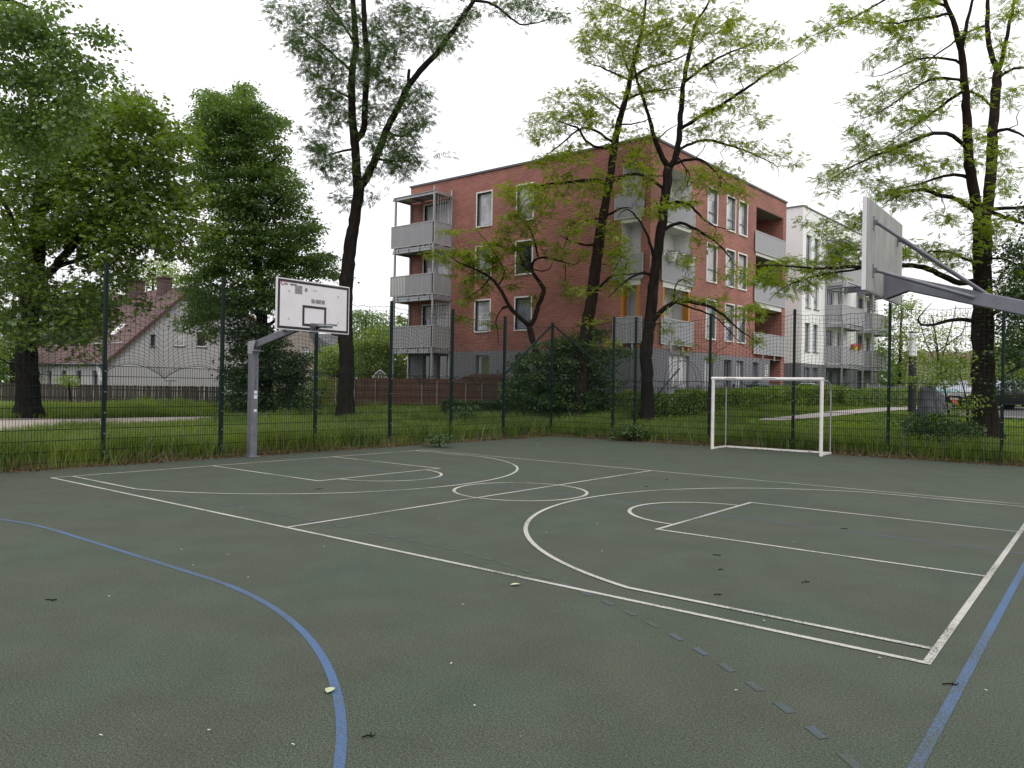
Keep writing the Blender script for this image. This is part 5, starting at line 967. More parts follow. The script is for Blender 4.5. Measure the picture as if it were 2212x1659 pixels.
t.limb([(1478, 182), (1500, 160), (1526, 138), (1567, 117), (1618, 97), (1650, 80)], -1.2, [3.4, 3, 2.7, 2, 1.3, .6], leafy=16); t.limb([(1526, 138), (1536, 165), (1550, 190)], 0, [1.6, 1.2, .6], leafy=4); t.limb([(1450, 355), (1475, 348), (1500, 341), (1516, 342), (1541, 368), (1560, 385)], -1.6, [3.6, 3.2, 2.8, 2.4, 1.6, .8], leafy=14)
t.limb([(1437, 445), (1455, 434), (1480, 434), (1500, 450), (1520, 478), (1560, 495), (1583, 496)], -1.4, [3.4, 3.2, 2.8, 2.4, 1.8, 1.2, .7], leafy=14); t.limb([(1432, 500), (1450, 485), (1469, 478), (1499, 493), (1534, 513), (1560, 534), (1586, 569), (1601, 589)], 1.3, [4, 3.6, 3.4, 3, 2.4, 1.9, 1.2, .6], leafy=18)
t.limb([(1408, 700), (1418, 685), (1434, 666), (1460, 648), (1496, 651), (1540, 663), (1569, 686), (1598, 715), (1620, 728), (1639, 740)], -1.8, [6, 5.6, 5.2, 4.6, 4, 3.3, 2.6, 1.8, 1.2, .6], leafy=22)
t.limb([(1456, 655), (1510, 671), (1545, 680), (1566, 704), (1586, 727), (1610, 752)], -.6, [2.6, 2.2, 1.8, 1.4, 1, .5], leafy=8); t.limb([(1458, 648), (1459, 610), (1462, 600), (1480, 598), (1496, 615)], -.4, [2, 1.6, 1.3, 1, .5], leafy=3); t.limb([(1412, 600), (1402, 590), (1393, 586), (1380, 590), (1360, 602), (1335, 622), (1314, 642)], -1.2, [3.2, 3, 2.8, 2.4, 1.8, 1.2, .6], leafy=10); t.limb([(1414, 572), (1409, 550), (1402, 515), (1397, 500), (1376, 469), (1352, 443), (1335, 469)], 1.2, [4, 3.6, 3, 2.6, 2, 1.4, .7], leafy=12); t.limb([(1424, 405), (1400, 380), (1370, 373), (1345, 380), (1320, 396)], -.8, [3.6, 3, 2.4, 1.6, .8], leafy=8); t.limb([(1459, 340), (1480, 360), (1495, 385), (1470, 420)], -1, [2, 1.5, 1.1, .6], leafy=6); t.limb([(1418, 310), (1434, 285), (1460, 270), (1480, 262)], .6, [2, 1.6, 1, .6])
B = [(1480, 60, 62, 52, 50), (1440, 100, 52, 34, 34), (1540, 42, 52, 36, 36), (1590, 60, 36, 44, 24), (1570, 112, 52, 34, 28), (1640, 90, 36, 22, 16), (1668, 60, 26, 14, 8), (1690, 98, 22, 13, 7), (1600, 150, 44, 26, 18), (1650, 160, 36, 18, 14), (1690, 150, 26, 14, 9), (1500, 160, 54, 28, 26), (1540, 220, 52, 26, 20), (1600, 228, 44, 26, 18), (1640, 262, 34, 18, 11), (1560, 280, 52, 22, 20), (1510, 290, 36, 18, 12), (1620, 320, 44, 18, 16), (1680, 338, 26, 18, 9), (1700, 300, 16, 10, 3), (1560, 388, 52, 34, 40), (1600, 420, 34, 22, 18), (1500, 380, 36, 22, 18), (1480, 432, 36, 26, 18), (1420, 190, 36, 26, 18), (1400, 352, 36, 22, 16), (1420, 450, 36, 22, 18), (1530, 520, 36, 26, 18), (1590, 590, 26, 26, 14), (1470, 560, 36, 14, 12), (1600, 680, 52, 20, 26), (1640, 660, 24, 14, 10), (1630, 735, 22, 16, 8), (1540, 650, 36, 13, 14), (1490, 600, 18, 12, 5), (1480, 640, 30, 10, 7), (1560, 585, 18, 20, 6), (1480, -30, 90, 36, 40), (1580, -20, 50, 30, 16), (1440, 700, 12, 20, 5), (1480, 745, 28, 14, 6), (1540, 770, 16, 8, 4), (1520, 250, 30, 20, 9), (1720, 340, 16, 24, 5)]
t.crown(B, 2.4, 13, jit=.12, cl=2, crook=.08, rmin=.009, thick=.024).done('locust', .88, 'lf_locust', flat=.28)
# --- big forked locust on the right
t = Tree('locust_tree', 'large locust tree on the right, trunk forking into two tall stems', (2131, 946), G_LOC, seed=21, bark='bark_brown')
t.limb([(2131, 948), (2129, 915), (2126, 870), (2124, 800), (2123, 720), (2122, 640), (2122, 560), (2121, 500), (2121, 478)], .2, [25, 24, 23, 22, 21.5, 19, 18, 18, 18], sides=14, flare=True)
t.limb([(2120, 486), (2112, 462), (2106, 430), (2101, 400), (2095, 365), (2091, 333), (2088, 233), (2082, 150), (2079, 115), (2074, 93), (2058, 40), (2041, 0), (2025, -50)], -1.2, [11.5, 11, 10.6, 10.2, 10, 9.6, 8.6, 7.6, 7, 6, 5, 4, 2])
t.limb([(2124, 486), (2130, 462), (2136, 420), (2141, 367), (2144, 283), (2150, 200), (2155, 157)], 1.2, [12.5, 12, 11.6, 11, 10.6, 10.4, 10])
t.limb([(2155, 160), (2150, 140), (2141, 117), (2134, 90), (2131, 60), (2134, 0), (2136, -60)], .4, [6.4, 6, 5.4, 4.8, 4.4, 3.4, 1.5]); t.limb([(2156, 158), (2161, 147), (2171, 100), (2184, 40), (2192, 0), (2200, -50)], -.3, [5.2, 5, 4, 3.2, 2.6, 1.4]); t.limb([(2079, 100), (2084, 75), (2090, 45), (2101, 0), (2106, -40)], -.5, [4.4, 4, 3.4, 2.6, 1.5]); t.limb([(2157, 170), (2170, 155), (2190, 144), (2214, 143), (2250, 150)], -.8, [3.4, 3.2, 2.8, 2.3, 1.2], leafy=10)
t.limb([(2140, 460), (2155, 455), (2174, 450), (2214, 448), (2260, 440)], -1, [4.6, 4.2, 3.6, 3, 1.6], leafy=10); t.limb([(2138, 464), (2152, 464), (2180, 472), (2214, 484), (2260, 500)], .8, [4.4, 4.2, 3.6, 3, 1.6], leafy=10); t.limb([(2144, 290), (2165, 278), (2185, 276), (2214, 296)], -1, [4, 3.4, 2.8, 1.8], leafy=8)
t.limb([(2106, 462), (2092, 444), (2074, 431), (2056, 426), (2041, 427), (2028, 422), (2011, 413), (1988, 408), (1941, 420), (1907, 443)], -2.0, [5.2, 5, 4.7, 4.5, 4.5, 4, 3.2, 2.6, 1.8, .8], leafy=22)
t.limb([(2096, 392), (2084, 381), (2071, 371), (2041, 377), (1991, 397), (1941, 407), (1917, 413)], 1.0, [4, 3.6, 3.2, 2.7, 2, 1.3, .7], leafy=16)
t.limb([(2090, 322), (2080, 305), (2061, 293), (2034, 284), (2004, 290), (1967, 307), (1924, 323), (1874, 343), (1814, 373), (1784, 397)], -2.2, [4.4, 4.2, 4, 3.7, 3.3, 2.9, 2.4, 1.9, 1.2, .6], leafy=34)
t.limb([(2087, 200), (2070, 202), (2041, 223), (1991, 260), (1957, 283), (1930, 300)], 1.6, [3.4, 3.2, 2.8, 2.2, 1.5, .7], leafy=16); t.limb([(2086, 178), (2070, 172), (2041, 167), (2007, 170), (1967, 197), (1917, 233), (1867, 260), (1855, 250)], -1.6, [3, 2.8, 2.5, 2.2, 1.8, 1.3, .8, .4], leafy=20); t.limb([(2082, 134), (2060, 126), (2024, 123), (1991, 122), (1941, 143), (1907, 170), (1867, 163)], 1.4, [2.8, 2.6, 2.2, 1.9, 1.5, 1, .5], leafy=12); t.limb([(2150, 62), (2110, 58), (2060, 90), (2020, 120), (1980, 150), (1917, 172)], -1.2, [2.6, 2.4, 2, 1.7, 1.3, .6], leafy=8); t.limb([(2058, 28), (2030, 34), (2001, 40), (1957, 48), (1907, 50), (1864, 43)], -1.2, [3.2, 3, 2.6, 2, 1.3, .6], leafy=18); t.limb([(2046, 20), (2010, 0), (1960, -20), (1907, 0), (1841, 40), (1791, 63), (1741, 83)], 1.4, [3, 2.6, 2.2, 1.9, 1.4, 1, .5], leafy=22)
t.limb([(2108, 606), (2090, 613), (2071, 612), (2055, 604), (2041, 598), (2022, 588), (2008, 580), (1974, 573), (1941, 573), (1864, 578), (1841, 573), (1791, 580), (1734, 580), (1687, 572), (1627, 572)], -3.0, [7, 6.6, 6.2, 5.8, 5.4, 5, 4.6, 4.2, 3.8, 3.2, 2.8, 2.3, 1.7, 1.2, .6], leafy=44)
t.limb([(1870, 577), (1840, 583), (1807, 588), (1757, 597), (1721, 607), (1687, 620), (1661, 650)], -.6, [2.6, 2.4, 2, 1.6, 1.2, .9, .5], leafy=20); t.limb([(2108, 580), (2085, 560), (2060, 545), (2030, 540), (1990, 548)], -1.2, [3.6, 3, 2.4, 1.7, .8], leafy=16); t.limb([(2106, 692), (2090, 690), (2068, 688), (2041, 693), (2020, 702), (2008, 704), (1985, 704), (1974, 700), (1990, 672), (2012, 655)], -1.0, [5, 4.6, 4.2, 3.8, 3.4, 3, 2.6, 1.8, 1.2, .6], leafy=6); t.limb([(2140, 690), (2160, 672), (2190, 655), (2230, 640)], -1, [5.5, 4.5, 3.6, 2], leafy=14); t.limb([(2144, 230), (2120, 205), (2100, 195), (2092, 196)], 0, [3, 2.6, 2.2, 2]); t.limb([(2132, 560), (2160, 555), (2190, 565), (2225, 590)], -1.2, [3, 2.4, 1.7, .8], leafy=14)
B = [(1990, 415, 60, 24, 30), (1930, 430, 40, 24, 20), (1860, 470, 30, 20, 12), (2010, 350, 60, 30, 26), (1960, 310, 52, 28, 26), (1900, 330, 52, 26, 30), (1860, 300, 34, 30, 20), (1840, 370, 50, 24, 22), (1790, 400, 36, 22, 13), (1960, 250, 52, 28, 18), (2010, 250, 40, 30, 14), (1880, 240, 30, 18, 12), (1850, 215, 20, 12, 5), (1930, 200, 46, 22, 18), (1990, 160, 46, 26, 18), (2030, 200, 36, 26, 14), (1880, 130, 16, 9, 4), (1950, 110, 40, 26, 16), (1900, 50, 46, 20, 22), (1960, 60, 36, 32, 18), (2000, 20, 30, 36, 22), (1830, 30, 46, 24, 18), (1780, 60, 34, 20, 12), (1740, 85, 20, 12, 5), (2110, 320, 34, 50, 18), (2110, 200, 28, 40, 10), (2160, 330, 30, 40, 14), (2190, 220, 30, 40, 12), (2180, 120, 36, 40, 14), (2110, 60, 34, 40, 12), (2190, 30, 30, 34, 14), (2180, 400, 34, 36, 16), (1990, 540, 50, 26, 30), (2060, 560, 44, 28, 26), (1940, 550, 30, 26, 14), (1840, 545, 46, 36, 34), (1800, 530, 40, 40, 26), (1780, 580, 46, 22, 24), (1720, 570, 46, 18, 20), (1660, 585, 40, 18, 16), (1640, 600, 30, 22, 12), (1690, 620, 40, 22, 16), (1740, 610, 36, 16, 12), (1850, 480, 30, 26, 13), (1800, 470, 26, 22, 10), (2110, 500, 26, 30, 16), (2140, 520, 30, 26, 16), (2170, 480, 30, 26, 13), (2180, 600, 30, 40, 22), (2160, 650, 30, 30, 13), (1890, 400, 36, 20, 12), (2030, 470, 36, 18, 10), (1960, -40, 90, 34, 26), (2130, -40, 80, 34, 26), (1740, 480, 18, 14, 4), (2100, 440, 36, 26, 11)]
t.crown(B, 2.4, 13, jit=.11, cl=2, crook=.06, rmin=.0075, thick=.020).done('locust', .8, 'lf_locust2', flat=.28)
# --- chestnut on the left
t = Tree('chestnut_tree', 'big chestnut tree with thick dark trunk in front of the plank fence, far left', (62, 890), G_LOC, D=29, seed=31)
t.limb([(62, 892), (61, 860), (59, 820), (57, 780), (57, 740), (62, 690), (68, 640), (74, 600), (80, 540), (85, 450), (90, 330), (95, 250)], 0, [25, 23, 21.5, 21, 21, 19, 17, 15, 12, 9, 6, 3], sides=14, flare=True)
t.limb([(70, 625), (85, 610), (100, 596), (118, 578), (150, 540), (200, 480), (260, 420), (320, 360)], -1.5, [9, 8.5, 8, 7.4, 6, 4.6, 3, 1.5]); t.limb([(75, 590), (40, 500), (0, 420), (-40, 340)], 1, [7, 6, 4, 2]); t.limb([(118, 578), (170, 560), (240, 530), (320, 500), (400, 470)], 1, [5, 4.2, 3.4, 2.4, 1]); t.limb([(84, 460), (140, 390), (200, 320), (270, 260), (300, 215)], .8, [5, 4.4, 3.4, 2.2, 1]); t.limb([(64, 680), (110, 670), (160, 690), (200, 700)], -1.6, [5, 4, 2.6, 1.2]); t.limb([(60, 700), (20, 680), (-30, 660)], -1, [5, 4, 2])
B = [(60, 300, 66, 56, 46), (150, 300, 76, 56, 56), (230, 272, 56, 46, 42), (290, 240, 46, 38, 30), (265, 215, 24, 20, 12), (330, 262, 32, 18, 10), (250, 340, 76, 46, 52), (340, 330, 46, 38, 30), (385, 300, 26, 22, 10), (100, 400, 95, 56, 70), (220, 420, 86, 48, 62), (330, 420, 66, 46, 46), (400, 420, 44, 32, 22), (430, 488, 40, 12, 9), (60, 500, 66, 56, 50), (160, 500, 76, 46, 50), (270, 500, 66, 42, 42), (350, 500, 46, 32, 26), (390, 545, 26, 16, 7), (40, 590, 46, 46, 36), (110, 640, 44, 36, 34), (150, 690, 56, 26, 34), (200, 640, 44, 38, 36), (215, 560, 36, 24, 18), (270, 575, 26, 22, 12), (80, 715, 56, 26, 34), (175, 730, 26, 16, 9), (228, 685, 22, 20, 9), (195, 770, 14, 10, 3), (25, 690, 30, 30, 18), (310, 655, 12, 14, 4), (-60, 400, 80, 140, 60), (-60, 620, 60, 90, 40), (255, 610, 20, 16, 7)]
t.crown([(a, b, c, d, int(e*1.3)) for a, b, c, d, e in B], 2.8, 27, jit=.34, droop=.4, cl=4, fz=.55).done('palm', .85, 'lf_chest', flat=.5)
FL_ = [(42, 595), (8, 640), (43, 778-150+40), (27, 672), (52, 690)]
# --- overhanging linden nearer the camera, trunk out of frame
t = Tree('linden_tree', 'linden branches hanging into the upper left corner, nearest foliage to the camera', (-230, 1000), G_LOC, D=17.5, seed=41)
t.limb([(-230, 1010), (-225, 800), (-215, 500), (-200, 250), (-190, 60), (-180, -150)], 0, [26, 22, 19, 15, 10, 5], sides=12, flare=True)
t.limb([(-212, 430), (-140, 250), (-60, 120), (0, 106), (43, 140), (60, 204), (81, 255)], .5, [9, 7, 5, 4, 3, 2, .8], leafy=30); t.limb([(-200, 250), (-100, 60), (-20, -10), (55, 8), (85, 34), (110, 77), (157, 123), (200, 146), (250, 160)], -.5, [8, 6.5, 5, 4, 3.2, 2.5, 1.8, 1.2, .5], leafy=60); t.limb([(110, 77), (160, 70), (190, 68), (225, 78), (250, 100)], 0, [1.8, 1.4, 1, .8, .4], leafy=26); t.limb([(-190, 300), (-90, 260), (0, 250), (60, 290), (100, 330)], .6, [6, 4.5, 3, 2, .8], leafy=24)
B = [(25, 50, 46, 52, 40), (85, 55, 36, 40, 22), (125, 105, 30, 32, 16), (55, 165, 52, 40, 34), (140, 170, 42, 34, 26), (185, 145, 26, 20, 9), (30, 255, 40, 46, 32), (110, 245, 52, 36, 34), (180, 225, 32, 24, 12), (222, 78, 26, 9, 8), (235, 150, 16, 8, 4), (118, 4, 14, 7, 3), (60, 330, 46, 30, 18), (-80, 150, 70, 110, 50), (-90, 0, 70, 60, 24), (150, 290, 40, 22, 12)]
t.crown([(a, b, c, d, int(e*1.5)) for a, b, c, d, e in B], 1.4, 24, jit=.18, droop=.6, cl=5, fz=.6).done('broad', 1.05, 'lf_linden', flat=.6)
# --- conical linden
t = Tree('linden_tree', 'dense dark conical tree between the lilac house and the basketball board', (578, 897), G_LOC, D=35.5, seed=51)
t.limb([(578, 898), (572, 780), (562, 640), (552, 500), (542, 380), (534, 270), (528, 190)], 0, [14, 13, 11, 9, 6.5, 4, 1.2], sides=10, flare=True)
for k, (x0, y0, x1, y1) in enumerate(((566, 690, 440, 600), (566, 680, 700, 590), (560, 600, 640, 520), (558, 560, 440, 480), (552, 500, 620, 410), (550, 460, 440, 370), (545, 400, 610, 330), (540, 350, 440, 290), (535, 280, 590, 250), (532, 260, 455, 220), (568, 720, 660, 640), (566, 660, 470, 660))): t.limb([(x0, y0), ((x0+x1)/2, (y0+y1)/2-8), (x1, y1)], [-1.6, 1.6, -.8, .8][k % 4], [4, 3, 1.2])
B = [(525, 203, 12, 16, 12), (508, 235, 38, 24, 40), (455, 225, 24, 22, 22), (470, 262, 56, 28, 60), (540, 262, 46, 32, 54), (590, 270, 26, 28, 24), (480, 312, 66, 36, 76), (560, 320, 56, 38, 66), (428, 292, 24, 22, 14), (450, 370, 56, 36, 50), (540, 380, 74, 38, 76), (602, 368, 22, 22, 14), (485, 432, 54, 38, 56), (570, 440, 66, 38, 70), (622, 420, 32, 28, 24), (500, 500, 64, 38, 66), (590, 510, 66, 38, 72), (650, 500, 36, 36, 36), (530, 570, 76, 38, 80), (630, 570, 56, 34, 60), (688, 570, 32, 24, 22), (716, 588, 18, 16, 8), (460, 560, 36, 36, 36), (436, 600, 34, 28, 22), (430, 675, 24, 20, 12), (560, 640, 66, 38, 76), (640, 630, 46, 28, 34), (480, 650, 36, 38, 34), (420, 545, 16, 14, 5), (455, 520, 26, 20, 14), (530, 188, 5, 9, 5), (446, 203, 7, 9, 5), (472, 212, 7, 8, 4), (556, 222, 7, 9, 5), (608, 262, 10, 7, 5), (398, 300, 9, 6, 4), (395, 360, 10, 7, 5), (640, 392, 9, 7, 4), (655, 455, 12, 8, 5), (700, 548, 14, 7, 5), (735, 598, 9, 6, 3), (395, 440, 9, 7, 4), (672, 490, 12, 8, 5), (420, 640, 28, 18, 16), (402, 700, 18, 14, 8), (448, 662, 30, 26, 18), (455, 720, 20, 16, 8)]
t.crown(B, 2.4, 72, jit=.27, cl=3, droop=.5, fz=.32).done('broad', 1.15, 'lf_linden', flat=.45)
# --- ivy-covered shrub below it
def shrub(name, label, base, D, blobs, dz, nleaf, kind, size, mat, jit=.2, seed=1, stems=5, group=None, cat='shrub'):
    t = Tree(name, label, base, group, cat, D, seed); rr = np.random.default_rng(seed)
    rs = .4 if D < 28 else 1.0
    for k in range(stems):
        b = blobs[rr.integers(len(blobs))]; t.limb([(base[0]+rr.uniform(-8, 8), base[1]), ((base[0]+b[0])/2+rr.uniform(-8, 8), (base[1]+b[1])/2), (b[0], b[1])], rr.uniform(-dz, dz)*.7, [1.8*rs, 1.3*rs, .7*rs])
    return t.crown(blobs, dz, nleaf*2.4, jit=jit*1.25, cl=2, droop=.4, fz=.35).done(kind, size, mat)
shrub('ivy_shrub', 'dense dark ivy-clad shrub reaching the ground under the conical tree', (575, 903), 35, [(560, 735, 48, 42, 60), (520, 715, 26, 44, 30), (518, 800, 30, 56, 46), (580, 830, 76, 56, 120), (632, 790, 32, 40, 40), (640, 862, 28, 36, 40), (545, 882, 46, 26, 46), (598, 788, 40, 28, 46), (500, 860, 14, 30, 12)], 1.7, 20, 'broad', 1.15, 'lf_ivy', .2, 61, 8, 'shrubs beyond the fence')
shrub('shrub', 'large dark shrub behind the fence corner post, under the brick house', (1205, 914), 31.9, [(1200, 762, 56, 28, 46), (1250, 740, 46, 24, 36), (1160, 800, 56, 38, 60), (1240, 812, 56, 38, 60), (1150, 858, 56, 44, 70), (1220, 868, 56, 44, 76), (1290, 782, 36, 28, 26), (1308, 832, 22, 36, 22), (1118, 832, 24, 28, 16), (1288, 880, 30, 28, 26), (1330, 764, 26, 14, 10), (1275, 720, 30, 20, 13), (1200, 905, 40, 16, 26), (1140, 770, 20, 18, 8)], 1.25, 28, 'broad', .9, 'lf_bush', .16, 62, 9, 'shrubs beyond the fence')
shrub('shrub', 'yellow-green rounded bush in front of the beige old house', (722, 812), 58, [(722, 775, 34, 32, 60), (740, 790, 22, 20, 24), (700, 795, 18, 16, 16)], 2.0, 14, 'broad', 1.6, 'lf_light', .3, 63, 5, 'shrubs beyond the fence')
shrub('shrub', 'small light green bush at the left end of the reed screen', (690, 888), 40, [(692, 850, 22, 32, 36), (676, 870, 16, 20, 16), (705, 830, 14, 20, 12)], .9, 13, 'broad', 1.0, 'lf_light', .17, 64, 4, 'shrubs beyond the fence')
shrub('shrub', 'large mid-green shrub behind the reed screen, left of the balcony tower', (815, 838), 47, [(800, 775, 42, 40, 70), (842, 755, 22, 40, 40), (778, 745, 26, 26, 26), (850, 800, 24, 24, 26), (872, 790, 22, 30, 22), (815, 720, 26, 22, 18), (880, 710, 18, 34, 10)], 2.0, 17, 'broad', 1.5, 'lf_light', .28, 65, 6, 'shrubs beyond the fence')
shrub('shrub', 'small yellow-leaved bush before the left house front', (148, 846), 45, [(148, 822, 20, 11, 22)], .7, 12, 'broad', 1.0, 'lf_light', .16, 66, 3, 'shrubs beyond the fence')
shrub('shrub', 'low spreading shrub on the lawn, left of the big right trunk', (2020, 938), 21, [(2010, 915, 52, 20, 50), (2060, 925, 40, 20, 36), (1980, 925, 26, 14, 16), (2090, 930, 26, 18, 16)], .9, 11, 'broad', .7, 'lf_bush', .13, 67, 6, 'shrubs beyond the fence')
shrub('shrub', 'small leafy weed bush at the foot of the fence, left of the goal', (1365, 949), 24.2, [(1365, 930, 30, 14, 26), (1340, 938, 16, 9, 10), (1392, 936, 14, 9, 9)], .4, 9, 'broad', .65, 'lf_bush', .09, 68, 4, 'shrubs beyond the fence')
shrub('shrub', 'bushy weed on the grass in front of the brick house balcony tower', (1005, 905), 27, [(1005, 885, 32, 13, 26)], .6, 9, 'broad', .7, 'lf_bush', .12, 69, 4, 'shrubs beyond the fence')
shrub('shrub', 'low weed bush at the court edge by the fence, below the balcony tower', (950, 962), 20.35, [(950, 945, 26, 10, 20), (925, 952, 14, 6, 7)], .35, 8, 'broad', .6, 'lf_bush', .08, 70, 4, 'shrubs beyond the fence')
# --- young trees and background trees
def small_tree(label, base, D, limbs, blobs, dz, nleaf, kind, size, mat, jit, seed, name='young_tree', group='background trees', bark='bark'):
    t = Tree(name, label, base, group, 'tree', D, seed, bark)
    for pts, r, de in limbs: t.limb(pts, de, r)
    return t.crown(blobs, dz, nleaf*2.0, jit=jit*1.2, cl=2, droop=.3, fz=.35).done(kind, size, mat)
small_tree('thin sapling with bright leaves, left of the big right trunk', (2098, 962), 20.5, [([(2098, 962), (2092, 910), (2087, 860), (2078, 820), (2062, 780)], [2.6, 2.2, 1.8, 1.2, .6], .3), ([(2090, 890), (2104, 860), (2112, 840)], [1.4, 1, .5], -.2)], [(2070, 880, 28, 20, 13), (2100, 860, 16, 22, 6), (2050, 900, 22, 14, 6), (2055, 800, 34, 30, 26), (2030, 790, 26, 16, 10), (2075, 770, 20, 18, 8)], .9, 8, 'broad', .75, 'lf_light', .14, 71)
small_tree('slender young tree with sparse leaves between lamp column and right trunk', (2040, 900), 30, [([(2052, 905), (2042, 850), (2030, 790), (2015, 720), (2008, 690)], [2.4, 2, 1.6, 1, .5], 0), ([(2034, 810), (2060, 770), (2078, 730)], [1.4, 1, .5], .5)], [(1990, 818, 42, 10, 26), (2020, 780, 36, 26, 30), (2000, 735, 24, 24, 14), (2070, 740, 28, 30, 20), (2040, 830, 30, 20, 18)], 1.2, 7, 'broad', .9, 'lf_light', .2, 72)
small_tree('bushy background tree beside the white house balconies', (1942, 850), 58, [([(1942, 850), (1944, 780), (1946, 700), (1948, 640)], [4, 3.4, 2.4, 1], 0)], [(1945, 700, 30, 46, 60), (1935, 760, 30, 40, 50), (1960, 660, 24, 26, 20), (1950, 810, 36, 30, 36), (1975, 770, 24, 30, 26)], 2.5, 12, 'broad', 1.5, 'lf_light', .35, 73)
small_tree('bare-topped background tree with thin upright branches right of the lamp column', (2030, 858), 62, [([(2030, 858), (2028, 780), (2020, 720), (2012, 680)], [3.6, 3, 2, 1], 0), ([(2028, 790), (2048, 730), (2060, 690), (2064, 660)], [2.2, 1.7, 1.1, .6], 1), ([(2029, 800), (2000, 740), (1985, 690)], [2, 1.4, .7], -1), ([(2030, 760), (2080, 720), (2092, 670)], [1.6, 1.2, .6], 1)], [(2010, 710, 36, 40, 40), (2060, 700, 40, 44, 40), (2040, 790, 50, 30, 50), (2000, 820, 40, 24, 30), (2080, 820, 40, 26, 34)], 2.5, 6, 'broad', 1.4, 'lf_light', .35, 74)
small_tree('leafy background tree behind the big right trunk', (2165, 860), 50, [([(2165, 862), (2168, 790), (2172, 720)], [5, 4, 2], 0)], [(2160, 770, 36, 46, 60), (2200, 760, 36, 60, 80), (2180, 820, 40, 30, 50), (2240, 740, 40, 80, 60), (2110, 800, 30, 36, 26)], 2.5, 12, 'broad', 1.4, 'lf_light', .35, 75)
small_tree('dark-leaved tree at the right edge, partly out of frame', (2320, 960), 22, [([(2320, 965), (2310, 800), (2295, 650), (2285, 500), (2280, 380)], [17, 15, 12, 8, 3], 0), ([(2306, 760), (2260, 765), (2215, 782), (2176, 806)], [6, 5, 4, 2.4], -.6), ([(2296, 660), (2250, 620), (2200, 570)], [4, 3, 1.2], -.4)], [(2190, 545, 24, 26, 26), (2200, 610, 28, 44, 50), (2185, 665, 26, 28, 26), (2200, 725, 30, 40, 44), (2185, 770, 22, 24, 18), (2265, 600, 44, 90, 70), (2258, 480, 40, 60, 36), (2195, 830, 24, 20, 12)], 1.3, 13, 'broad', .95, 'lf_ivy', .2, 76)
small_tree('dark wooded background tree, rounded crown left of the brick house', (790, 815), 78, [([(790, 818), (788, 760), (790, 690)], [5, 4, 2], 0)], [(768, 705, 30, 30, 46), (815, 695, 28, 22, 40), (800, 725, 46, 24, 50), (840, 720, 20, 22, 22), (785, 685, 22, 16, 18)], 3.5, 14, 'broad', 2.0, 'lf_linden', .5, 77, 'background_tree')
small_tree('yellowish background tree rising behind the lilac house roof', (335, 815), 74, [([(335, 818), (332, 700), (330, 600)], [5, 4, 2], 0)], [(320, 590, 40, 26, 60), (365, 600, 34, 28, 46), (290, 610, 30, 24, 34), (340, 570, 30, 16, 20), (400, 610, 30, 24, 26), (250, 640, 30, 24, 20)], 3.5, 11, 'broad', 1.9, 'lf_light', .5, 78, 'background_tree')
small_tree('background tree with smooth grey trunk at the left edge behind the plank fence', (31, 858), 54, [([(31, 860), (30, 800), (29, 740), (32, 650)], [8, 7.6, 7.2, 5], 0), ([(29, 790), (5, 775), (-20, 772)], [3, 2.4, 1.4], 0)], [(15, 745, 30, 20, 30), (48, 760, 24, 24, 24), (30, 690, 40, 30, 34), (58, 810, 20, 16, 16), (-20, 740, 36, 44, 40)], 2.0, 13, 'broad', 1.5, 'lf_light', .3, 79, 'background_tree')
# chestnut flower candles
for k, (x, y) in enumerate(((42, 690), (300, 207), (28, 598), (150, 640), (330, 250), (265, 232))):
    c = at_depth(x, y, 26.8+.2*k); V = c+np.stack([rng.normal(0, .035, 60), rng.normal(0, .035, 60), np.linspace(0, .24, 60)], 1); V2, F2 = prisms(V, V+rng.normal(0, .025, (60, 3)), .014, 3)
    o = np_mesh('blossom', V2, F2, MAT['sticker'], bpy.data.objects['chestnut_tree'])

def leafmass(name, mat, kind, size, P, seed, parent, flat=.6):
    rr = np.random.default_rng(seed); return leaves(name, P, rr.normal(0, 1, (len(P), 3))+vec(0, 0, .3), kind, size, MAT[mat], parent, flat, seed)
def hedge(label, pts, w, h, n, seed, mat='lf_hedge', name='hedge', size=1.0):
    rr = np.random.default_rng(seed); pts = np.array(pts, float); s_ = np.r_[0, np.cumsum(np.linalg.norm(np.diff(pts, axis=0), axis=1))]; rt_ = thing(name, (pts[0][0], pts[0][1], float(terrain(*pts[0]))), label, 'hedge', 'clipped hedges before the apartment houses')
    u = rr.uniform(0, s_[-1], n); c = np.stack([np.interp(u, s_, pts[:, 0]), np.interp(u, s_, pts[:, 1])], 1); tg = np.gradient(pts, axis=0); tx = np.interp(u, s_, tg[:, 0]); ty = np.interp(u, s_, tg[:, 1]); nn = np.stack([-ty, tx], 1); nn /= np.linalg.norm(nn, axis=1)[:, None]
    q = rr.uniform(-1, 1, n); face = rr.uniform(0, 1, n); lump = .05*np.sin(u*2.3+seed)+.04*np.sin(u*5.1)
    v = np.where(face < .45, rr.uniform(.02, 1, n), np.where(face < .75, 1-np.abs(rr.normal(0, .05, n)), rr.uniform(0, 1, n))); o_ = np.where(face < .45, np.sign(q)*(1-np.abs(rr.normal(0, .09, n))), q)*w/2*(1+lump)
    P = np.stack([c[:, 0]+nn[:, 0]*o_, c[:, 1]+nn[:, 1]*o_, terrain(c[:, 0], c[:, 1])+v*h*(1+lump*1.4)+rr.normal(0, .02, n)+.03], 1); leafmass('foliage', mat, 'small', size, P, seed, rt_)
    k = n//40; A = P[rr.integers(0, n, k)]*vec(1, 1, 0)+np.c_[np.zeros((k, 2)), terrain(P[:k, 0], P[:k, 1])]; ix = rr.integers(0, n, k); B_ = P[ix]; A = B_*vec(1, 1, 0)+np.c_[rr.normal(0, .08, (k, 2)), terrain(B_[:, 0], B_[:, 1])]; V, F = prisms(A, B_, .006, 3); np_mesh('stems', V, F, MAT['twig'], rt_)
    return rt_
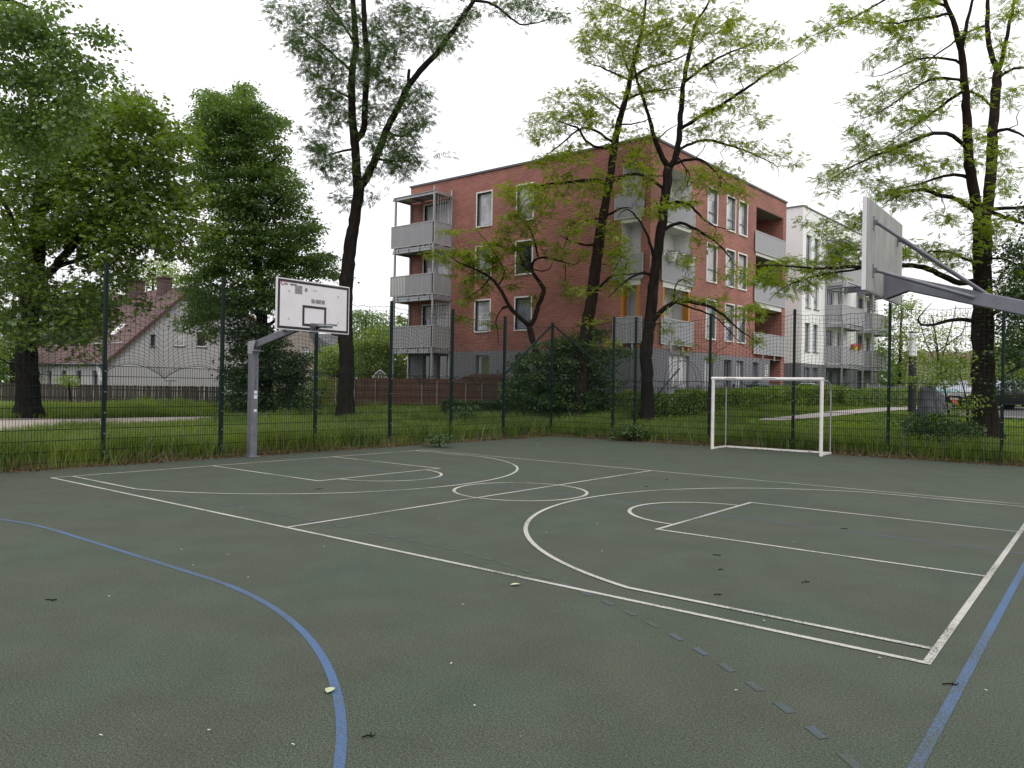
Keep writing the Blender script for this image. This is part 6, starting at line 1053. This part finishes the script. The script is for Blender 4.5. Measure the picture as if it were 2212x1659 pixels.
hedge('long clipped privet hedge in front of the brick house, behind the goal', [(-8.5, 22.4), (-4, 22.6), (-1.4, 22.9), (-.2, 24.2), (.4, 27), (.9, 31), (1.3, 36), (1.5, 40)], 1.15, 1.02, 52000, 81, size=1.25)
hedge('shorter low hedge before the white house terraces, left of the lamp column', [(2.1, 37.5), (3.2, 40.5), (4.8, 44.5), (5.6, 46.5)], .9, .85, 12000, 82, size=1.3)
ls = [at_depth(x, 880, 33.5)[:2] for x in (955, 1000, 1050, 1100)]
hedge('low ragged strip of shrubs at the foot of the taller reed screen', ls, .9, .62, 9000, 83, 'lf_bush', 'shrub_strip', 1.3)

# ------------------------------------------------ grass
def in_poly_path(X, Y): return (X < np.interp(Y, [-9, 2.6, 6, 11.2, 22], [-9.6, -9.9, -10.6, -13.6, -17.3])+.25) & (X > np.interp(Y, [-9, 4.9, 12.3, 22], [-18.5, -18, -16.6, -19])-.25)
PAc = np.array([(np.array(a)+np.array(b))/2 for a, b in zip(pa, pb)])
def grass(name, n, region, hfun, mat, seed, wd=.012, lean=.35, clump=7):
    rr = np.random.default_rng(seed); out = []
    while sum(map(len, out)) < n:
        X = rr.uniform(region[0], region[1], 60000); Y = rr.uniform(region[2], region[3], 60000); d = np.hypot(X-CAM[0], Y-CAM[1]); ang = (np.stack([X, Y], 1)-CAM[:2])@C_R[:2]/np.maximum(.1, (np.stack([X, Y], 1)-CAM[:2])@C_F[:2])
        fwd_ = (np.stack([X, Y], 1)-CAM[:2])@C_F[:2]
        ok = ((X < -1.42) | (Y > 16.24)) & (rr.uniform(0, 1, len(X)) < np.clip((17/d)**2, .02, 1)) & (fwd_ > 3) & (np.abs(ang) < .85) & ~in_poly_path(X, Y)
        dp = np.min(np.stack([np.hypot(X-p[0], Y-p[1]) for p in dens(PAc, 40)]), 0); ok &= dp > .75
        ok &= ~((Y > 25.3) & (X < -2.2)) & ~((Y > 33) & (X > 6.5)); out.append(np.stack([X[ok], Y[ok]], 1))
    C_ = np.concatenate(out)[:n]; C_ = np.repeat(C_, clump, 0)+rr.normal(0, .045, (n*clump, 2)); X, Y = C_.T; k = len(X); keep = ((X < -1.36) | (Y > 16.2)); X, Y = X[keep], Y[keep]; k = len(X)
    h = hfun(X, Y, rr)*rr.uniform(.55, 1.2, k); z = terrain(X, Y)-.01; a = rr.uniform(0, 2*np.pi, k); d = np.hypot(X-CAM[0], Y-CAM[1]); w = wd*np.clip(d/18, .8, 3)*rr.uniform(.6, 1.3, k)
    ln = rr.normal(0, lean, (k, 2))*h[:, None]; b = np.stack([X, Y, z], 1); s_ = np.stack([np.cos(a)*w/2, np.sin(a)*w/2, np.zeros(k)], 1); m_ = b+np.c_[ln*.35, h*.6]; tp_ = b+np.c_[ln, h*.98]
    V = np.stack([b-s_, b+s_, m_+s_*.7, tp_, m_-s_*.7], 1).reshape(-1, 3); i0 = np.arange(k)*5; F = np.stack([i0, i0+1, i0+2, i0+4], 1); F2 = np.stack([i0+4, i0+2, i0+3, i0+3], 1)
    V = np.stack([b-s_, b+s_, m_+s_*.7, m_-s_*.7, m_-s_*.7, m_+s_*.7, tp_+s_*.08, tp_-s_*.08], 1)
    o = np_mesh(name, V.reshape(-1, 3), np.arange(k*8).reshape(-1, 4), MAT[mat]); return tag(o, {'grass': 'green meadow and lawn grass all round the fenced court', 'dry_grass': 'dry brown grass and litter along the court edge'}[name], 'grass', kind='stuff')
def vn(X, Y, s_): return .5+.25*(np.sin(X*s_+1.3*np.sin(Y*s_*.7))+np.sin(Y*s_*1.1+2+1.7*np.sin(X*s_*.6)))
def h_meadow(X, Y, rr):
    de = np.minimum(np.where(X < -1.4, -1.4-X, 99), np.where(Y > 16.2, Y-16.2, 99)); base = .20+.20*vn(X, Y, 1.1)*vn(X, Y, .37)*1.8
    lawn = ss((X-1)/3)*ss((Y-19.5)/3); base = base*(1-lawn)+.06*lawn; edge = np.exp(-(de/1.2)**2)*.40*(.25+vn(X, Y, 2.3)); return base+edge
grass('grass', 46000, (-32, 20, -6, 46), h_meadow, 'grass', 91)
def h_edge(X, Y, rr): return np.full(len(X), .13)+.1*vn(X, Y, 3)
rr = np.random.default_rng(5)
def edge_strip():
    k = 14000; s_ = rr.uniform(0, 1, k); on_l = s_ < .5; q = np.abs(rr.normal(0, .22, k)); X = np.where(on_l, -1.42-q, rr.uniform(-1.5, 15, k)); Y = np.where(on_l, rr.uniform(-4, 16.3, k), 16.22+q); h = rr.uniform(.04, .24, k)*(.3+vn(X, Y, 2.7)); a = rr.uniform(0, 6.28, k)
    b = np.stack([X, Y, terrain(X, Y)-.01], 1); s2 = np.stack([np.cos(a), np.sin(a), 0*a], 1)*.006; t_ = b+np.c_[rr.normal(0, .6, (k, 2))*h[:, None], h]; V = np.stack([b-s2, b+s2, t_+s2*.3, t_-s2*.3], 1).reshape(-1, 3)
    o = np_mesh('dry_grass', V, np.arange(k*4).reshape(-1, 4), MAT['straw']); tag(o, 'dry brown grass stalks along the court edge', 'grass', kind='stuff')
    k = 9000; on_l = rr.uniform(0, 1, k) < .5; q = rr.normal(.0, .17, k); X = np.where(on_l, -1.40-q, rr.uniform(-1.5, 15, k)); Y = np.where(on_l, rr.uniform(-5, 16.3, k), 16.2+q); P = np.stack([X, Y, np.maximum(terrain(X, Y), 0)+.012], 1); o = leaves('leaf_litter', P, np.c_[rr.normal(0, 1, (k, 2)), np.zeros(k)], 'small', .75, MAT['litter'], None, .25, 6); tag(o, 'reddish brown leaf litter along the court edge', 'leaf litter', kind='stuff')
MAT['litter'] = leaf_mat('leaf_litter', (.07, .035, .022), (.17, .09, .055), .1, 2.0)
edge_strip()
# far wood
k = 26000; rr = np.random.default_rng(17); a = np.where(rr.uniform(0, 1, k) < .55, rr.uniform(-.80, -.12, k), rr.uniform(.35, .80, k)); dd = rr.uniform(105, 125, k); top = 6.5+2.2*np.sin(a*31)+1.4*np.sin(a*83+1)
P = CAM[:2]+(C_F[:2][None]+C_R[:2][None]*a[:, None])*dd[:, None]; z = 1.0+top*rr.uniform(0, 1, k)**.8+rr.normal(0, .3, k); o = leaves('distant_trees', np.c_[P, z], rr.normal(0, 1, (k, 3)), 'broad', 7.0, MAT['lf_linden'], None, .8, 9); tag(o, 'far line of trees closing the view behind the houses', 'trees', kind='stuff')

# ================================================================== SMALL THINGS BEYOND THE FENCE
q = on_ground(1970, 891); D_ = (q-CAM)@C_F; top = at_depth(1971.5, 717, D_)[2]; mid = at_depth(1971.5, 770, D_)[2]
t = thing('lamp_column', q, 'black lamp column with a white cylindrical top standing on the lawn', 'street lamp'); mb = MB(); mb.tube([q-vec(0, 0, .1), q*vec(1, 1, 0)+vec(0, 0, mid)], .175, 16); mb.build('column', MAT['lamp_black'], t)
mb = MB(); mb.tube([q*vec(1, 1, 0)+vec(0, 0, mid+.005), q*vec(1, 1, 0)+vec(0, 0, top-.06)], .165, 16); mb.build('luminaire', MAT['lamp_white'], t); mb = MB(); mb.tube([q*vec(1, 1, 0)+vec(0, 0, top-.055), q*vec(1, 1, 0)+vec(0, 0, top)], .17, 16); mb.build('cap', MAT['lamp_black'], t)
# covered motorcycle: a tarpaulin draped over handlebars and saddle
q = on_ground(2016, 905); D_ = (q-CAM)@C_F; t = thing('covered_motorcycle', q, 'motorcycle under a crumpled grey cover, next to the lamp column', 'motorcycle')
pr_ = [(-.62, .95), (-.5, 1.22), (-.36, 1.30), (-.22, 1.12), (0, 1.10), (.25, 1.06), (.5, 1.0), (.72, .86), (.84, .6)]; xa = vec(C_R[0], C_R[1], 0); xa /= np.linalg.norm(xa); ya = vec(-xa[1], xa[0], 0); xa2 = xa*.82+ya*.57; ya2 = vec(-xa2[1], xa2[0], 0)
V = []; sx_ = np.r_[[-.72]*3, np.linspace(-.72, .86, 46), [.86]*3]; nu, nv = len(sx_), 29; rr = np.random.default_rng(3)
for i, X in enumerate(sx_):
    e_ = 1.0 if 3 <= i < nu-3 else [.02, .4, .8][i if i < 3 else nu-1-i]; zt_ = np.interp(X, [-.72, -.62, -.48, -.36, -.22, 0, .25, .5, .72, .86], [.55, .92, 1.22, 1.30, 1.08, 1.0, 1.06, 1.05, .94, .70]); zh = .06+max(0, X+.05)*.42; zt_ = zh+(zt_-zh)*e_; wt = .26*math.exp(-((X+.42)/.14)**2)+.07; wb = .36-.10*max(0, X)
    for j in range(nv):
        a = -1+2*j/(nv-1); s_ = max(0, (abs(a)-.16)/.84); fold = (.075*math.sin(X*17+2.2*s_+a*2)+.05*math.sin(X*33+a*7)+.03*math.sin(X*61-a*13))*s_**.7; y_ = math.copysign(wt*min(1, abs(a)/.16)+(wb-wt)*s_**1.3+fold, a)*(1 if e_ == 1 else .85); z_ = zt_-(zt_-zh)*s_**1.05+.02*math.sin(X*31+a*5)
        V.append(q+xa2*(X+.03*math.sin(a*9+X*8)*s_)+ya2*y_+vec(0, 0, z_))
F = [(i*nv+j, (i+1)*nv+j, (i+1)*nv+j+1, i*nv+j+1) for i in range(nu-1) for j in range(nv-1)]; np_mesh('cover', V, F, MAT['tarp'], t, smooth=True)
mb = MB(); c = q+xa2*-.36+vec(0, 0, 1.28); mb.tube([c-ya2*.12, c, c+ya2*.12+vec(0, 0, .06)], [.05, .075, .05], 8); mb.build('handlebar_bulge', MAT['tarp'], t, smooth=True)
mb = MB()
for X in (-.36, .52):
    a_ = np.linspace(0, 2*np.pi, 25); mb.tube([q+xa2*(X+.27*math.cos(w))+vec(0, 0, .30+.27*math.sin(w)) for w in a_], .055, 6, caps=False)
mb.build('wheel', MAT['rubber'], t)
def car(label, q, yaw, paint, L_=4.2, W=1.74, H=1.46):
    t = thing('parked_car', q, label, 'car', 'cars parked beyond the lawn'); f = vec(math.cos(yaw), math.sin(yaw), 0); s_ = vec(-f[1], f[0], 0); P = lambda x, y, z: vec(*q)+f*x+s_*y+vec(0, 0, z)
    prof = [(-2.08, .35), (-2.1, .62), (-2.02, .86), (-1.9, .95), (1.0, .95), (1.75, .84), (2.05, .66), (2.1, .40), (2.0, .28), (-2.0, .28)]; k = L_/4.2; mb = MB(); n = len(prof)
    for y, iy in ((-1, .0), (1, 0)): mb.face([P(x*k, y*W/2*(.93 if z < .4 or z > .9 else 1.0), z) for x, z in (prof if y < 0 else prof[::-1])])
    for (x0, z0), (x1, z1) in zip(prof, prof[1:]+prof[:1]): w0 = W/2*(.93 if z0 < .4 or z0 > .9 else 1); w1 = W/2*(.93 if z1 < .4 or z1 > .9 else 1); mb.face([P(x0*k, -w0, z0), P(x1*k, -w1, z1), P(x1*k, w1, z1), P(x0*k, w0, z0)])
    body = mb.build('body', MAT[paint], t, bevel=.04)
    cab = [(-1.95, .95), (-1.55, H-.06), (-.9, H), (.05, H-.01), (.95, .95)]; mb = MB()
    for i in (1, 2): (x0, z0), (x1, z1) = cab[i], cab[i+1]; mb.face([P(x0*k, -W/2*.74, z0), P(x1*k, -W/2*.74, z1), P(x1*k, W/2*.74, z1), P(x0*k, W/2*.74, z0)])
    for y in (-1, 1):
        for (xa_, xb_) in ((-1.5, -1.42), (-.42, -.34), (.06, .12)): mb.face([P(xa_*k, y*W/2*.75, H-.05), P(xb_*k, y*W/2*.75, H-.05), P((xb_+.15)*k, y*W/2*.935, .95), P((xa_-.1)*k, y*W/2*.935, .95)])
    mb.build('roof', MAT[paint], t)
    mb = MB()
    for (x0, z0), (x1, z1) in ((cab[0], cab[1]), (cab[3], cab[4])): mb.face([P(x0*k, -W/2*(.92 if z0 < 1 else .73), z0), P(x1*k, -W/2*(.92 if z1 < 1 else .73), z1), P(x1*k, W/2*(.92 if z1 < 1 else .73), z1), P(x0*k, W/2*(.92 if z0 < 1 else .73), z0)])
    for y in (-1, 1): mb.face([P(x*k, y*W/2*(.925 if z < 1 else .735), z-.015) for x, z in cab])
    mb.build('window', MAT['glass'], t)
    for x in (-1.3, 1.32):
        for y in (-1, 1):
            mb = MB(); mb.tube([P(x*k, y*(W/2-.2), .31), P(x*k, y*(W/2-.01), .31)], .31, 18); wl_ = mb.build('wheel', MAT['rubber'], t); mb = MB(); mb.tube([P(x*k, y*(W/2-.02), .31), P(x*k, y*(W/2+.006), .31)], .2, 14); mb.build('rim', MAT['rim'], wl_)
    for y in (-.62, .62):
        mb = MB(); mb.obox(P(2.03*k, y, .68), (f, s_, vec(0, 0, 1)), (.05, .17, .07)); mb.build('headlight', MAT['white_plastic'], t); mb = MB(); mb.obox(P(-2.06*k, y*1.1, .76), (f, s_, vec(0, 0, 1)), (.05, .12, .09)); mb.build('tail_light', MAT['red_lens'], t)
    mb = MB(); mb.obox(P(2.09*k, 0, .5), (f, s_, vec(0, 0, 1)), (.02, .26, .055)); mb.build('number_plate', MAT['white_plastic'], t)
q = at_depth(2058, 880, 41.5); car('turquoise parked car between lamp column and big right trunk', vec(q[0], q[1], terrain(q[0], q[1])+.0), YAW+R(150), 'car_blue')
q = at_depth(2150, 885, 37.5); car('black parked car half hidden behind the big right trunk', vec(q[0], q[1], terrain(q[0], q[1])), YAW+R(98), 'car_black', 4.5)
q = at_depth(2232, 880, 43); car('silver parked car at the right edge of the picture', vec(q[0], q[1], terrain(q[0], q[1])), YAW+R(105), 'car_silver', 4.4)
q = on_ground(2060, 905); q = at_depth(2056, 868, 33); zq = at_depth(2056, 868, 33)[2]; tz_ = float(terrain(q[0], q[1]))
t = thing('red_flag', (q[0], q[1], tz_), 'small red cloth on a stick beside the parked cars', 'flag'); mb = MB(); mb.tube([(q[0], q[1], tz_), (q[0], q[1], zq+.12)], .012, 6); mb.build('stick', MAT['metal_grey'], t); mb = MB(); mb.raw([q+vec(0, 0, .12), q+xa*.24+vec(0, 0, .1)+ya*.04, q+xa*.32+vec(0, 0, -.12), q+xa*.05+vec(0, 0, -.1)-ya*.05], [(0, 1, 2, 3), (3, 2, 1, 0)]); mb.build('cloth', MAT['red_lens'], t)
# waste containers behind the hedge
for lab, px_, w_, D_ in (('long dark green waste container behind the hedge', 1640, 1.35, 38.5), ('dark green waste container with pale lid behind the hedge, near the entrance', 1745, 1.3, 40.5)):
    q = at_depth(px_, 850, D_); zb = float(terrain(q[0], q[1])); t = thing('waste_container', (q[0], q[1], zb), lab, 'waste container', 'waste containers by the entrance'); f = vec(*UD, 0); s_ = vec(f[1], -f[0], 0)
    mb = MB(); mb.raw([vec(q[0], q[1], zb)+f*x*w_*.5*k+s_*y*.38*k+vec(0, 0, z) for z, k in ((.15, .86), (1.12, 1.0)) for x, y in ((-1, -1), (1, -1), (1, 1), (-1, 1))], [(3, 2, 1, 0), (4, 5, 6, 7), (0, 1, 5, 4), (1, 2, 6, 5), (2, 3, 7, 6), (3, 0, 4, 7)]); mb.build('tub', MAT['bin'], t, bevel=.03)
    mb = MB(); mb.obox((q[0], q[1], zb+1.17), (f, s_, vec(0, 0, 1)), (w_*.53, .42, .045)); mb.build('lid', MAT['bin'], t, bevel=.03)
    mb = MB()
    for x in (-.45, .45): mb.tube([vec(q[0], q[1], zb+.08)+f*x*w_*.8+s_*.3, vec(q[0], q[1], zb+.08)+f*x*w_*.8+s_*.36], .08, 10)
    mb.build('wheel', MAT['rubber'], t)
    if px_ > 1700: mb = MB(); mb.obox((q[0], q[1], zb+1.24), (f, s_, vec(0, 0, 1)), (.35, .25, .02)); mb.build('paper', MAT['white_plastic'], t)
# garden swing arch and its leaning pole on the corner terrace
D_ = 33.6; t = thing('garden_arch', at_depth(1474, 860, D_)*vec(1, 1, 0)+vec(0, 0, .5), 'thin metal arch frame on the corner terrace in front of the patio door', 'garden arch')
for dx, dd in ((0, 0), (9, .6)):
    mb = MB(); mb.tube([at_depth(x, y, D_+dd) for x, y in zip(1434+dx+36*(1-np.cos(np.linspace(0, np.pi, 24)))*1.0, 842-63*np.sin(np.linspace(0, np.pi, 24))**.7)]+[], .014, 6); mb.build('hoop', MAT['metal_grey'], t)
for x in (1434, 1506): mb = MB(); p = at_depth(x, 842, D_); mb.tube([p, p*vec(1, 1, 0)+vec(0, 0, float(terrain(p[0], p[1])))], .014, 6); mb.build('leg', MAT['metal_grey'], t)
t = thing('leaning_pole', at_depth(1414, 858, 30.9), 'long dark pole leaning over the hedge towards the metal arch', 'pole'); mb = MB(); mb.tube([at_depth(1412, 868, 30.9), at_depth(1432, 838, 31.2), at_depth(1467, 797, 33.4)], [.03, .035, .045], 8); mb.build('pole', MAT['lamp_black'], t)
p = at_depth(1490, 843, 34.3); t = thing('planter', p*vec(1, 1, 0)+vec(0, 0, float(terrain(p[0], p[1]))), 'long black planter box behind the hedge, under the metal arch', 'planter'); mb = MB(); zb = float(terrain(p[0], p[1])); mb.obox((p[0], p[1], (p[2]+zb)/2), (xa, ya, vec(0, 0, 1)), (.62, .2, (p[2]-zb)/2)); mb.build('box', MAT['lamp_black'], t, bevel=.01); mb = MB(); mb.obox((p[0], p[1], p[2]+.01), (xa, ya, vec(0, 0, 1)), (.51, .16, .012)); mb.build('soil', MAT['soil'], t)
# slatted privacy screens of the white house terraces
p0, p1, p2 = FWH.p(tu[0]-.6, 0, 3.0), FWH.p(tu[2], 0, 3.0), FWH.p(tu[3]+1, 0, 3.0); t = thing('privacy_screen', p0*vec(1, 1, 0)+vec(0, 0, 1), 'grey slatted privacy screen round the white house terraces', 'fence')
for a_, b_, m_ in ((p0, p1, 'metal_grey'), (p1, p2, 'plinth')):
    mb = MB(); za = float(terrain(a_[0], a_[1]))
    for k in range(6): mb.bar(a_+vec(0, 0, za+.12+k*.19), b_+vec(0, 0, za+.12+k*.19), .025, .175)
    mb.build('slat_panel', MAT[m_], t)
for u in np.linspace(0, 1, 6): c = p0+(p2-p0)*u+FWH.n*.05; mb = MB(); z = float(terrain(c[0], c[1])); mb.obox(c+vec(0, 0, z+.6), (FWH.d, FWH.n, vec(0, 0, 1)), (.05, .05, .66)); mb.build('post', MAT['galv'], t)
# white lattice obelisk, low wall, clothes pole, satellite dish
p = at_depth(823, 830, 43); t = thing('garden_trellis', p*vec(1, 1, 0)+vec(0, 0, .4), 'white pointed lattice trellis showing above the reed screen', 'trellis'); mb = MB()
arc_ = [(799, 832), (804, 818), (812, 806), (821, 799)]; 
for pts in (arc_, [(1642-x, y) for x, y in arc_]): mb.tube([at_depth(x, y, 43) for x, y in pts]+[], .03, 6)
for k in range(7):
    x = 803+k*6; yt = np.interp(abs(x-821), [0, 9, 17, 22], [799, 806, 818, 832]); mb.tube([at_depth(x, yt, 43), at_depth(x-9, 840, 43)], .012, 4); mb.tube([at_depth(x, yt, 43), at_depth(x+9, 840, 43)], .012, 4)
for x in (799, 843): mb.tube([at_depth(x, 832, 43), at_depth(x, 832, 43)*vec(1, 1, 0)+vec(0, 0, .3)], .03, 6)
mb.build('lattice', MAT['white_plastic'], t)
a_, b_ = at_depth(672, 812, 60), at_depth(756, 812, 60); t = thing('garden_wall', a_*vec(1, 1, 0), 'low grey garden wall with pale coping before the beige old house', 'wall'); dn = (b_-a_)*vec(1, 1, 0); dn /= np.linalg.norm(dn); zt_ = at_depth(700, 799, 60)[2]; mb = MB(); c = (a_+b_)/2; Lw = np.linalg.norm((b_-a_)*vec(1, 1, 0)); mb.obox(vec(c[0], c[1], zt_/2), (dn, vec(-dn[1], dn[0], 0), vec(0, 0, 1)), (Lw/2, .1, zt_/2)); mb.build('wall', MAT['plinth'], t); mb = MB(); mb.obox(vec(c[0], c[1], zt_+.06), (dn, vec(-dn[1], dn[0], 0), vec(0, 0, 1)), (Lw/2+.05, .16, .055)); mb.build('coping', MAT['pale_wall'], t)
p = at_depth(367, 830, 46.5); zt_ = at_depth(367, 823, 46.5)[2]; t = thing('clothes_pole', p*vec(1, 1, 0)+vec(0, 0, .15), 'T-shaped clothes line pole behind the plank fence', 'clothes pole'); mb = MB(); mb.tube([(p[0], p[1], 0), (p[0], p[1], zt_)], .03, 8); mb.build('pole', MAT['metal_grey'], t); mb = MB(); mb.bar(at_depth(354, 822.5, 46.5), at_depth(381, 822.5, 46.5), .05, .05); mb.build('crossbar', MAT['metal_grey'], t)
p = at_depth(211, 806, DG-.8); t = thing('satellite_dish', p, 'white satellite dish on the front of the lilac house', 'satellite dish'); nd = vec(.62, .75, .22); nd /= np.linalg.norm(nd); u_ = np.cross(nd, vec(0, 0, 1)); u_ /= np.linalg.norm(u_); v_ = np.cross(u_, nd); mb = MB(); V = []
for r_ in (.0, .2, .42): V += [p+nd*(r_*r_*.5)+(u_*math.cos(a)+v_*math.sin(a)*1.35)*r_ for a in np.linspace(0, 2*np.pi, 16, endpoint=False)]
mb.raw(V, [(i*16+j, i*16+(j+1) % 16, (i+1)*16+(j+1) % 16, (i+1)*16+j) for i in range(2) for j in range(16)]); mb.build('dish', MAT['white_plastic'], t, smooth=True); mb = MB(); mb.tube([p, p-nd*.3, vec(p[0]-.6, pe[1], p[2]-.1)], .02, 6); mb.tube([p-v_*.6, p+nd*.5-v_*.3], .012, 5); mb.build('arm', MAT['metal_grey'], t)

# ================================================================== LITTER ON THE COURT
def flat_leaf(x, y, l, w, mat, name, label, grp, cat='leaf', z=.012):
    c = CAM+ray(x, y)*((z-CAM[2])/ray(x, y)[2]); a = random.uniform(0, 6.28); d = vec(math.cos(a), math.sin(a), 0); s_ = vec(-d[1], d[0], 0); pr2 = [(0, 0, 0), (.2, .3, .05), (.5, .5, .1), (.8, .32, .06), (1, 0, 0), (.8, -.3, .08), (.5, -.48, .12), (.2, -.3, .04)]
    mb = MB(); n = len(pr2); V = [c+d*(u-.5)*l+s_*v*w+vec(0, 0, h*w) for u, v, h in pr2]; mb.raw(V+[c+vec(0, 0, -.002)], [(i, (i+1) % n, n) for i in range(n)]); o = mb.build(name, mat); return tag(o, label, cat, grp)
mpale = M_('pale_fallen_leaf', (.36, .40, .24), .7, var=.15, scale=30); mpet = M_('white_petal', (.55, .54, .48), .7, var=.1)
flat_leaf(713, 1490, .075, .055, mpale, 'fallen_leaf', 'large pale green fallen leaf lying against the blue arc', 'fallen leaves on the court'); flat_leaf(1113, 1262, .09, .05, mpale, 'fallen_leaf', 'pale fallen leaf below the near sideline, mid court', 'fallen leaves on the court')
for x, y in ((218, 1587), (633, 1607), (451, 1576), (417, 1220), (492, 1197), (236, 1287), (536, 1246), (1590, 1490), (392, 1186), (700, 1180), (1000, 1305), (1025, 1523), (2130, 1490), (1300, 1190), (1180, 1150), (975, 1432), (845, 1090), (1290, 1130), (950, 1120), (1715, 1170), (1500, 1120), (1650, 1340), (1900, 1420)):
    flat_leaf(x, y, random.uniform(.018, .030), random.uniform(.007, .010), mpet, 'petal', 'tiny white petal lying loose on the green court', 'white petals scattered on the court', 'petal')
twl = {(1825, 1142): 'dark twig inside the right key', (1742, 1257): 'bent dark twig between right key and three-point line', (1549, 1199): 'short dark twig left of the right key lane', (1558, 1230): 'crooked dark twig inside the right three-point arc', (1551, 1284): 'thin dark twig close to the three-point line', (1440, 1036): 'small dark twig by the far sideline', (1397, 1051): 'small dark twig right of the centre circle', (108, 1296): 'dark twig at the far left of the court foreground', (798, 1590): 'dark twig near the bottom, right of the blue arc', (2055, 1478): 'dark twig between white corner and blue sideline', (690, 1056): 'dark twig left of the centre circle', (225, 1025): 'long dark twig behind the left baseline'}
for (x, y), lab in twl.items():
    c = CAM+ray(x, y)*((.008-CAM[2])/ray(x, y)[2]); a = random.uniform(-.5, .5)+YAW-math.pi/2; d = vec(math.cos(a), math.sin(a), 0); s_ = vec(-d[1], d[0], 0); l = random.uniform(.06, .13); mb = MB(); mb.tube([c-d*l/2, c-d*l*.1+s_*.012, c+d*l*.25-s_*.004, c+d*l/2+s_*.02], [.0035, .004, .0035, .002], 5); mb.tube([c+d*l*.1, c+d*l*.25+s_*.04], [.004, .002], 4); tag(mb.build('twig', MAT['twig']), lab, 'twig', 'twigs on the court')
o = flat_leaf(1450, 823, .16, .12, MAT['lamp_white'], 'paper_scrap', 'scrap of white plastic caught in the hedge right of the straight trunk', None, 'litter'); p = at_depth(1450, 862, 26.3); o.location = p - np.mean([np.array(v.co) for v in o.data.vertices], 0)
